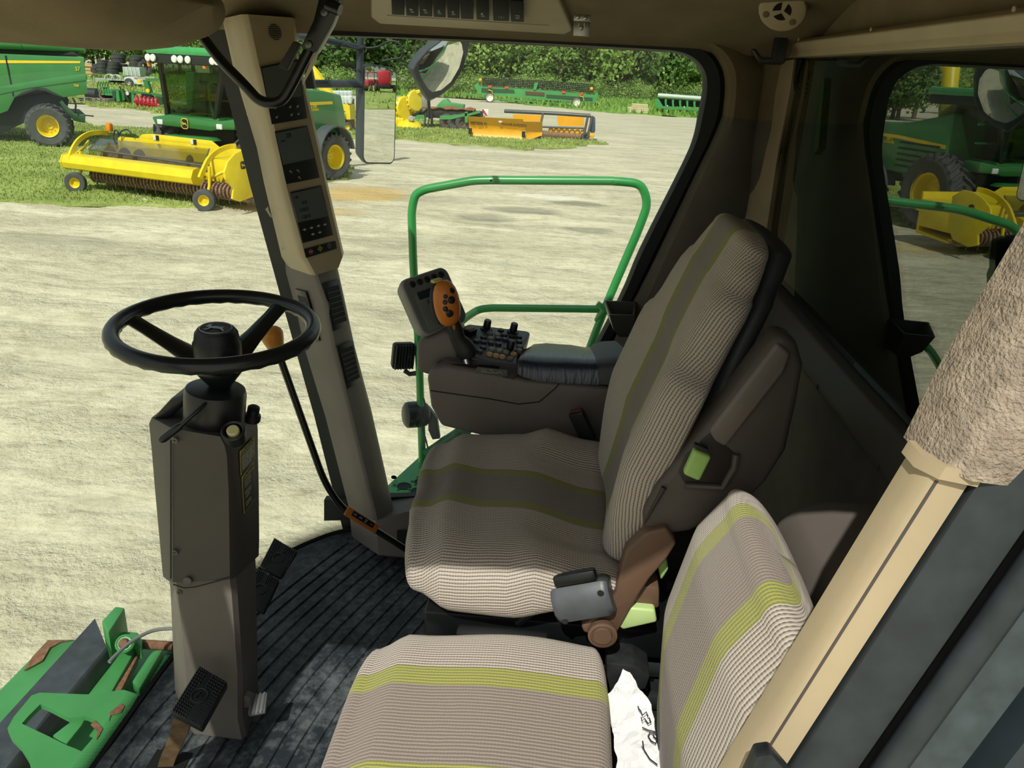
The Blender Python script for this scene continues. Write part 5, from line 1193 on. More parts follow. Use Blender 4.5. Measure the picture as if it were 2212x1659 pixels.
# grass: each area one sheet of turf with blades
def grassmat(name, a, b_, cc):
    m, t, p = nodes(name); n1 = noisen(t, .7, 5, None, .65); n2 = noisen(t, 9, 4)
    c = ramp(t, n1, [(.3, lin(a)), (.55, lin(b_)), (.75, lin(cc))]); c = mixc(t, ramp(t, n2, [(.4, (0, 0, 0, 1)), (.8, (.6, .6, .6, 1))]), c, lin(a))
    t.links.new(c, p.inputs['Base Color']); p.inputs['Roughness'].default_value = 1; p.inputs['Specular IOR Level'].default_value = .1; bump(t, n2, .8, .06, p); return m
gm1 = grassmat('lawn_grass', '7a8a48', 'a0b064', 'c0c688'); gm2 = grassmat('verge_grass', '5c8239', '7fa34a', 'a3b665')
def grass(pxs, label, mat, blades=0, hgt=.09, step=14, world=None, seed=1):
    rnd = random.Random(seed)
    P = [aZ(x, y, 0) for x, y in pxs] if world is None else [V((x, y, 0)) for x, y in world]
    # resample and roughen the outline
    Q = []
    for i, a in enumerate(P):
        b_ = P[(i+1) % len(P)]; L = (b_-a).length; k = max(1, min(60, int(L/(step*.05))))
        for j in range(k):
            q = a.lerp(b_, j/k); s = min(.5, .012*q.length); Q.append(q+V((rnd.uniform(-s, s), rnd.uniform(-s, s), 0)))
    b = bmesh.new(); f = b.faces.new([b.verts.new((q.x, q.y, 0)) for q in Q]); r = bmesh.ops.triangulate(b, faces=[f])
    tris = [[v.co.copy() for v in fc.verts] for fc in b.faces]
    for _ in range(0): pass
    m = MB()
    r = bmesh.ops.extrude_face_region(b, geom=b.faces[:])
    for v in [e for e in r['geom'] if isinstance(e, bmesh.types.BMVert)]: v.co.z += .05
    b2 = b; m.bm(b2)
    areas = [((q[1]-q[0]).cross(q[2]-q[0])).length/2 for q in tris]
    if blades:
        for q in rnd.choices(tris, areas, k=blades):
            u, v = rnd.random(), rnd.random()
            if u+v > 1: u, v = 1-u, 1-v
            p = q[0]+(q[1]-q[0])*u+(q[2]-q[0])*v; p.z = .06; a = rnd.uniform(0, pi); w_ = hgt*rnd.uniform(.25, .5); d = V((cos(a), sin(a), 0))*w_; h = hgt*rnd.uniform(.6, 1.5)
            tip = p+V((rnd.uniform(-.5, .5)*h, rnd.uniform(-.5, .5)*h, h)); m.add([p-d, p+d, tip], [(0, 1, 2)])
    o = ob('grass', m, mat, None, 0); return tag(o, label, 'grass', None, 'stuff')
grass([(-260, 425), (0, 438), (150, 443), (300, 449), (420, 452), (540, 443), (600, 412), (700, 398), (762, 388), (745, 366), (690, 310), (560, 282), (330, 277), (200, 276), (180, 262), (0, 262), (-260, 250)], 'mown grass under the yellow pickup and the big combine at left', gm1, 48000, .045, seed=2)
grass([(-100, 215), (180, 226), (345, 246), (430, 255), (430, 236), (340, 222), (180, 205), (-100, 195)], 'strip of grass in front of the row of green implements', gm1, 7000, .11, seed=3)
grass([(-100, 195), (180, 203), (330, 214), (430, 222), (430, 196), (340, 184), (180, 176), (-100, 168)], 'strip of grass in front of the silver trailers', gm1, 4000, .15, seed=4)
grass([(700, 300), (850, 302), (1000, 313), (1120, 324), (1225, 321), (1300, 314), (1292, 304), (1180, 300), (1060, 285), (1000, 272), (930, 262), (860, 262), (740, 255), (690, 262)], 'grass island under the orange blade and the spreader', gm1, 14000, .075, seed=5)
grass([(640, 195), (760, 206), (860, 208), (1010, 211), (1100, 222), (1300, 243), (1420, 250), (1600, 262), (2000, 282), (2000, 240), (1510, 214), (1300, 200), (1000, 186), (860, 180), (640, 172)], 'long green verge grass below the tree line', gm2, 20000, .35, seed=6)
grass([(-200, 172), (180, 172), (330, 182), (420, 186), (420, 150), (200, 140), (-200, 130)], 'rough grass behind the stacked tyres', gm2, 3000, .3, seed=7)
grass(None, 'open grass beyond the yard seen in the mirrors', gm1, 3000, .3, world=[(60, 20), (120, 20), (190, 80), (150, 130), (60, 75)], seed=8)

# trees
barkm = M('bark', '6b6252', .95, var=.3, vs=10)
def leafmat(name, a, b_, c_):
    m = bpy.data.materials.new(name); m.use_nodes = True; t = m.node_tree; p = t.nodes['Principled BSDF']
    n1 = noisen(t, .55, 5); n2 = noisen(t, 4.5, 3); k = mathn(t, 'MULTIPLY_ADD', n2, .5, mathn(t, 'MULTIPLY', n1, .5))
    c = ramp(t, k, [(.35, lin(a)), (.5, lin(b_)), (.66, lin(c_))]); t.links.new(c, p.inputs['Base Color']); p.inputs['Roughness'].default_value = .8; p.inputs['Specular IOR Level'].default_value = .15
    tl = N(t, 'BsdfTranslucent'); t.links.new(c, tl.inputs[0]); mx = N(t, 'MixShader'); mx.inputs[0].default_value = .45
    o = t.nodes['Material Output']; t.links.new(p.outputs[0], mx.inputs[1]); t.links.new(tl.outputs[0], mx.inputs[2]); t.links.new(mx.outputs[0], o.inputs[0]); return m
lm = [leafmat('leaf_mid', '6c8a48', '9ab866', 'c4da8c'), leafmat('leaf_light', '7f9e50', 'aecb70', 'd2e494'), leafmat('leaf_dark', '4d6a3d', '739455', '98b66e')]
def tree_mesh(seed, kind):
    rnd = random.Random(seed); blobs = []
    H = 1.0
    if kind == 'bush': blobs = [((rnd.uniform(-.35, .35), rnd.uniform(-.3, .3), rnd.uniform(.15, .5)), rnd.uniform(.22, .36)) for _ in range(9)]
    elif kind == 'slim': blobs = [((rnd.uniform(-.12, .12), rnd.uniform(-.12, .12), .28+.07*i), .19*(1-.06*i)) for i in range(10)]
    else: blobs = [((rnd.uniform(-.28, .28), rnd.uniform(-.26, .26), rnd.uniform(.25, .85)), rnd.uniform(.13, .24)) for _ in range(18)]
    cr = MB(); n = 3600
    for _ in range(n):
        (cx, cy, cz), r = rnd.choice(blobs); u = rnd.uniform(-1, 1); a = rnd.uniform(0, 2*pi); s = sqrt(1-u*u); rr = r*rnd.uniform(.72, 1.05)
        d = V((s*cos(a), s*sin(a), u)); p = V((cx, cy, cz))+d*rr
        nrm = (d+V((rnd.uniform(-.8, .8), rnd.uniform(-.8, .8), rnd.uniform(-.3, 1.0)))).normalized(); x = nrm.orthogonal().normalized(); y = nrm.cross(x); ang = rnd.uniform(0, pi); x, y = x*cos(ang)+y*sin(ang), y*cos(ang)-x*sin(ang)
        w_ = rnd.uniform(.013, .026); cr.add([p-x*w_, p-y*w_*.7, p+x*w_+nrm*w_*.3, p+y*w_*.7], [(0, 1, 2, 3)])
    tk = MB(); tk.tube([(0, 0, 0), (.01, 0, .3), (-.01, .01, .6), (.02, 0, .8)], [.022, .017, .011, .004], 8)
    for (c, r) in blobs[:6]: tk.tube([(0, 0, .28), (c[0]*.5, c[1]*.5, .28+(c[2]-.28)*.6), c], [.010, .007, .003], 5)
    return cr, tk
protos = []
def tree_proto(name, cat, seed, kind, mat, label, group, h, x, y, wd=1.0):
    cr, tk = tree_mesh(seed, kind); r = thing(name, label, cat, (x, y, 0), random.uniform(0, 6), group, local=True); r.scale = (h*wd, h*wd, h)
    ob('crown', cr, mat, r, 0); ob('trunk', tk, barkm, r); return r
G = 'trees of the treeline'
LB = ['mid green broadleaf tree in the treeline behind the yard', 'pale green broadleaf tree in the treeline behind the yard', 'dark green tree at the shady back of the treeline', 'slim upright tree in the treeline behind the yard']
pr = [tree_proto('broadleaf_tree', 'tree', 11, 'round', lm[0], LB[0], G+', mid green', 12, 4, 125), tree_proto('broadleaf_tree', 'tree', 12, 'round', lm[1], LB[1], G+', pale green', 11, 12, 118, 1.1),
      tree_proto('broadleaf_tree', 'tree', 13, 'round', lm[2], LB[2], G+', dark green', 15, -4, 134), tree_proto('slim_tree', 'tree', 14, 'slim', lm[0], LB[3], G+', slim', 13, 8, 130)]
bush = tree_proto('bush', 'bush', 15, 'bush', lm[0], 'low leafy bush at the foot of the treeline', 'bushes below the treeline', 3.2, 2, 112, 1.5)
rnd = random.Random(5)
# the treeline curves from behind the mirrors at left-centre to the far right
def lineY(px): return 96+(px-640)*.030
for i in range(46):
    pxl = 560+i*24+rnd.uniform(-14, 14); Y = lineY(pxl)+rnd.choice((0, 0, 5, 9, 14))+rnd.uniform(-2, 2); q = aY(pxl, 180, Y); k = rnd.choice((0, 0, 1, 1, 2, 3)) if pxl > 950 else rnd.choice((0, 2, 2, 3, 1))
    s = rnd.uniform(.85, 1.25)*(11+ (Y-96)*.12); o = dup(pr[k], (q.x, q.y, -.2), rnd.uniform(0, 6)); o.scale = (s*rnd.uniform(.9, 1.25), s*rnd.uniform(.9, 1.25), s)
for i in range(40):
    pxl = 660+i*22+rnd.uniform(-8, 8); Y = lineY(pxl)-4+rnd.uniform(-2, 2); q = aY(pxl, 190, Y); s = rnd.uniform(2.0, 4.2); o = dup(bush, (q.x, q.y, -.3), rnd.uniform(0, 6)); o.scale = (s*1.4, s*1.4, s)
G2 = 'trees behind the stacked tyres'
for i in range(16):
    pxl = -40+i*30+rnd.uniform(-8, 8); Y = 118+rnd.uniform(-5, 12); q = aY(pxl, 120, Y); k = rnd.choice((0, 2, 2, 3)) if pxl < 255 else rnd.choice((1, 1, 0))
    s = rnd.uniform(10, 14); o = dup(pr[k], (q.x, q.y, -.2), rnd.uniform(0, 6), ('tree behind the stacked tyres, dark green' if k in (0, 2, 3) else 'tree behind the stacked tyres, pale green')); o['group'] = G2+(', dark' if k in (0, 2, 3) else ', pale'); o.scale = (s, s, s)
for i in range(24):  # woods on the right, seen only in the mirrors and the rear pane
    a = radians(34+i*3.0); d = 195+rnd.uniform(-8, 12); k = rnd.choice((0, 1, 2)); s = rnd.uniform(14, 22)
    o = dup(pr[k], (d*sin(a)+6, d*cos(a), -.2), rnd.uniform(0, 6), ('tree of the far woods reflected in the mirrors, mid green', 'tree of the far woods reflected in the mirrors, pale', 'tree of the far woods reflected in the mirrors, dark')[k]); o['group'] = 'woods reflected in the mirrors, '+('mid green', 'pale', 'dark')[k]; o.scale = (s*1.1, s*1.1, s)
# ================================================================ MACHINES IN THE YARD
jd = M('machine_green', '337a3c', .32, var=.08, vs=2, coat=.4); jdd = M('machine_green_dark', '1f4a2a', .5, var=.2, vs=2)
yel = M('machine_yellow', 'e3cb22', .4, var=.1, vs=3); yel2 = M('stripe_yellow', 'e6c62a', .4, var=.05)
tyre_m = M('tyre_rubber', '4b4d4d', .85, var=.25, vs=6); dark = M('underbody_black', '15191a', .7, var=.3)
lampw = M('lamp_lens', 'dfe3df', .15, var=.03); amber = M('amber_lens', 'e0871c', .3, var=0)
cabglass = glassmat('machine_glass', (.60, .68, .58, 1), 1.5)
def wheel_at(c, ax, R, W, rim, parent, name='wheel', lugs=22, rimmat=None, drop=True):
    c = V(c); ax = V(ax).normalized(); m = MB()
    m.lathe([(rim, -W*.42), (R*.80, -W*.50), (R*(.89 if lugs else .95), -W*.45), (R*(.91 if lugs else 1), -W*.3), (R*(.91 if lugs else 1), W*.3), (R*(.89 if lugs else .95), W*.45), (R*.80, W*.50), (rim, W*.42)], c, ax, 36, False)
    a = V((1, 0, 0)) if abs(ax.x) < .8 else V((0, 1, 0)); a = (a-ax*a.dot(ax)).normalized(); b_ = ax.cross(a)
    if lugs:
        for k in range(lugs):
            for sd in (-1, 1):
                t0 = 2*pi*(k+(.5 if sd > 0 else 0))/lugs; rows = []
                for s in (0, .5, 1):
                    th = t0+s*.9*2*pi/lugs; rad = R*(1-.045*s*s); d = a*cos(th)+b_*sin(th); tt = ax.cross(d); y = ax*(sd*W*(.02+.47*s)); hw = R*.045
                    rows.append([c+d*(rad*.88)+y-tt*hw*1.3, c+d*(rad*1.0)+y-tt*hw*.7, c+d*(rad*1.0)+y+tt*hw*.7, c+d*(rad*.88)+y+tt*hw*1.3])
                m.loft(rows)
    w_ = ob(name, m, tyre_m, parent, 30)
    m = MB(); m.lathe([(rim*1.02, -W*.45), (rim*1.03, -W*.40), (rim*.86, -W*.30), (rim*.80, -W*.06), (rim*.42, -W*.02), (rim*.25, -W*.10), (rim*.05, -W*.12), (rim*.05, W*.04), (rim*.28, W*.04), (rim*.34, -W*.02), (rim*.74, -W*.06), (rim*.84, W*.10), (rim*.90, W*.36), (rim*1.04, W*.42), (rim*1.03, W*.46)], c, ax, 28, False)
    for k in range(8):
        th = 2*pi*k/8; d = a*cos(th)+b_*sin(th); m.cyl(c+d*rim*.5-ax*W*.05, c+d*rim*.5+ax*W*.02, rim*.06, None, 6)
    ob('rim', m, rimmat or yel, w_, 30); return w_
def emblem(m, T, s):
    m.poly2([(x*s, y*s*1.15) for x, y in rrect(2, 2, .6, 3)], T, .006)
def deer_mark(m, T, s): m.poly2([(x*s*.8, y*s*.9) for x, y in deer], T @ Matrix.Translation((0, 0, .007)), .004)

# ---- combine at the left edge
YCB = 26.6
cb = thing('combine_harvester', 'large green combine with a yellow stripe and a ridged big tyre at the left edge', 'combine', tuple(aZ(0, 318, 0)))
def cpoly(pts, Y, th, mat, name, parent=cb, bev=.03):
    m = MB(); m.ext([aY(x, y, Y) for x, y in pts], (-.66*th, th, 0), bev); return ob(name, m, mat, parent)
cpoly([(-260, 107), (0, 116), (120, 121), (181, 123), (186, 165), (189, 203), (136, 211), (117, 202), (98, 192), (81, 190), (49, 200), (32, 211), (17, 240), (0, 246), (-260, 240)], YCB, 2.9, jd, 'side_panel')
m = MB(); m.ext([aY(x, y, YCB-.012) for x, y in [(-260, 126), (0, 130), (174, 132), (173, 136.5), (0, 136.5), (-260, 133)]], (0, .012, 0)); ob('yellow_stripe', m, yel2, cb)
m = MB(); m.ext([aY(x, y, YCB-.03) for x, y in [(-260, 186), (0, 187), (60, 176), (150, 163), (185, 160), (187, 174), (60, 191), (0, 204), (-260, 207)]], (0, .05, 0), .02); ob('side_moulding', m, jd, cb)
m = MB(); m.ext([aY(x, y, YCB-.02) for x, y in [(10, 120), (13, 120), (30, 208), (27, 208)]], (0, .03, 0)); ob('panel_gap', m, dark, cb)
T = frame(aY(168, 149, YCB-.02), (1, 0, .0), (0, 0, 1)); m = MB(); m.text('S7', .17, T, .004); ob('model_number', m, yel2, cb)
T = frame(aY(165, 185, YCB-.04), (1, 0, .0), (0, 0, 1)); m = MB(); m.text('700', .11, T, .004); ob('series_number', m, yel2, cb)
m = MB(); m.tube([aY(-260, 84, YCB+.4), aY(0, 92, YCB+.4), aY(52, 94, YCB+.4), aY(130, 99, YCB+.5), aY(183, 106, YCB+.7)], [.20, .20, .20, .17, .12], 18); aug = ob('unloading_auger', m, jd, cb)
m = MB(); m.lathe([(.215, -.02), (.215, .02)], aY(52, 94, YCB+.4), (1, 0, 0), 18); ob('auger_flange', m, jd, aug)
m = MB(); m.ext([aY(x, y, YCB+.5) for x, y in [(-200, 100), (10, 106), (55, 108), (160, 112), (172, 121), (0, 117), (-200, 110)]], (-1.1, 1.6, 0), .02); ob('engine_deck', m, dark, cb)
m = MB(); m.ext([aY(x, y, YCB+.35) for x, y in [(-260, 235), (17, 238), (32, 212), (120, 200), (150, 215), (140, 255), (60, 262), (0, 290), (-260, 300)]], (-1.45, 2.2, 0), .04); ob('chassis', m, dark, cb)
m = MB(); m.ext([aY(x, y, YCB+.1) for x, y in [(134, 214), (140, 224), (162, 246), (185, 247), (184, 266), (160, 261), (142, 243), (128, 222)]], (-1.5, 2.2, 0), .03); ob('spreader_tail', m, jdd, cb)
m = MB(); m.tube([aY(158, 212, YCB), aY(164, 228, YCB), aY(162, 242, YCB)], .03, 8); m.tube([aY(183, 249, YCB), aY(202, 251, YCB)], .02, 6); ob('tail_strut', m, dark, cb)
pc = aY(104, 276, YCB-.1); wheel_at((pc.x, pc.y+.1, .69), (.34, -1, 0), .70, .62, .34, cb, 'wheel', 22)
m = MB(); m.ext([aY(x, y, YCB-.03) for x, y in [(30, 211), (49, 199), (81, 189), (98, 191), (118, 201), (137, 211), (118, 206), (98, 197), (82, 195), (52, 204)]], (0, .2, 0), .01); ob('wheel_arch', m, dark, cb)

# ---- forage harvester and its pickup: a local frame turned with the machine
AH = radians(-19.3); OH = V((-9.75, 18.05, 0)); eX = V((cos(AH), sin(AH), 0)); eY = V((-sin(AH), cos(AH), 0))
def LP(x, y, yl):
    """pixel -> local coordinates on the machine's plane at local depth yl"""
    d = ray(x, y); t_ = ((OH+eY*yl-CP).dot(eY))/d.dot(eY); q = CP+d*t_-OH; return V((q.dot(eX), yl, q.z))
def LX(x, y, xl):
    d = ray(x, y); t_ = ((OH+eX*xl-CP).dot(eX))/d.dot(eX); q = CP+d*t_-OH; return V((xl, q.dot(eY), q.z))
fh = thing('forage_harvester', 'green forage harvester with a big cab parked behind the yellow pickup header', 'forage harvester', tuple(OH), AH, None, True)
hd_ = thing('pickup_header', 'bright yellow pickup header with a rusty tine reel on the left grass', 'pickup header', tuple(OH), AH, None, True)
def lq(pts, yl, th, mat, name, parent, bev=.02):
    m = MB(); m.ext([LP(x, y, yl) for x, y in pts], (0, th, 0), bev); return ob(name, m, mat, parent)
# header
xl, xr = LP(152, 350, 0).x, LP(432, 385, 0).x
zb = .50
b0, b1 = LP(152, 352, -.15), LP(432, 384, -.15)
zc = (b0.z+b1.z)/2
m = MB(); sec = [(-.22, -.12), (-.26, .0), (-.18, .16), (-.02, .20), (.12, .14), (.12, -.10), (-.04, -.18)]
m.loft([[(x, y, zc+z) for y, z in sec] for x in (xl, xr)]); m.loft([[(x, y*1.06, zc+z*1.06) for y, z in sec] for x in (xl-.02, xl+.02)]); ob('crop_press_bar', m, yel, hd_)
# tine reel
r0, r1 = LP(205, 378, .15), LP(540, 418, .15); zr = (r0.z+r1.z)/2
m = MB(); m.cyl((r0.x, .15, zr), (r1.x, .15, zr), .13, None, 16); reel_ = ob('reel_drum', m, rust, hd_)
m = MB(); n_ = 44
for i in range(n_):
    x = r0.x+.05+(r1.x-r0.x-.1)*i/(n_-1); m.lathe([(.12, -.022), (.185, -.018), (.185, .018), (.12, .022)], (x, .15, zr), (1, 0, 0), 14)
ob('reel_bands', m, M('reel_band', '8d7460', .6, .3, var=.4, vs=20), reel_)
m = MB()
for i in range(n_*2):
    x = r0.x+.02+(r1.x-r0.x-.04)*i/(n_*2-1)
    for k in range(4):
        th = i*1.3+k*pi/2; m.tube([(x, .15+.17*cos(th), zr+.17*sin(th)), (x, .15+.27*cos(th+.3), zr+.27*sin(th+.3))], .006, 4)
ob('tines', m, M('tine_steel', '57504a', .5, .6), reel_)
# floor, auger, rear wall
zt_ = LP(300, 300, 1.3).z
m = MB(); m.ext([(xl+.1, .35, zr-.12), (xl+.1, 1.25, zr-.05), (xl+.1, 1.35, zt_), (xl+.1, 1.40, zt_), (xl+.1, 1.32, zr-.12), (xl+.1, .35, zr-.16)], (r1.x-xl-.1, 0, 0)); ob('trough', m, yel, hd_)
za = zr+.28; m = MB(); m.cyl((xl+.15, .85, za), (r1.x-.05, .85, za), .16, None, 16)
for sgn, xa, xb_ in ((1, xl+.2, -.4), (-1, r1.x-.1, .6)):
    n2_ = 60; rows = []
    for k in range(n2_+1):
        s = k/n2_; th = s*2*pi*3*sgn; x = xa+(xb_-xa)*s; d = V((0, cos(th), sin(th))); c = V((x, .85, za)); rows.append([c+d*.15, c+d*.30, c+d*.30+V((.012, 0, 0)), c+d*.15+V((.012, 0, 0))])
    m.loft(rows)
ob('feed_auger', m, M('auger_steel', '8c7c68', .5, .3, var=.3, vs=6), hd_)
m = MB()
for k in range(9):
    x = xl+.3+(r1.x-xl-.6)*k/8; m.box((x, .45, zr+.22), (.17, .10, .16), bev=.03)
ob('crop_guides', m, yel, hd_)
# clear hood sheet and its frame
h0, h1, h2, h3 = LP(192, 322, .35), LP(440, 358, .35), LP(452, 322, 1.2), LP(218, 300, 1.2)
m = MB(); m.ext([h0, h1, h2, h3], (0, 0, .012)); m.ext([h0, h1, h1+V((0, -.03, -.16)), h0+V((0, -.03, -.16))], (0, .012, 0)); ob('clear_hood', m, glassmat('scratched_sheet', (.80, .80, .74, 1), 1.4, .2), hd_)
m = MB(); m.tube([h0, h1], .02, 8); m.tube([h0, h3], .018, 8); m.tube([h1, h2], .018, 8); m.tube([h0+V((0, -.03, -.16)), h1+V((0, -.03, -.16))], .016, 6); ob('hood_frame', m, M('frame_grey', '6b6d66', .5, .4), hd_)
lq([(306, 290), (325, 289), (455, 304), (472, 318), (380, 309), (296, 300)], 1.35, .06, yel, 'top_flap', hd_)
for x, y in ((337, 298), (418, 307)):
    q = LP(x, y, 1.335); m = MB(); m.b2((q.x-.08, 1.33, q.z-.05), (q.x-.0, 1.345, q.z+.06)); s_ = ob('warning_sticker', m, M('sticker_white', 'd9d9d4', .5), hd_); m = MB(); m.b2((q.x+.0, 1.325, q.z-.05), (q.x+.08, 1.344, q.z+.06)); ob('sticker_black', m, dark, s_)
# end shields: left arch, right double arch with the badge
def arch(pxs, yl, r, mat, name, parent):
    m = MB(); m.tube(smooth_path([LP(x, y, yy) for (x, y), yy in zip(pxs, yl)], 4), r, 8); return ob(name, m, mat, parent)
def band(pxs, yl, wx_, wz_, name, parent):
    P = smooth_path([LP(x, y, yy) for (x, y), yy in zip(pxs, yl)], 4); rows = []
    for i, p in enumerate(P):
        d = (P[min(i+1, len(P)-1)]-P[max(i-1, 0)]).normalized(); n_ = V((1, 0, 0)).cross(d).normalized()
        rows.append([p+V((wx_, 0, 0))-n_*wz_, p+V((wx_, 0, 0))+n_*wz_, p-V((wx_, 0, 0))+n_*wz_, p-V((wx_, 0, 0))-n_*wz_])
    m = MB(); m.loft(rows); return ob(name, m, yel, parent)
band([(150, 352), (154, 330), (168, 305), (190, 290), (215, 286), (232, 288)], (-.2, -.1, .2, .6, .95, 1.2), .03, .05, 'end_arch', hd_)
band([(165, 333), (180, 320), (192, 305)], (.0, .3, .7), .02, .03, 'arch_brace', hd_)
band([(432, 385), (437, 372), (450, 345), (468, 328), (490, 318), (508, 315)], (-.2, -.1, .2, .55, .9, 1.1), .03, .05, 'end_arch', hd_)
m = MB(); xs_ = r1.x+.06
side = [LX(x, y, xs_) for x, y in [(488, 388), (485, 372), (492, 350), (508, 332), (528, 322), (545, 320), (562, 335), (562, 400), (548, 425), (520, 436), (502, 430), (505, 408)]]
m.ext(side, (-.05, 0, 0), .015); sh_ = ob('end_shield', m, yel, hd_)
q = LX(525, 357, xs_+.01); T = frame(q, (0, 1, 0), (0, 0, 1)); m = MB(); emblem(m, T, .07); em = ob('badge', m, lab_k, sh_); m = MB(); deer_mark(m, T, .075); ob('deer_mark', m, yel2, em)
m = MB(); q = LP(470, 350, .6); m.b2((q.x-.02, .35, zr+.05), (r1.x+.05, 1.3, zr+.62), .03); ob('drive_box', m, yel, hd_)
m = MB(); m.tube([LP(455, 385, .1), LP(505, 360, .4)], .035, 8); ob('diagonal_brace', m, yel, hd_)
m = MB(); m.tube([LP(232, 290, 1.2), LP(230, 272, 1.2)], .02, 6); q = LP(236, 275, 1.2); m.box(q, (.14, .12, .2), bev=.03); ob('hose_socket', m, amber, hd_)
m = MB(); m.tube(smooth_path([LP(x, y, 1.25) for x, y in [(245, 300), (248, 282), (255, 285), (256, 296), (262, 284), (275, 280), (285, 290)]], 4), .018, 6); ob('hydraulic_hoses', m, M('hose_blue_black', '28323c', .5), hd_)
for (x, y), nm in (((163, 391), 'gauge_wheel'), ((441, 428), 'gauge_wheel')):
    q = LP(x, y, -.25); wheel_at((q.x, -.25, .235), (.55, -1, 0), .235, .17, .115, hd_, nm, 0)
    m = MB(); m.tube([(q.x-.03, -.15, .26), (q.x-.06, .0, .50), (q.x-.02, .0, zc+.25)], .035, 8); ob('wheel_leg', m, yel, hd_)
# harvester body
lq([(326, 252), (364, 247), (463, 262), (506, 258), (506, 282), (470, 281), (455, 284), (365, 273), (335, 270)], 2.0, .5, jd, 'front_bumper', fh, .05)
for x, y in ((346, 263), (474, 274)):
    q = LP(x, y, 1.985); m = MB(); m.box(q, (.17, .04, .12), bev=.01); ob('head_lamp', m, lampw, fh)
T = frame(LP(399, 267, 1.97), (1, 0, -.03), (0, 0, 1)); m = MB(); emblem(m, T, .11); bd_ = ob('badge', m, yel2, fh); m = MB(); m.poly2([(x*.092, y*.092*1.15) for x, y in rrect(2, 2, .6, 3)], T @ Matrix.Translation((0, 0, .006)), .004); pb_ = ob('badge_field', m, lab_k, bd_)
m = MB(); deer_mark(m, T @ Matrix.Translation((0, 0, .006)), .10); ob('deer_mark', m, yel2, bd_)
lq([(330, 268), (506, 282), (506, 330), (330, 300)], 2.4, 2.8, dark, 'front_axle_housing', fh)
lq([(358, 290), (450, 298), (462, 306), (356, 298)], 1.85, .3, jd, 'header_mount_beam', fh)
# cab
bl, br, tl, tr2 = LP(361, 249, 2.1), LP(464, 257, 2.1), LP(343, 134, 1.75), LP(480, 134, 1.75)
tl.z = tr2.z = (tl.z+tr2.z)/2; bl.z = br.z = (bl.z+br.z)/2
xR = br.x+.05; xL = bl.x-.05
m = MB(); m.ext([bl, br, tr2, tl], (0, .02, 0)); ob('windshield', m, cabglass, fh, 0)
m = MB()
for a, b_ in ((bl, tl), (br, tr2)): m.loft([[p+V((dx, dy, 0)) for dx, dy in ((-.05, -.01), (.05, -.01), (.05, .09), (-.05, .09))] for p in (a, b_)])
ob('cab_pillars', m, M('pillar_black', '1a1f1e', .45), fh)
m = MB(); m.b2((bl.x-.1, 2.1, bl.z-.10), (br.x+.1, 3.8, bl.z+.03), .02); ob('cab_floor', m, jd, fh)
rear_b = [V((br.x+.05, 3.75, bl.z)), V((tr2.x, 3.75, tl.z))]
m = MB(); m.ext([br+V((.06, .05, 0)), V((br.x+.06, 3.75, br.z)), V((tr2.x, 3.75, tr2.z)), tr2+V((.0, .08, 0))], (-.02, 0, 0)); ob('door_glass', m, cabglass, fh, 0)
m = MB(); m.ext([bl+V((-.06, .05, 0)), V((bl.x-.06, 3.75, bl.z)), V((tl.x, 3.75, tl.z)), tl+V((.0, .08, 0))], (.02, 0, 0)); ob('door_glass', m, cabglass, fh, 0)
m = MB(); m.b2((bl.x-.05, 3.72, bl.z), (br.x+.05, 3.8, tl.z), .01); ob('cab_rear_wall', m, M('cab_rear_grey', '50554a', .7), fh)
rt = LP(400, 104, 1.55).z
m = MB(); m.b2((tl.x-.16, 1.50, tl.z+.13), (tr2.x+.16, 3.95, max(rt, tl.z+.32)), .07); ob('cab_roof', m, M('roof_green', '3fa05a', .35, coat=.3), fh)
m = MB(); m.b2((tl.x-.12, 1.53, tl.z-.06), (tr2.x+.12, 3.9, tl.z+.15), .03); ob('roof_visor', m, M('visor_black', '1d2422', .45), fh)
for x, y in ((319, 123), (330, 124), (376, 125), (389, 126), (405, 126), (458, 128), (468, 129)):
    q = LP(x, y, 1.5); q.z = tl.z+.05; m = MB(); m.lathe([(.085, 0), (.085, -.01), (.075, .02), (.001, .03)], q, (0, -1, 0), 16); ob('work_light', m, lampw, fh)
for x, y in ((322, 134), (442, 139)):
    q = LP(x, y, 1.6); m = MB(); m.lathe([(.05, -.09), (.05, .05), (.03, .09), (.001, .10)], q, (0, 0, 1), 12); ob('beacon', m, amber, fh)
m = MB(); m.b2((-.35, 2.9, bl.z), (.25, 3.4, bl.z+.75), .08); m.b2((-.35, 3.3, bl.z+.4), (.25, 3.5, bl.z+1.35), .08); ob('seat', m, dark, fh)
m = MB(); m.tube([V((.0, 2.35, bl.z)), V((0, 2.5, bl.z+.75))], .04, 8); m.tube([V((0, 2.5, bl.z+.78))+V((.2*cos(k*2*pi/16), .17*sin(k*2*pi/16), -.05*sin(k*2*pi/16))) for k in range(16)], .015, 6, closed=True); ob('steering_gear', m, dark, fh)
# railing of the access ladder on the right flank
px_ = [(463, 257), (455, 225), (449, 182), (455, 176), (480, 177), (520, 182)]
m = MB(); m.tube(fillet([LP(x, y, 2.4) for x, y in px_], .1, 4), .028, 8); m.tube([LP(456, 216, 2.4), LP(520, 221, 2.4)], .022, 8); m.tube([LP(462, 254, 2.4), LP(520, 262, 2.4)], .022, 8); ob('ladder_rail', m, M('rail_green', '44a25e', .4), fh)
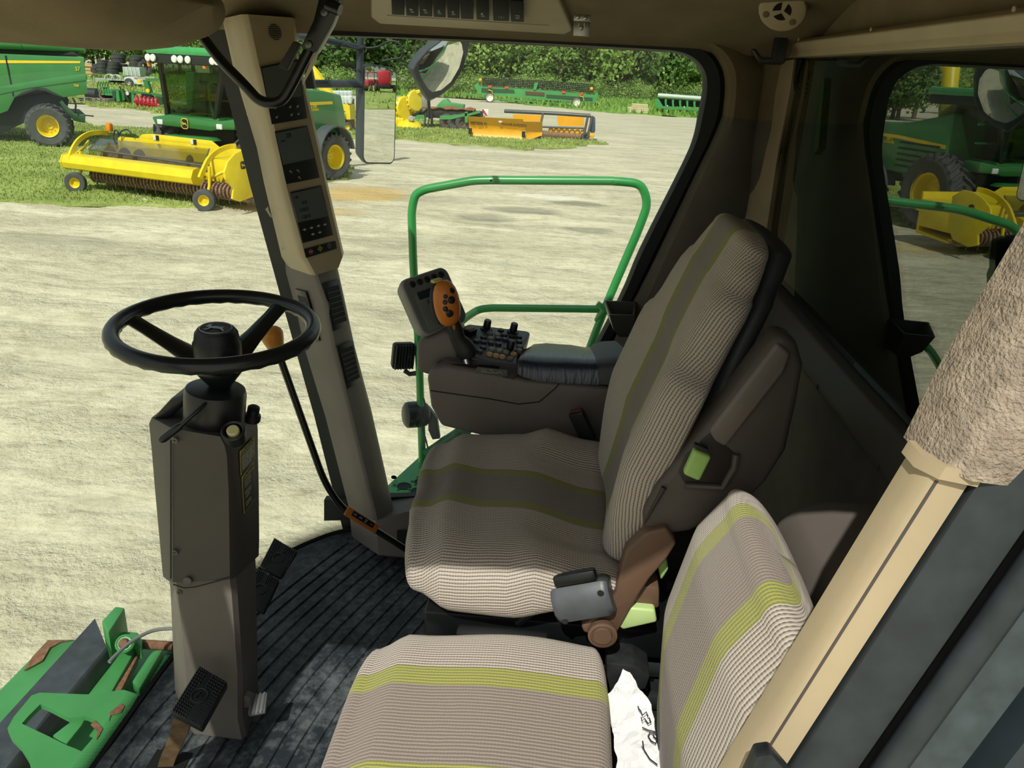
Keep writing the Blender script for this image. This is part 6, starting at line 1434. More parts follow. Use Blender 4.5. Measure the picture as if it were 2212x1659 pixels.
# rear body: hood, stripe, model plate
xb = 1.25
hood = [(570, 165), (648, 192), (700, 196), (738, 205), (748, 255), (747, 290), (690, 295), (640, 300), (570, 292)]
m = MB(); m.ext([LX(x, y, xb) for x, y in hood], (-2.5, 0, 0), .06, 3); ob('engine_hood', m, jd, fh)
m = MB(); m.ext([LX(x, y, xb+.012) for x, y in [(575, 232), (664, 221), (718, 219), (719, 225), (664, 228), (575, 240)]], (-.012, 0, 0)); ob('yellow_stripe', m, yel2, fh)
def side_text(s, px_, py_, size, nm):
    q = LX(px_, py_, xb+.012); T = frame(q, (0, 1, 0), (0, 0, 1)); m = MB(); m.text(s, size, T, .004); ob(nm, m, yel2, fh)
side_text('7780', 678, 230.5, .13, 'model_number'); side_text('PRODRIVE', 679, 237.5, .085, 'drive_name')
q = LX(600, 215, xb+.01); m = MB()
for k in range(5): m.b2((xb-.02, 3.2, 1.35+.14*k), (xb+.02, 4.6, 1.40+.14*k))
ob('louvres', m, M('louvre_black', '12201a', .5), fh)
rw = LX(712, 336, 1.32); wheel_at((1.32, rw.y, .66), (1, -.12, 0), .66, .52, .33, fh, 'rear_wheel', 22)
m = MB(); rows = []
for k in range(11):
    a = radians(10+160*k/10); rows.append([(1.0, rw.y+.78*cos(a), .70+.76*sin(a)), (1.62, rw.y+.78*cos(a), .70+.76*sin(a)), (1.62, rw.y+.82*cos(a), .70+.80*sin(a)), (1.0, rw.y+.82*cos(a), .70+.80*sin(a))])
m.loft(rows); ob('rear_fender', m, M('fender_grey', '4d5457', .6), fh)
wheel_at((1.30, 3.0, .92), (1, 0, 0), .92, .66, .45, fh, 'front_wheel', 24); wheel_at((-1.30, 3.0, .92), (-1, 0, 0), .92, .66, .45, fh, 'front_wheel', 24)
m = MB(); m.tube([(.2, 4.4, 2.6), (.2, 4.6, 3.7), (.2, 5.4, 4.3), (.3, 7.4, 4.4), (.3, 8.6, 4.0)], [.2, .2, .18, .16, .14], 10); ob('spout', m, yel, fh)

# ---- orange snow blade, second pickup
YB2 = 40.0
def yq(pts, Y, th, mat, name, parent, bev=.0):
    m = MB(); m.ext([aY(x, y, Y) for x, y in pts], (0, th, 0), bev); return ob(name, m, mat, parent)
org = M('blade_orange', 'f0ac18', .45, var=.08, vs=2)
bl_ = thing('dozer_blade', 'orange yellow dozer blade with a folded right wing on the grass island', 'blade', tuple(aY(1074, 308, YB2)))
def bsec(a, b_, flip=0):
    """curved mouldboard between top pixel a and bottom pixel b"""
    t0, t1 = aY(*a, YB2), aY(*b_, YB2); out = []
    for k in range(9):
        s = k/8; p = t0.lerp(t1, s); p.y += .30*sin(pi*s)-.18*(1-s); out.append(p)
    return out
def board(a0, b0_, a1, b1_, name, yo0=0, yo1=0, m=None):
    A, B = bsec(a0, b0_), bsec(a1, b1_)
    for p in A: p.y += yo0
    for p in B: p.y += yo1
    m = MB(); m.loft([A+[p+V((0, .06, 0)) for p in A[::-1]], B+[p+V((0, .06, 0)) for p in B[::-1]]]); return ob(name, m, org, bl_)
main = board((1011, 251), (1014, 304), (1130, 257), (1137, 311), 'mouldboard')
wing = board((1131, 262), (1138, 310), (1170, 265), (1169, 296), 'folded_wing', 0, .9)
m = MB()
for k in range(9):
    x0_, x1_ = 1014+13.6*k, 1014+13.6*(k+1); y0_ = 304+.78*k-8; m.ext([aY(x, y, YB2-.03) for x, y in [(x0_+.8, y0_), (x0_+6.8, y0_+3), (x1_-.8, y0_+.8), (x1_-.8, y0_+9.5), (x0_+.8, y0_+8.8)]], (0, .04, 0))
ob('wear_segments', m, org, bl_)
m = MB(); m.ext([aY(x, y, YB2+.4) for x, y in [(1139, 305), (1168, 293), (1168, 299), (1139, 312)]], (0, .05, 0)); ob('rubber_edge', m, rubber, bl_)
for x, y, s in ((1034, 267, 'METEER M'), (1111, 270, 'HOOK-2-PLOW')):
    T = frame(aY(x, y, YB2+.05), (1, 0, -.035), (0, -.1, 1)); m = MB(); m.text(s, .17, T, .008); ob('lettering', m, lab_k, main)
m = MB(); m.lathe([(.10, 0), (.10, .03), (.001, .04)], aY(1081, 260, YB2-.03), (0, -1, 0), 14); ob('reflector', m, lampw, main)
for x, y in ((1016, 283), (1131, 290)):
    q = aY(x, y, YB2+.05); m = MB(); m.b2((q.x-.08, q.y-.1, q.z-.13), (q.x+.08, q.y, q.z+.13)); ob('bracket', m, dark, main)
p2 = thing('pickup_header', 'yellow pickup with a dark tube frame and rusty reel right of the orange blade', 'pickup header', tuple(aY(1225, 300, 42)))
Y2 = 42.0; gf = M('frame_dark_grey', '474b4c', .5, .3)
m = MB(); m.tube([aY(1090, 240, Y2+.6), aY(1200, 245, Y2), aY(1276, 250, Y2)], .09, 8); ob('top_tube', m, gf, p2)
m = MB()
for a, b_ in (((1173, 245), (1167, 275)), ((1270, 250), (1262, 290)), ((1280, 251), (1268, 297))): m.tube([aY(*a, Y2), aY(*b_, Y2-.3)], .06, 8)
ob('frame_posts', m, gf, p2)
m = MB(); m.tube([aY(1170, 274, Y2-.2), aY(1262, 277, Y2-.2)], .05, 8); ob('front_tube', m, gf, p2)
yq([(1108, 247), (1170, 249), (1170, 262), (1110, 262)], Y2+1.0, .1, org, 'rear_sheet', p2); yq([(1203, 250), (1262, 252), (1262, 273), (1206, 272)], Y2+1.0, .1, org, 'rear_sheet', p2)
m = MB()
for k in range(7): q = aY(1190+11.5*k, 281+1.0*k, Y2); m.sph(q, (.14, .14, .19), 10)
ob('tine_shields', m, org, p2)
m = MB(); q0, q1 = aY(1165, 290, Y2), aY(1268, 297, Y2); m.cyl(q0, q1, .17, None, 14); rl2 = ob('reel', m, rust, p2); m = MB()
for k in range(24): q = q0.lerp(q1, (k+.5)/24); m.lathe([(.16, -.02), (.23, -.015), (.23, .015), (.16, .02)], q, q1-q0, 12)
ob('reel_bands', m, M('reel_band', '8d7460', .6, .3), rl2)
q = aY(1264, 299, Y2-.3); wheel_at((q.x, q.y, .22), (.4, -1, 0), .22, .18, .11, p2, 'gauge_wheel', 0, gf)
m = MB(); m.ext([aY(x, y, Y2) for x, y in [(1276, 252), (1286, 254), (1286, 285), (1278, 290), (1272, 280)]], (0, .9, 0), .05); ob('drive_cover', m, M('cover_blue_black', '39485a', .4), p2)
m = MB(); q = aY(1277, 292, Y2); m.box(q, (.3, .3, .22), bev=.05); ob('hub', m, org, p2)

# ---- manure spreader heaped with red-brown load, corn header left of it
Y3 = 45.0
ms = thing('spreader_wagon', 'green implement wagon heaped with red brown material left of the orange blade', 'wagon', tuple(aZ(960, 284, 0)))
gg = M('wagon_green', '439150', .45, var=.1, vs=2)
m = MB(); q = [aY(x, y, Y3+.5) for x, y in [(947, 224), (958, 214), (964, 213), (972, 222), (1002, 226), (1001, 240), (935, 240)]]; m.ext(q, (0, .6, 0), .03); ob('tail_box', m, gg, ms)
lm_, lt_, lp_ = nodes('red_brown_load'); nl = noisen(lt_, 8, 5, None, .7); lt_.links.new(ramp(lt_, nl, [(.3, lin('7c4a30')), (.7, lin('b57552'))]), lp_.inputs['Base Color']); lp_.inputs['Roughness'].default_value = 1; bump(lt_, nl, 1, .1, lp_)
top = [(905, 243), (920, 239), (940, 237), (955, 234), (968, 231), (982, 232), (990, 236), (1003, 235), (1015, 233), (1024, 239)]
rows = []
for x, y in top:
    a = aY(x, y, Y3); rows.append([V((a.x, Y3+.9*cos(t_)*.9, 1.05+(a.z-1.05)*max(0, sin(t_))**.6+random.uniform(-.05, .05))) for t_ in [pi*k/10 for k in range(11)]]+[V((a.x, Y3-.7, .85)), V((a.x, Y3+.7, .85))][::-1][:2])
m = MB(); m.loft(rows); o_ = ob('load', m, lm_, ms, 80)
for pts in ([(895, 248), (916, 248), (917, 257), (896, 258)], [(950, 250), (973, 249), (973, 258), (951, 258)], [(973, 250), (1009, 244), (1009, 250), (973, 258)], [(1004, 242), (1010, 241), (1010, 265), (1004, 265)], [(1010, 246), (1036, 239), (1037, 244), (1010, 251)]):
    yq(pts, Y3-1.0, .25, gg, 'side_beam', ms)
m = MB(); m.b2((aY(905, 262, Y3).x, Y3-.7, .55), (aY(1040, 262, Y3).x, Y3+.8, .95), .03); ob('under_frame', m, dark, ms)
for x in (965, 982, 999):
    q = aY(x, 275, Y3-.8); wheel_at((q.x, Y3-.75, .40), (.25, -1, 0), .40, .34, .2, ms, 'wheel', 0, rust)
q = aY(932, 275, Y3-.9); m = MB(); m.tube([V((q.x, q.y, .9)), V((q.x+.02, q.y, .3)), V((q.x+.05, q.y, .0))], .07, 8); m.box((q.x+.05, q.y, .03), (.3, .3, .06)); ob('parking_jack', m, dark, ms)
m = MB(); m.tube([aY(920, 246, Y3-.9), aY(918, 262, Y3-1), aY(912, 285, Y3-1.2)], .05, 6); m.tube([aY(930, 246, Y3-.9), aY(924, 270, Y3-1), aY(922, 286, Y3-1.2)], .04, 6); ob('drawbar_hoses', m, rubber, ms)
wp = thing('warning_board', 'small white board with a red diagonal stripe behind the orange blade', 'sign', tuple(aY(1047, 252, Y3+1)))
T = frame(aY(1047, 243, Y3+1), (1, 0, .05), (0, 0, 1)); m = MB(); m.box((0, 0, 0), (.40, .36, .03), T, .005); wb_ = ob('board', m, white_pl, wp); m = MB(); m.poly2([(-.18, .16), (-.06, .17), (.16, -.16), (.04, -.17)], T @ Matrix.Translation((0, 0, .016)), .003); ob('red_stripe', m, M('stripe_red', 'c03a3c', .5), wb_)
m = MB(); m.tube([aY(1046, 248, Y3+1.03), V((aY(1046, 250, Y3+1).x, Y3+1.03, 0))], .025, 6); ob('post', m, gf, wp)
ch = thing('corn_header', 'yellow folded rotary corn header with toothed drums beside the wagon', 'header', tuple(aZ(880, 282, 0)))
Y4 = 44.0
for (x, y), R_, W_, n_ in (((874, 235), .62, .34, 1), ((896, 218), .52, .22, 0)):
    q = aY(x, y, Y4); ax_ = V((.75, -.6, .1)).normalized(); m = MB(); m.lathe([(R_*.35, -W_*.6), (R_*.95, -W_*.5), (R_, -W_*.3), (R_*.86, 0), (R_, W_*.3), (R_*.92, W_*.5), (R_*.35, W_*.55)], q, ax_, 24); dr_ = ob('feed_drum', m, yel, ch)
    m = MB(); a = V((0, 0, 1)); a = (a-ax_*a.dot(ax_)).normalized(); b_ = ax_.cross(a)
    for k in range(16):
        th = 2*pi*k/16; d = a*cos(th)+b_*sin(th); m.cyl(q+d*R_*.95, q+d*R_*1.14, .05, .01, 5)
    ob('drum_teeth', m, yel, dr_)
q = aY(884, 272, Y4-.4); m = MB(); m.lathe([(.45, -.12), (.62, -.05), (.62, .05), (.5, .16), (.2, .26), (.001, .28)], q, V((.05, -.3, 1)), 22)
for k in range(18): th = 2*pi*k/18; m.cyl(q+V((.58*cos(th), .58*sin(th), -.02)), q+V((.72*cos(th), .72*sin(th), -.05)), .05, .01, 5)
ob('lower_drum', m, yel, ch)
m = MB(); q = aY(864, 262, Y4-.2); m.box(q, (.5, .5, .4), bev=.08); ob('gear_case', m, yel, ch)
m = MB(); m.tube([aY(868, 262, Y4), aY(892, 250, Y4), aY(912, 238, Y4)], .06, 8); ob('frame_tube', m, dark, ch)
m = MB(); m.ext([aY(x, y, Y4+.2) for x, y in [(900, 240), (903, 222), (912, 206), (922, 218), (926, 232), (912, 244)]], (0, .4, 0), .06); ob('gear_cover', m, M('cover_grey', '7d7b70', .5), ch)
m = MB(); m.ext([aY(x, y, Y4) for x, y in [(892, 196), (906, 193), (908, 200), (900, 204), (902, 232), (908, 243), (894, 246), (890, 215)]], (0, .25, 0), .03); ob('divider_point', m, yel, ch)
m = MB(); m.lathe([(.14, -.1), (.16, .1), (.1, .18)], aY(888, 257, Y4-.5), (.3, -1, .2), 12); ob('hub', m, M('hub_grey', 'a8a69c', .4), ch)

# ---- far draper header on transport wheels, drill at far right, pallets
Y5 = 82.0
dh = thing('draper_header', 'long green header with a black reel on white wheels by the treeline', 'header', tuple(aZ(1155, 228, 0)))
def far(pts, Y, th, mat, name, parent, bev=0): return yq(pts, Y, th, mat, name, parent, bev)
far([(1024, 185), (1032, 178), (1036, 186), (1160, 193), (1284, 205), (1291, 198), (1292, 206), (1286, 222), (1180, 216), (1034, 203)], Y5, .7, gg, 'back_frame', dh)
far([(1040, 190), (1110, 194), (1112, 201), (1040, 199)], Y5-.05, .1, M('recess_green', '1f4a2e', .6), 'dark_recess', dh); far([(1180, 204), (1280, 211), (1280, 218), (1180, 211)], Y5-.05, .1, M('recess_green', '1f4a2e', .6), 'dark_recess', dh)
far([(1135, 197), (1176, 200), (1176, 207), (1135, 204)], Y5-.08, .1, M('opening_brown', '5a3f30', .8), 'feeder_opening', dh)
m = MB(); rnd = random.Random(3)
for k in range(5): m.tube([aY(1042, 170+3.2*k, Y5+.2*k), aY(1160, 174+3.6*k, Y5+.2*k), aY(1284, 184+3.8*k, Y5+.2*k)], .045, 5)
for k in range(60):
    x = 1043+4*k; y = 171+k*4*.052; m.tube([aY(x, y-3, Y5), aY(x+1.2, y+17, Y5)], .028, 4)
reelb = ob('reel', m, M('reel_black', '23282a', .6), dh)
for x, y in ((1038, 173), (1278, 192)):
    m = MB(); m.sph(aY(x, y, Y5-.2), .18, 10); ob('reel_end', m, M('end_yellow', 'd8a52a', .5), dh)
for x, y in ((1059, 187), (1094, 189), (1218, 199), (1255, 203)):
    q = aY(x, y, Y5-.1); m = MB(); m.b2((q.x-.16, q.y, q.z-.1), (q.x+.16, q.y+.05, q.z+.1)); ob('red_reflector', m, M('reflector_red', 'd8452e', .4), dh)
for x in (1055, 1252):
    q = aY(x, 194 if x < 1100 else 207, Y5-.15); m = MB(); m.tube([q, q+V((.35, 0, -.1)), q+V((.45, 0, -.45))], .04, 5); ob('yellow_hook', m, yel2, dh)
far([(1155, 178), (1163, 178), (1158, 194), (1152, 194)], Y5-.1, .2, gg, 'lift_arm', dh)
for x, y in ((1058, 214), (1245, 227)):
    q = aY(x, y, Y5-.3); wheel_at((q.x, q.y, .44), (.1, -1, 0), .44, .3, .34, dh, 'wheel', 0, M('wheel_white', 'e4e0d2', .5))
m = MB(); m.tube([aY(1070, 214, Y5), aY(1160, 220, Y5), aY(1240, 226, Y5)], .06, 6); m.tube([aY(1000, 202, Y5), aY(1052, 210, Y5)], .04, 6); ob('transport_beam', m, gg, dh)
sd_ = thing('seed_drill', 'green row unit implement with a silver top tube at the far right verge', 'implement', tuple(aZ(1470, 243, 0)))
Y6 = 78.0
m = MB(); m.tube([aY(1421, 206, Y6), aY(1530, 214, Y6)], .20, 10); ob('top_tube', m, M('silver_tube', 'b9c7bd', .4, .2), sd_)
far([(1420, 212), (1530, 219), (1530, 232), (1424, 229)], Y6+.5, .2, M('belly_black', '1c2226', .6), 'dark_curtain', sd_)
for k in range(7):
    x = 1438+15.5*k; y = 212+1.0*k; far([(x-2, y), (x+3, y), (x+2, y+9), (x+3, y+18), (x-1, y+18), (x-2, y+9)], Y6, .3, gg, 'row_unit', sd_)
far([(1416, 228), (1530, 237), (1530, 241), (1415, 233)], Y6-.1, .3, gg, 'lower_beam', sd_); far([(1415, 212), (1422, 212), (1432, 229), (1415, 232)], Y6, .3, gg, 'end_arm', sd_)
for x in (1441, 1477, 1512):
    q = aY(x, 240, Y6); m = MB(); m.tube([V((q.x, q.y, .75)), V((q.x, q.y, 0))], .05, 6); ob('stand', m, M('stand_white', 'c9cfc8', .5), sd_)
m = MB()
for k in range(26): q = aY(1424+4.2*k, 206+.32*k, Y6); m.tube([q, q+V((.02, 0, .45+.2*(k % 3)))], .02, 4)
ob('hose_tops', m, M('reel_black', '23282a', .6), sd_)
# pallets of boards
wood = M('pale_timber', 'cfc09a', .9, var=.15, vs=8)
for i, (x0_, x1_, y0_, y1_) in enumerate(((1354, 1400, 235, 245), (1364, 1399, 228, 235))):
    a, b_ = aY(x0_, y1_, 77), aY(x1_, y0_, 77); z0, z1 = (0, .45) if i == 0 else (.452, .75)
    o_ = thing('timber_bundle', ('lower pale timber bundle on the verge grass left of the row unit implement', 'upper pale timber bundle stacked on another by the verge')[i], 'timber', (a.x, 77, z0)); m = MB()
    for r in range(3):
        for c_ in range(3): m.b2((a.x, 76.5+.34*c_, z0+(z1-z0)*r/3+.02), (b_.x, 76.5+.34*c_+.3, z0+(z1-z0)*(r+1)/3))
    ob('boards', m, wood, o_)

# ---- left background: stacked tyres, trailers, implements
def tyre_thing(x, y, Y, R, W, label, tilt=(0, 0, 1), zb=None, grp='stacked tractor tyres'):
    q = aY(x, y, Y); m = MB(); ax_ = V(tilt).normalized()
    m.lathe([(R*.55, -W*.4), (R*.8, -W*.5), (R*.94, -W*.44), (R*.96, 0), (R*.94, W*.44), (R*.8, W*.5), (R*.55, W*.4), (R*.50, 0), (R*.55, -W*.4)], q, ax_, 24, False)
    a = V((1, 0, 0)); a = (a-ax_*a.dot(ax_)).normalized(); b_ = ax_.cross(a)
    for k in range(18):
        for sd in (-1, 1):
            t0 = 2*pi*(k+(.5 if sd > 0 else 0))/18; rows = []
            for s in (0, 1):
                th = t0+s*.3; d = a*cos(th)+b_*sin(th); tt = ax_.cross(d); yy = ax_*(sd*W*(.02+.44*s)); rows.append([q+d*R*.92+yy-tt*R*.07, q+d*R*1.0+yy-tt*R*.04, q+d*R*1.0+yy+tt*R*.04, q+d*R*.92+yy+tt*R*.07])
            m.loft(rows)
    o = ob('tractor_tyre', m, tyre_m, None, 30); return tag(o, label, 'tyre', grp)
YT2 = 88.0
tn = 'black tractor tyre in the tall stacks at the far left back'
for sx, base, n_, top_, R_ in ((207, 152, 2, 143, .44), (223, 156, 4, 133, .62), (244, 157, 4, 136, .58), (263, 153, 3, 141, .62), (293, 150, 4, 124, .62)):
    lab = {207: 'small tyre in the short stack left of the tall tyre stacks', 223: 'tyre in the leftmost tall stack of four', 244: 'tyre in the stack just right of the leftmost tall stack', 263: 'tyre in the middle low stack behind the grey crate', 293: 'tyre in the right hand stack behind the grey crate'}[sx]
    nm_ = {2: ('lower', 'upper'), 3: ('lowest', 'middle', 'top'), 4: ('lowest', 'second', 'third', 'topmost')}[n_]
    for k in range(n_):
        y = base-(base-top_)*k/max(1, n_-1); tyre_thing(sx+random.uniform(-1.5, 1.5), y, YT2-(1.2 if sx in (244,) else 0), R_, (base-top_)/max(1, n_-1)*YT2/1750*.98, nm_[k]+' '+lab, grp='tyres of the '+('short left', 'leftmost tall', 'second tall', 'middle low', 'right hand')[(207, 223, 244, 263, 293).index(sx)]+' stack')
for k, y in enumerate((131, 120)): tyre_thing(255+k, y, YT2, .72, .52, ('large tyre second from the top of the pile', 'large tyre on the very top of the pile')[k], grp=None)
tyre_thing(313, aY(313, 140, YT2) and 147, YT2, .78, .42, 'tyre standing upright leaning at the right end of the stacks', (.9, -.35, .3), grp=None)
crate = thing('mesh_crate', 'pale grey mesh crate in front of the stacked tyres', 'crate', tuple(aY(291, 163, 84)))
q0, q1 = aY(275, 163, 84), aY(307, 146, 84); m = MB(); m.b2((q0.x, 83.4, q0.z), (q1.x, 84.6, q1.z), .03); cbd = ob('panel_box', m, M('crate_grey', 'a9b5ab', .6), crate); m = MB()
for k in range(5): x = q0.x+(q1.x-q0.x)*k/4; m.b2((x-.04, 83.34, q0.z), (x+.04, 83.42, q1.z))
ob('crate_bars', m, M('bar_grey', 'c3ccc4', .5), crate)
m = MB(); m.b2((q0.x+.1, 83.6, 0), (q1.x-.1, 84.4, q0.z), .0); ob('base', m, dark, crate)
cart = thing('timber_bundle', 'pale orange pallet stack beside the short tyre stack at far left', 'pallets', tuple(aY(191, 152, 90))); q = aY(191, 148, 90); m = MB()
for k in range(4): m.b2((q.x-.8, 89.5, .05+.35*k), (q.x+.7, 90.5, .3+.35*k))
ob('pallet_boards', m, M('pallet_orange', 'cda377', .9), cart)
tr1 = thing('flat_trailer', 'silver flatbed trailer with round wheel arches in front of the tyres', 'trailer', tuple(aZ(255, 180, 0))); Y7 = 74.0
silver = M('trailer_silver', 'b4b8b2', .4, .4)
far([(205, 168), (214, 169), (268, 172), (268, 175), (206, 172)], Y7, 1.8, silver, 'deck', tr1); far([(234, 174), (258, 176), (258, 179), (236, 178)], Y7+.3, 1.2, dark, 'under_box', tr1)
for x, y in ((235, 168), (250, 169)):
    q = aY(x, y, Y7-.1); m = MB(); rows = [[(q.x+.42*cos(a), q.y, q.z-.1+.42*sin(a)), (q.x+.42*cos(a), q.y+.35, q.z-.1+.42*sin(a)), (q.x+.38*cos(a), q.y+.35, q.z-.1+.38*sin(a)), (q.x+.38*cos(a), q.y, q.z-.1+.38*sin(a))] for a in [pi*k/10 for k in range(11)]]; m.loft(rows); ob('wheel_arch', m, M('arch_white', 'd5d9d6', .4), tr1)
m = MB(); m.tube([aY(203, 165, Y7), aY(202, 181, Y7)], .06, 6); ob('jack_post', m, silver, tr1)
tr2_ = thing('flat_trailer', 'white nosed trailer with a dark tyre right of the flatbed trailer', 'trailer', tuple(aZ(282, 182, 0)))
far([(268, 168), (275, 165), (290, 168), (300, 175), (310, 181), (300, 182), (280, 178), (268, 175)], Y7-1, 1.6, M('arch_white', 'd5d9d6', .4), 'fender_panel', tr2_)
q = aY(278, 176, Y7-1.2); wheel_at((q.x, q.y, .36), (.2, -1, 0), .36, .26, .18, tr2_, 'wheel', 0, silver)
m = MB(); m.tube([aY(290, 168, Y7-1), aY(335, 168, Y7-1)], .08, 6); ob('side_rail', m, silver, tr2_)
# row of green implements
Y8 = 50.0
rk_ = thing('rake_implement', 'green implement with curved tines on wooden blocks beyond the gravel track', 'implement', tuple(aZ(228, 222, 0)))
far([(217, 196), (226, 192), (240, 193), (247, 200), (246, 210), (232, 213), (218, 208)], Y8, .9, gg, 'gear_body', rk_); far([(240, 196), (252, 198), (254, 212), (244, 213)], Y8-.2, .6, jdd, 'side_box', rk_)
m = MB()
for k in range(5): x = 210+5.5*k; m.tube(smooth_path([aY(x+3, 176, Y8), aY(x, 184, Y8), aY(x+2, 192, Y8), aY(x+5, 200, Y8)], 3), .045, 6)
ob('curved_tines', m, jd, rk_)
m = MB(); m.tube(smooth_path([aY(x, y, Y8-.3) for x, y in [(215, 192), (218, 198), (215, 206), (220, 212)]], 3), .06, 6); ob('rusty_arm', m, rust, rk_)
m = MB(); m.tube([V((aY(225, 205, Y8).x, Y8+.2, .9)), V((aY(225, 205, Y8).x, Y8+.2, .2))], .12, 8); m.b2((aY(216, 213, Y8).x, Y8, .15), (aY(250, 213, Y8).x, Y8+.5, .45)); ob('stand_frame', m, dark, rk_)
for i, (x0_, x1_, y0_, y1_) in enumerate(((180, 190, 208, 214), (206, 240, 213, 224))):
    a, b_ = aY(x0_, y1_, Y8-.6), aY(x1_, y0_, Y8-.6); m = MB(); o_ = thing('pallet', ('pale pallet at the left end of the implement row', 'weathered pallet under the curved tine implement')[i], 'pallet', (a.x, Y8-.6, 0))
    for k in range(3): m.b2((a.x, Y8-1.1, .02+.1*k), (b_.x, Y8-.2, .08+.1*k))
    for k in range(4): x = a.x+(b_.x-a.x)*k/3.3; m.b2((x, Y8-1.1, .0), (x+.12, Y8-.2, .30))
    ob('slats', m, M('grey_timber', '9b9484', .9, var=.2), o_)
bk_ = thing('bucket_loader', 'green loader frame with yellow pins right of the curved tine implement', 'loader', tuple(aZ(320, 228, 0)))
far([(307, 172), (336, 170), (339, 173), (318, 176), (326, 200), (318, 200), (310, 178)], Y8, .3, jd, 'lift_arms', bk_)
for x, y in ((302, 175), (320, 196)): 
    m = MB(); m.lathe([(.12, 0), (.12, .08), (.001, .09)], aY(x, y, Y8-.05), (0, -1, 0), 12); ob('yellow_pin', m, yel2, bk_)
far([(282, 196), (350, 204), (350, 209), (286, 201)], Y8-.2, .3, jd, 'cross_beam', bk_); far([(305, 202), (325, 204), (330, 214), (306, 211)], Y8-.3, .3, dark, 'black_plate', bk_)
far([(284, 200), (290, 200), (290, 226), (284, 224)], Y8-.1, .25, gg, 'post', bk_); far([(335, 208), (349, 210), (353, 236), (338, 234)], Y8-.6, .25, jdd, 'end_plate', bk_); m = MB(); m.b2((aY(286, 220, Y8).x, Y8, 0), (aY(350, 220, Y8).x, Y8+.5, .25)); ob('skid', m, dark, bk_)
fk = thing('fork_carriage', 'leaning green fork carriage panels in the middle of the implement row', 'implement', tuple(aZ(262, 222, 0)))
far([(251, 195), (256, 195), (259, 219), (251, 219)], Y8-.4, .2, gg, 'panel', fk); far([(257, 195), (265, 194), (270, 216), (262, 218)], Y8-.2, .2, jd, 'panel', fk); far([(268, 198), (281, 200), (283, 222), (270, 220)], Y8+.1, .3, jdd, 'panel', fk)
m = MB(); m.tube([aY(258, 186, Y8), aY(262, 196, Y8)], .04, 6); m.tube([aY(265, 192, Y8-.3), aY(278, 220, Y8-.6)], .05, 6); ob('braces', m, dark, fk)
m = MB(); m.lathe([(.11, 0), (.11, .03), (.001, .03)], aY(275, 202, Y8+.05), (0, -1, 0), 12); ob('white_cap', m, white_pl, fk)
rt_ = thing('rotary_tiller', 'bright red toothed tiller standing before the green loader frame', 'tiller', tuple(aZ(314, 232, 0))); Y9 = 47.5
red = M('tiller_red', 'd8344a', .45, var=.1)
m = MB(); m.tube([aY(290, 216, Y9), aY(338, 224, Y9)], .07, 8); ob('shaft', m, red, rt_)
for k in range(6):
    q = aY(293+8.6*k, 216+1.5*k, Y9); m = MB(); m.tube([q+V((.0, .26*cos(a), .26*sin(a))) + V((.14*sin(a*.5), 0, 0)) for a in [2*pi*j/12 for j in range(12)]], .045, 6, closed=True); m.tube([q, q+V((.15, -.1, -.45))], .06, 6); ob('tine_ring', m, red, rt_)
for k in (0, 1):
    q = aY(296+22*k, 222+4*k, Y9); m = MB(); m.tube([q, V((q.x, q.y, 0))], .05, 6); ob('stand', m, red, rt_)
bt2 = thing('tarpaulin_roll', 'black rolled sheet lying at the left of the implement row', 'roll', tuple(aZ(200, 206, 0))); m = MB(); q0, q1 = aY(189, 196, Y8+1), aY(211, 202, Y8+1); m.cyl(V((q0.x, q0.y, .40)), V((q1.x, q1.y, .40)), .38, None, 14); ob('roll', m, rubber, bt2)
# yellow machines between the pillar and the wing mirror
yh = thing('pickup_header', 'yellow pickup header on grass between the hood and the wing mirror', 'pickup header', tuple(aZ(725, 268, 0))); Y10 = 39.5
far([(690, 222), (752, 225), (752, 240), (693, 240)], Y10+1.0, .1, yel, 'rear_sheet', yh); far([(697, 243), (745, 245), (746, 257), (699, 255)], Y10-.2, .5, yel, 'press_bar', yh)
m = MB(); m.cyl(aY(700, 261, Y10), aY(748, 264, Y10), .16, None, 12); ob('reel', m, dark, yh); m = MB(); m.b2((aY(692, 250, Y10).x, Y10, .1), (aY(752, 250, Y10).x, Y10+1.2, .5)); ob('trough', m, rust, yh)
far([(745, 234), (755, 226), (757, 258), (748, 258)], Y10-.1, 1.0, yel, 'end_shield', yh)
q = aY(750, 262, Y10-.3); wheel_at((q.x, q.y, .22), (.3, -1, 0), .22, .16, .11, yh, 'gauge_wheel', 0)
sp_ = thing('crop_spout', 'yellow curved crop spout rising behind the yellow pickup near the mirror', 'spout', tuple(aZ(708, 240, 0))); m = MB()
m.tube(smooth_path([aY(x, y, 44) for x, y in [(660, 140), (680, 160), (700, 190), (716, 212), (722, 225)]], 4), [.28]*17, 8); ob('spout_tube', m, yel, sp_); m = MB(); m.tube([aY(705, 200, 44), aY(710, 235, 44), V((aY(710, 235, 44).x, 44, 0))], .14, 8); ob('support', m, dark, sp_)
pl3 = thing('planter', 'green planter with rows of white seed hoppers behind the wing mirror', 'planter', tuple(aZ(738, 236, 0))); Y11 = 55.0
for r in range(2):
    for k in range(5):
        q = aY(724+8*k, 203+11*r, Y11-.8*r); m = MB(); m.lathe([(.10, -.28), (.19, .02), (.20, .16), (.16, .2), (.001, .21)], q, (0, 0, 1), 12); ob('seed_hopper', m, M('hopper_white', 'cfd8d6', .4), pl3)
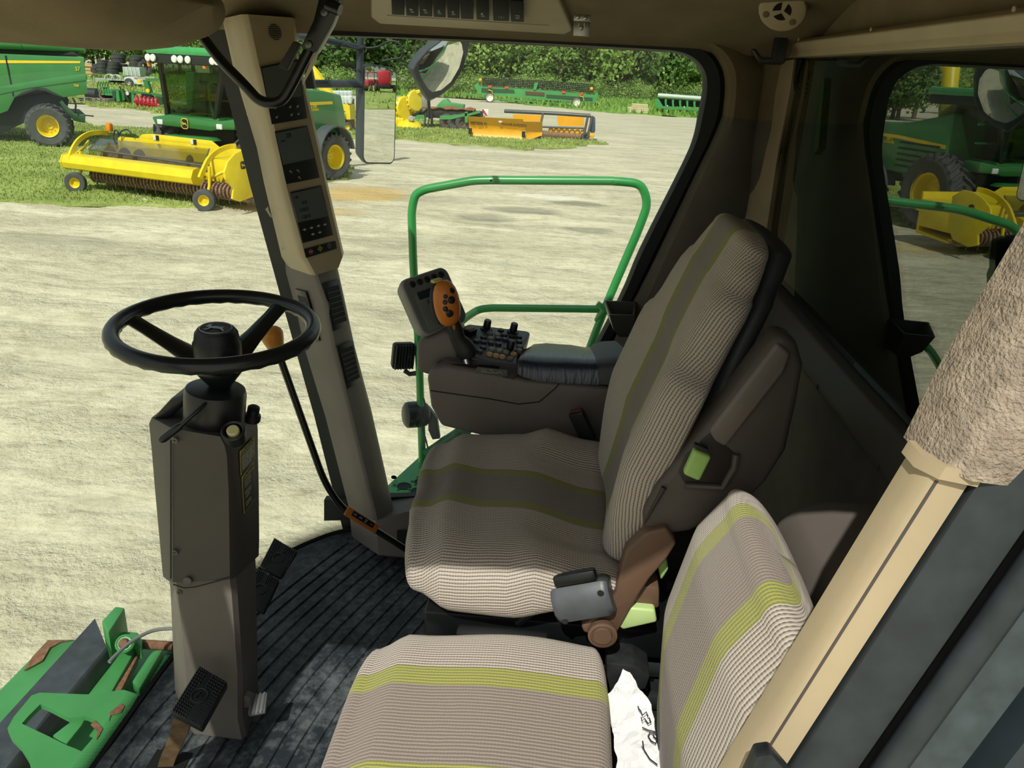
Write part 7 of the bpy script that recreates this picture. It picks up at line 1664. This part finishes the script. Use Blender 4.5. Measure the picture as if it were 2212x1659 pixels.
m = MB(); m.b2((aY(718, 215, Y11).x, Y11-.5, .35), (aY(762, 215, Y11).x, Y11+.4, .8)); m.b2((aY(718, 215, Y11).x, Y11-.3, .0), (aY(722, 215, Y11).x, Y11+.2, .35)); m.b2((aY(758, 215, Y11).x, Y11-.3, .0), (aY(762, 215, Y11).x, Y11+.2, .35)); ob('frame', m, jdd, pl3)
# red machines reflected in the wing mirror
def reflect_at(x, y, d):
    p = onp(x, y, C4[0], nq0); v = ray(x, y).normalized(); r = v-nq0*(2*v.dot(nq0)); r.z = 0; q = p+r.normalized()*d; q.z = 0; return q
rb = thing('round_baler', 'red round baler reflected in the wing mirror', 'baler', tuple(reflect_at(866, 176, 115)), radians(-60), None, True)
redm = M('baler_red', 'b8283a', .4)
m = MB(); m.b2((-.8, -1.3, .9), (.8, 1.2, 2.8), .3); ob('bale_chamber', m, redm, rb); m = MB(); m.b2((-1.0, -2.2, .5), (1.0, 1.0, 1.0), .1); m.tube([(0, -2, .6), (0, -3.6, .6)], .1, 8); ob('chassis', m, dark, rb); wheel_at((1.25, 0, .5), (1, 0, 0), .5, .35, .25, rb, 'wheel', 0, redm); wheel_at((-1.25, 0, .5), (-1, 0, 0), .5, .35, .25, rb, 'wheel', 0, redm)
rt2 = thing('red_tractor', 'small red tractor left of the round baler in the wing mirror', 'tractor', tuple(reflect_at(832, 178, 116)), radians(-50), None, True)
m = MB(); m.b2((-.45, -1.6, .7), (.45, .3, 1.5), .12); ob('hood', m, redm, rt2); m = MB(); m.b2((-.7, .2, .8), (.7, 1.5, 1.6), .1); m.b2((-.75, .1, 2.4), (.75, 1.6, 2.55), .05); ob('cab', m, redm, rt2); m = MB()
for x in (-.7, .7):
    for y in (.15, 1.5): m.tube([(x, y, 1.5), (x, y, 2.45)], .04, 6)
ob('cab_posts', m, dark, rt2)
for x in (-.8, .8): wheel_at((x, 1.0, .75), (x, 0, 0), .75, .4, .4, rt2, 'rear_wheel', 0); wheel_at((x*.8, -1.2, .42), (x, 0, 0), .42, .28, .2, rt2, 'front_wheel', 0)
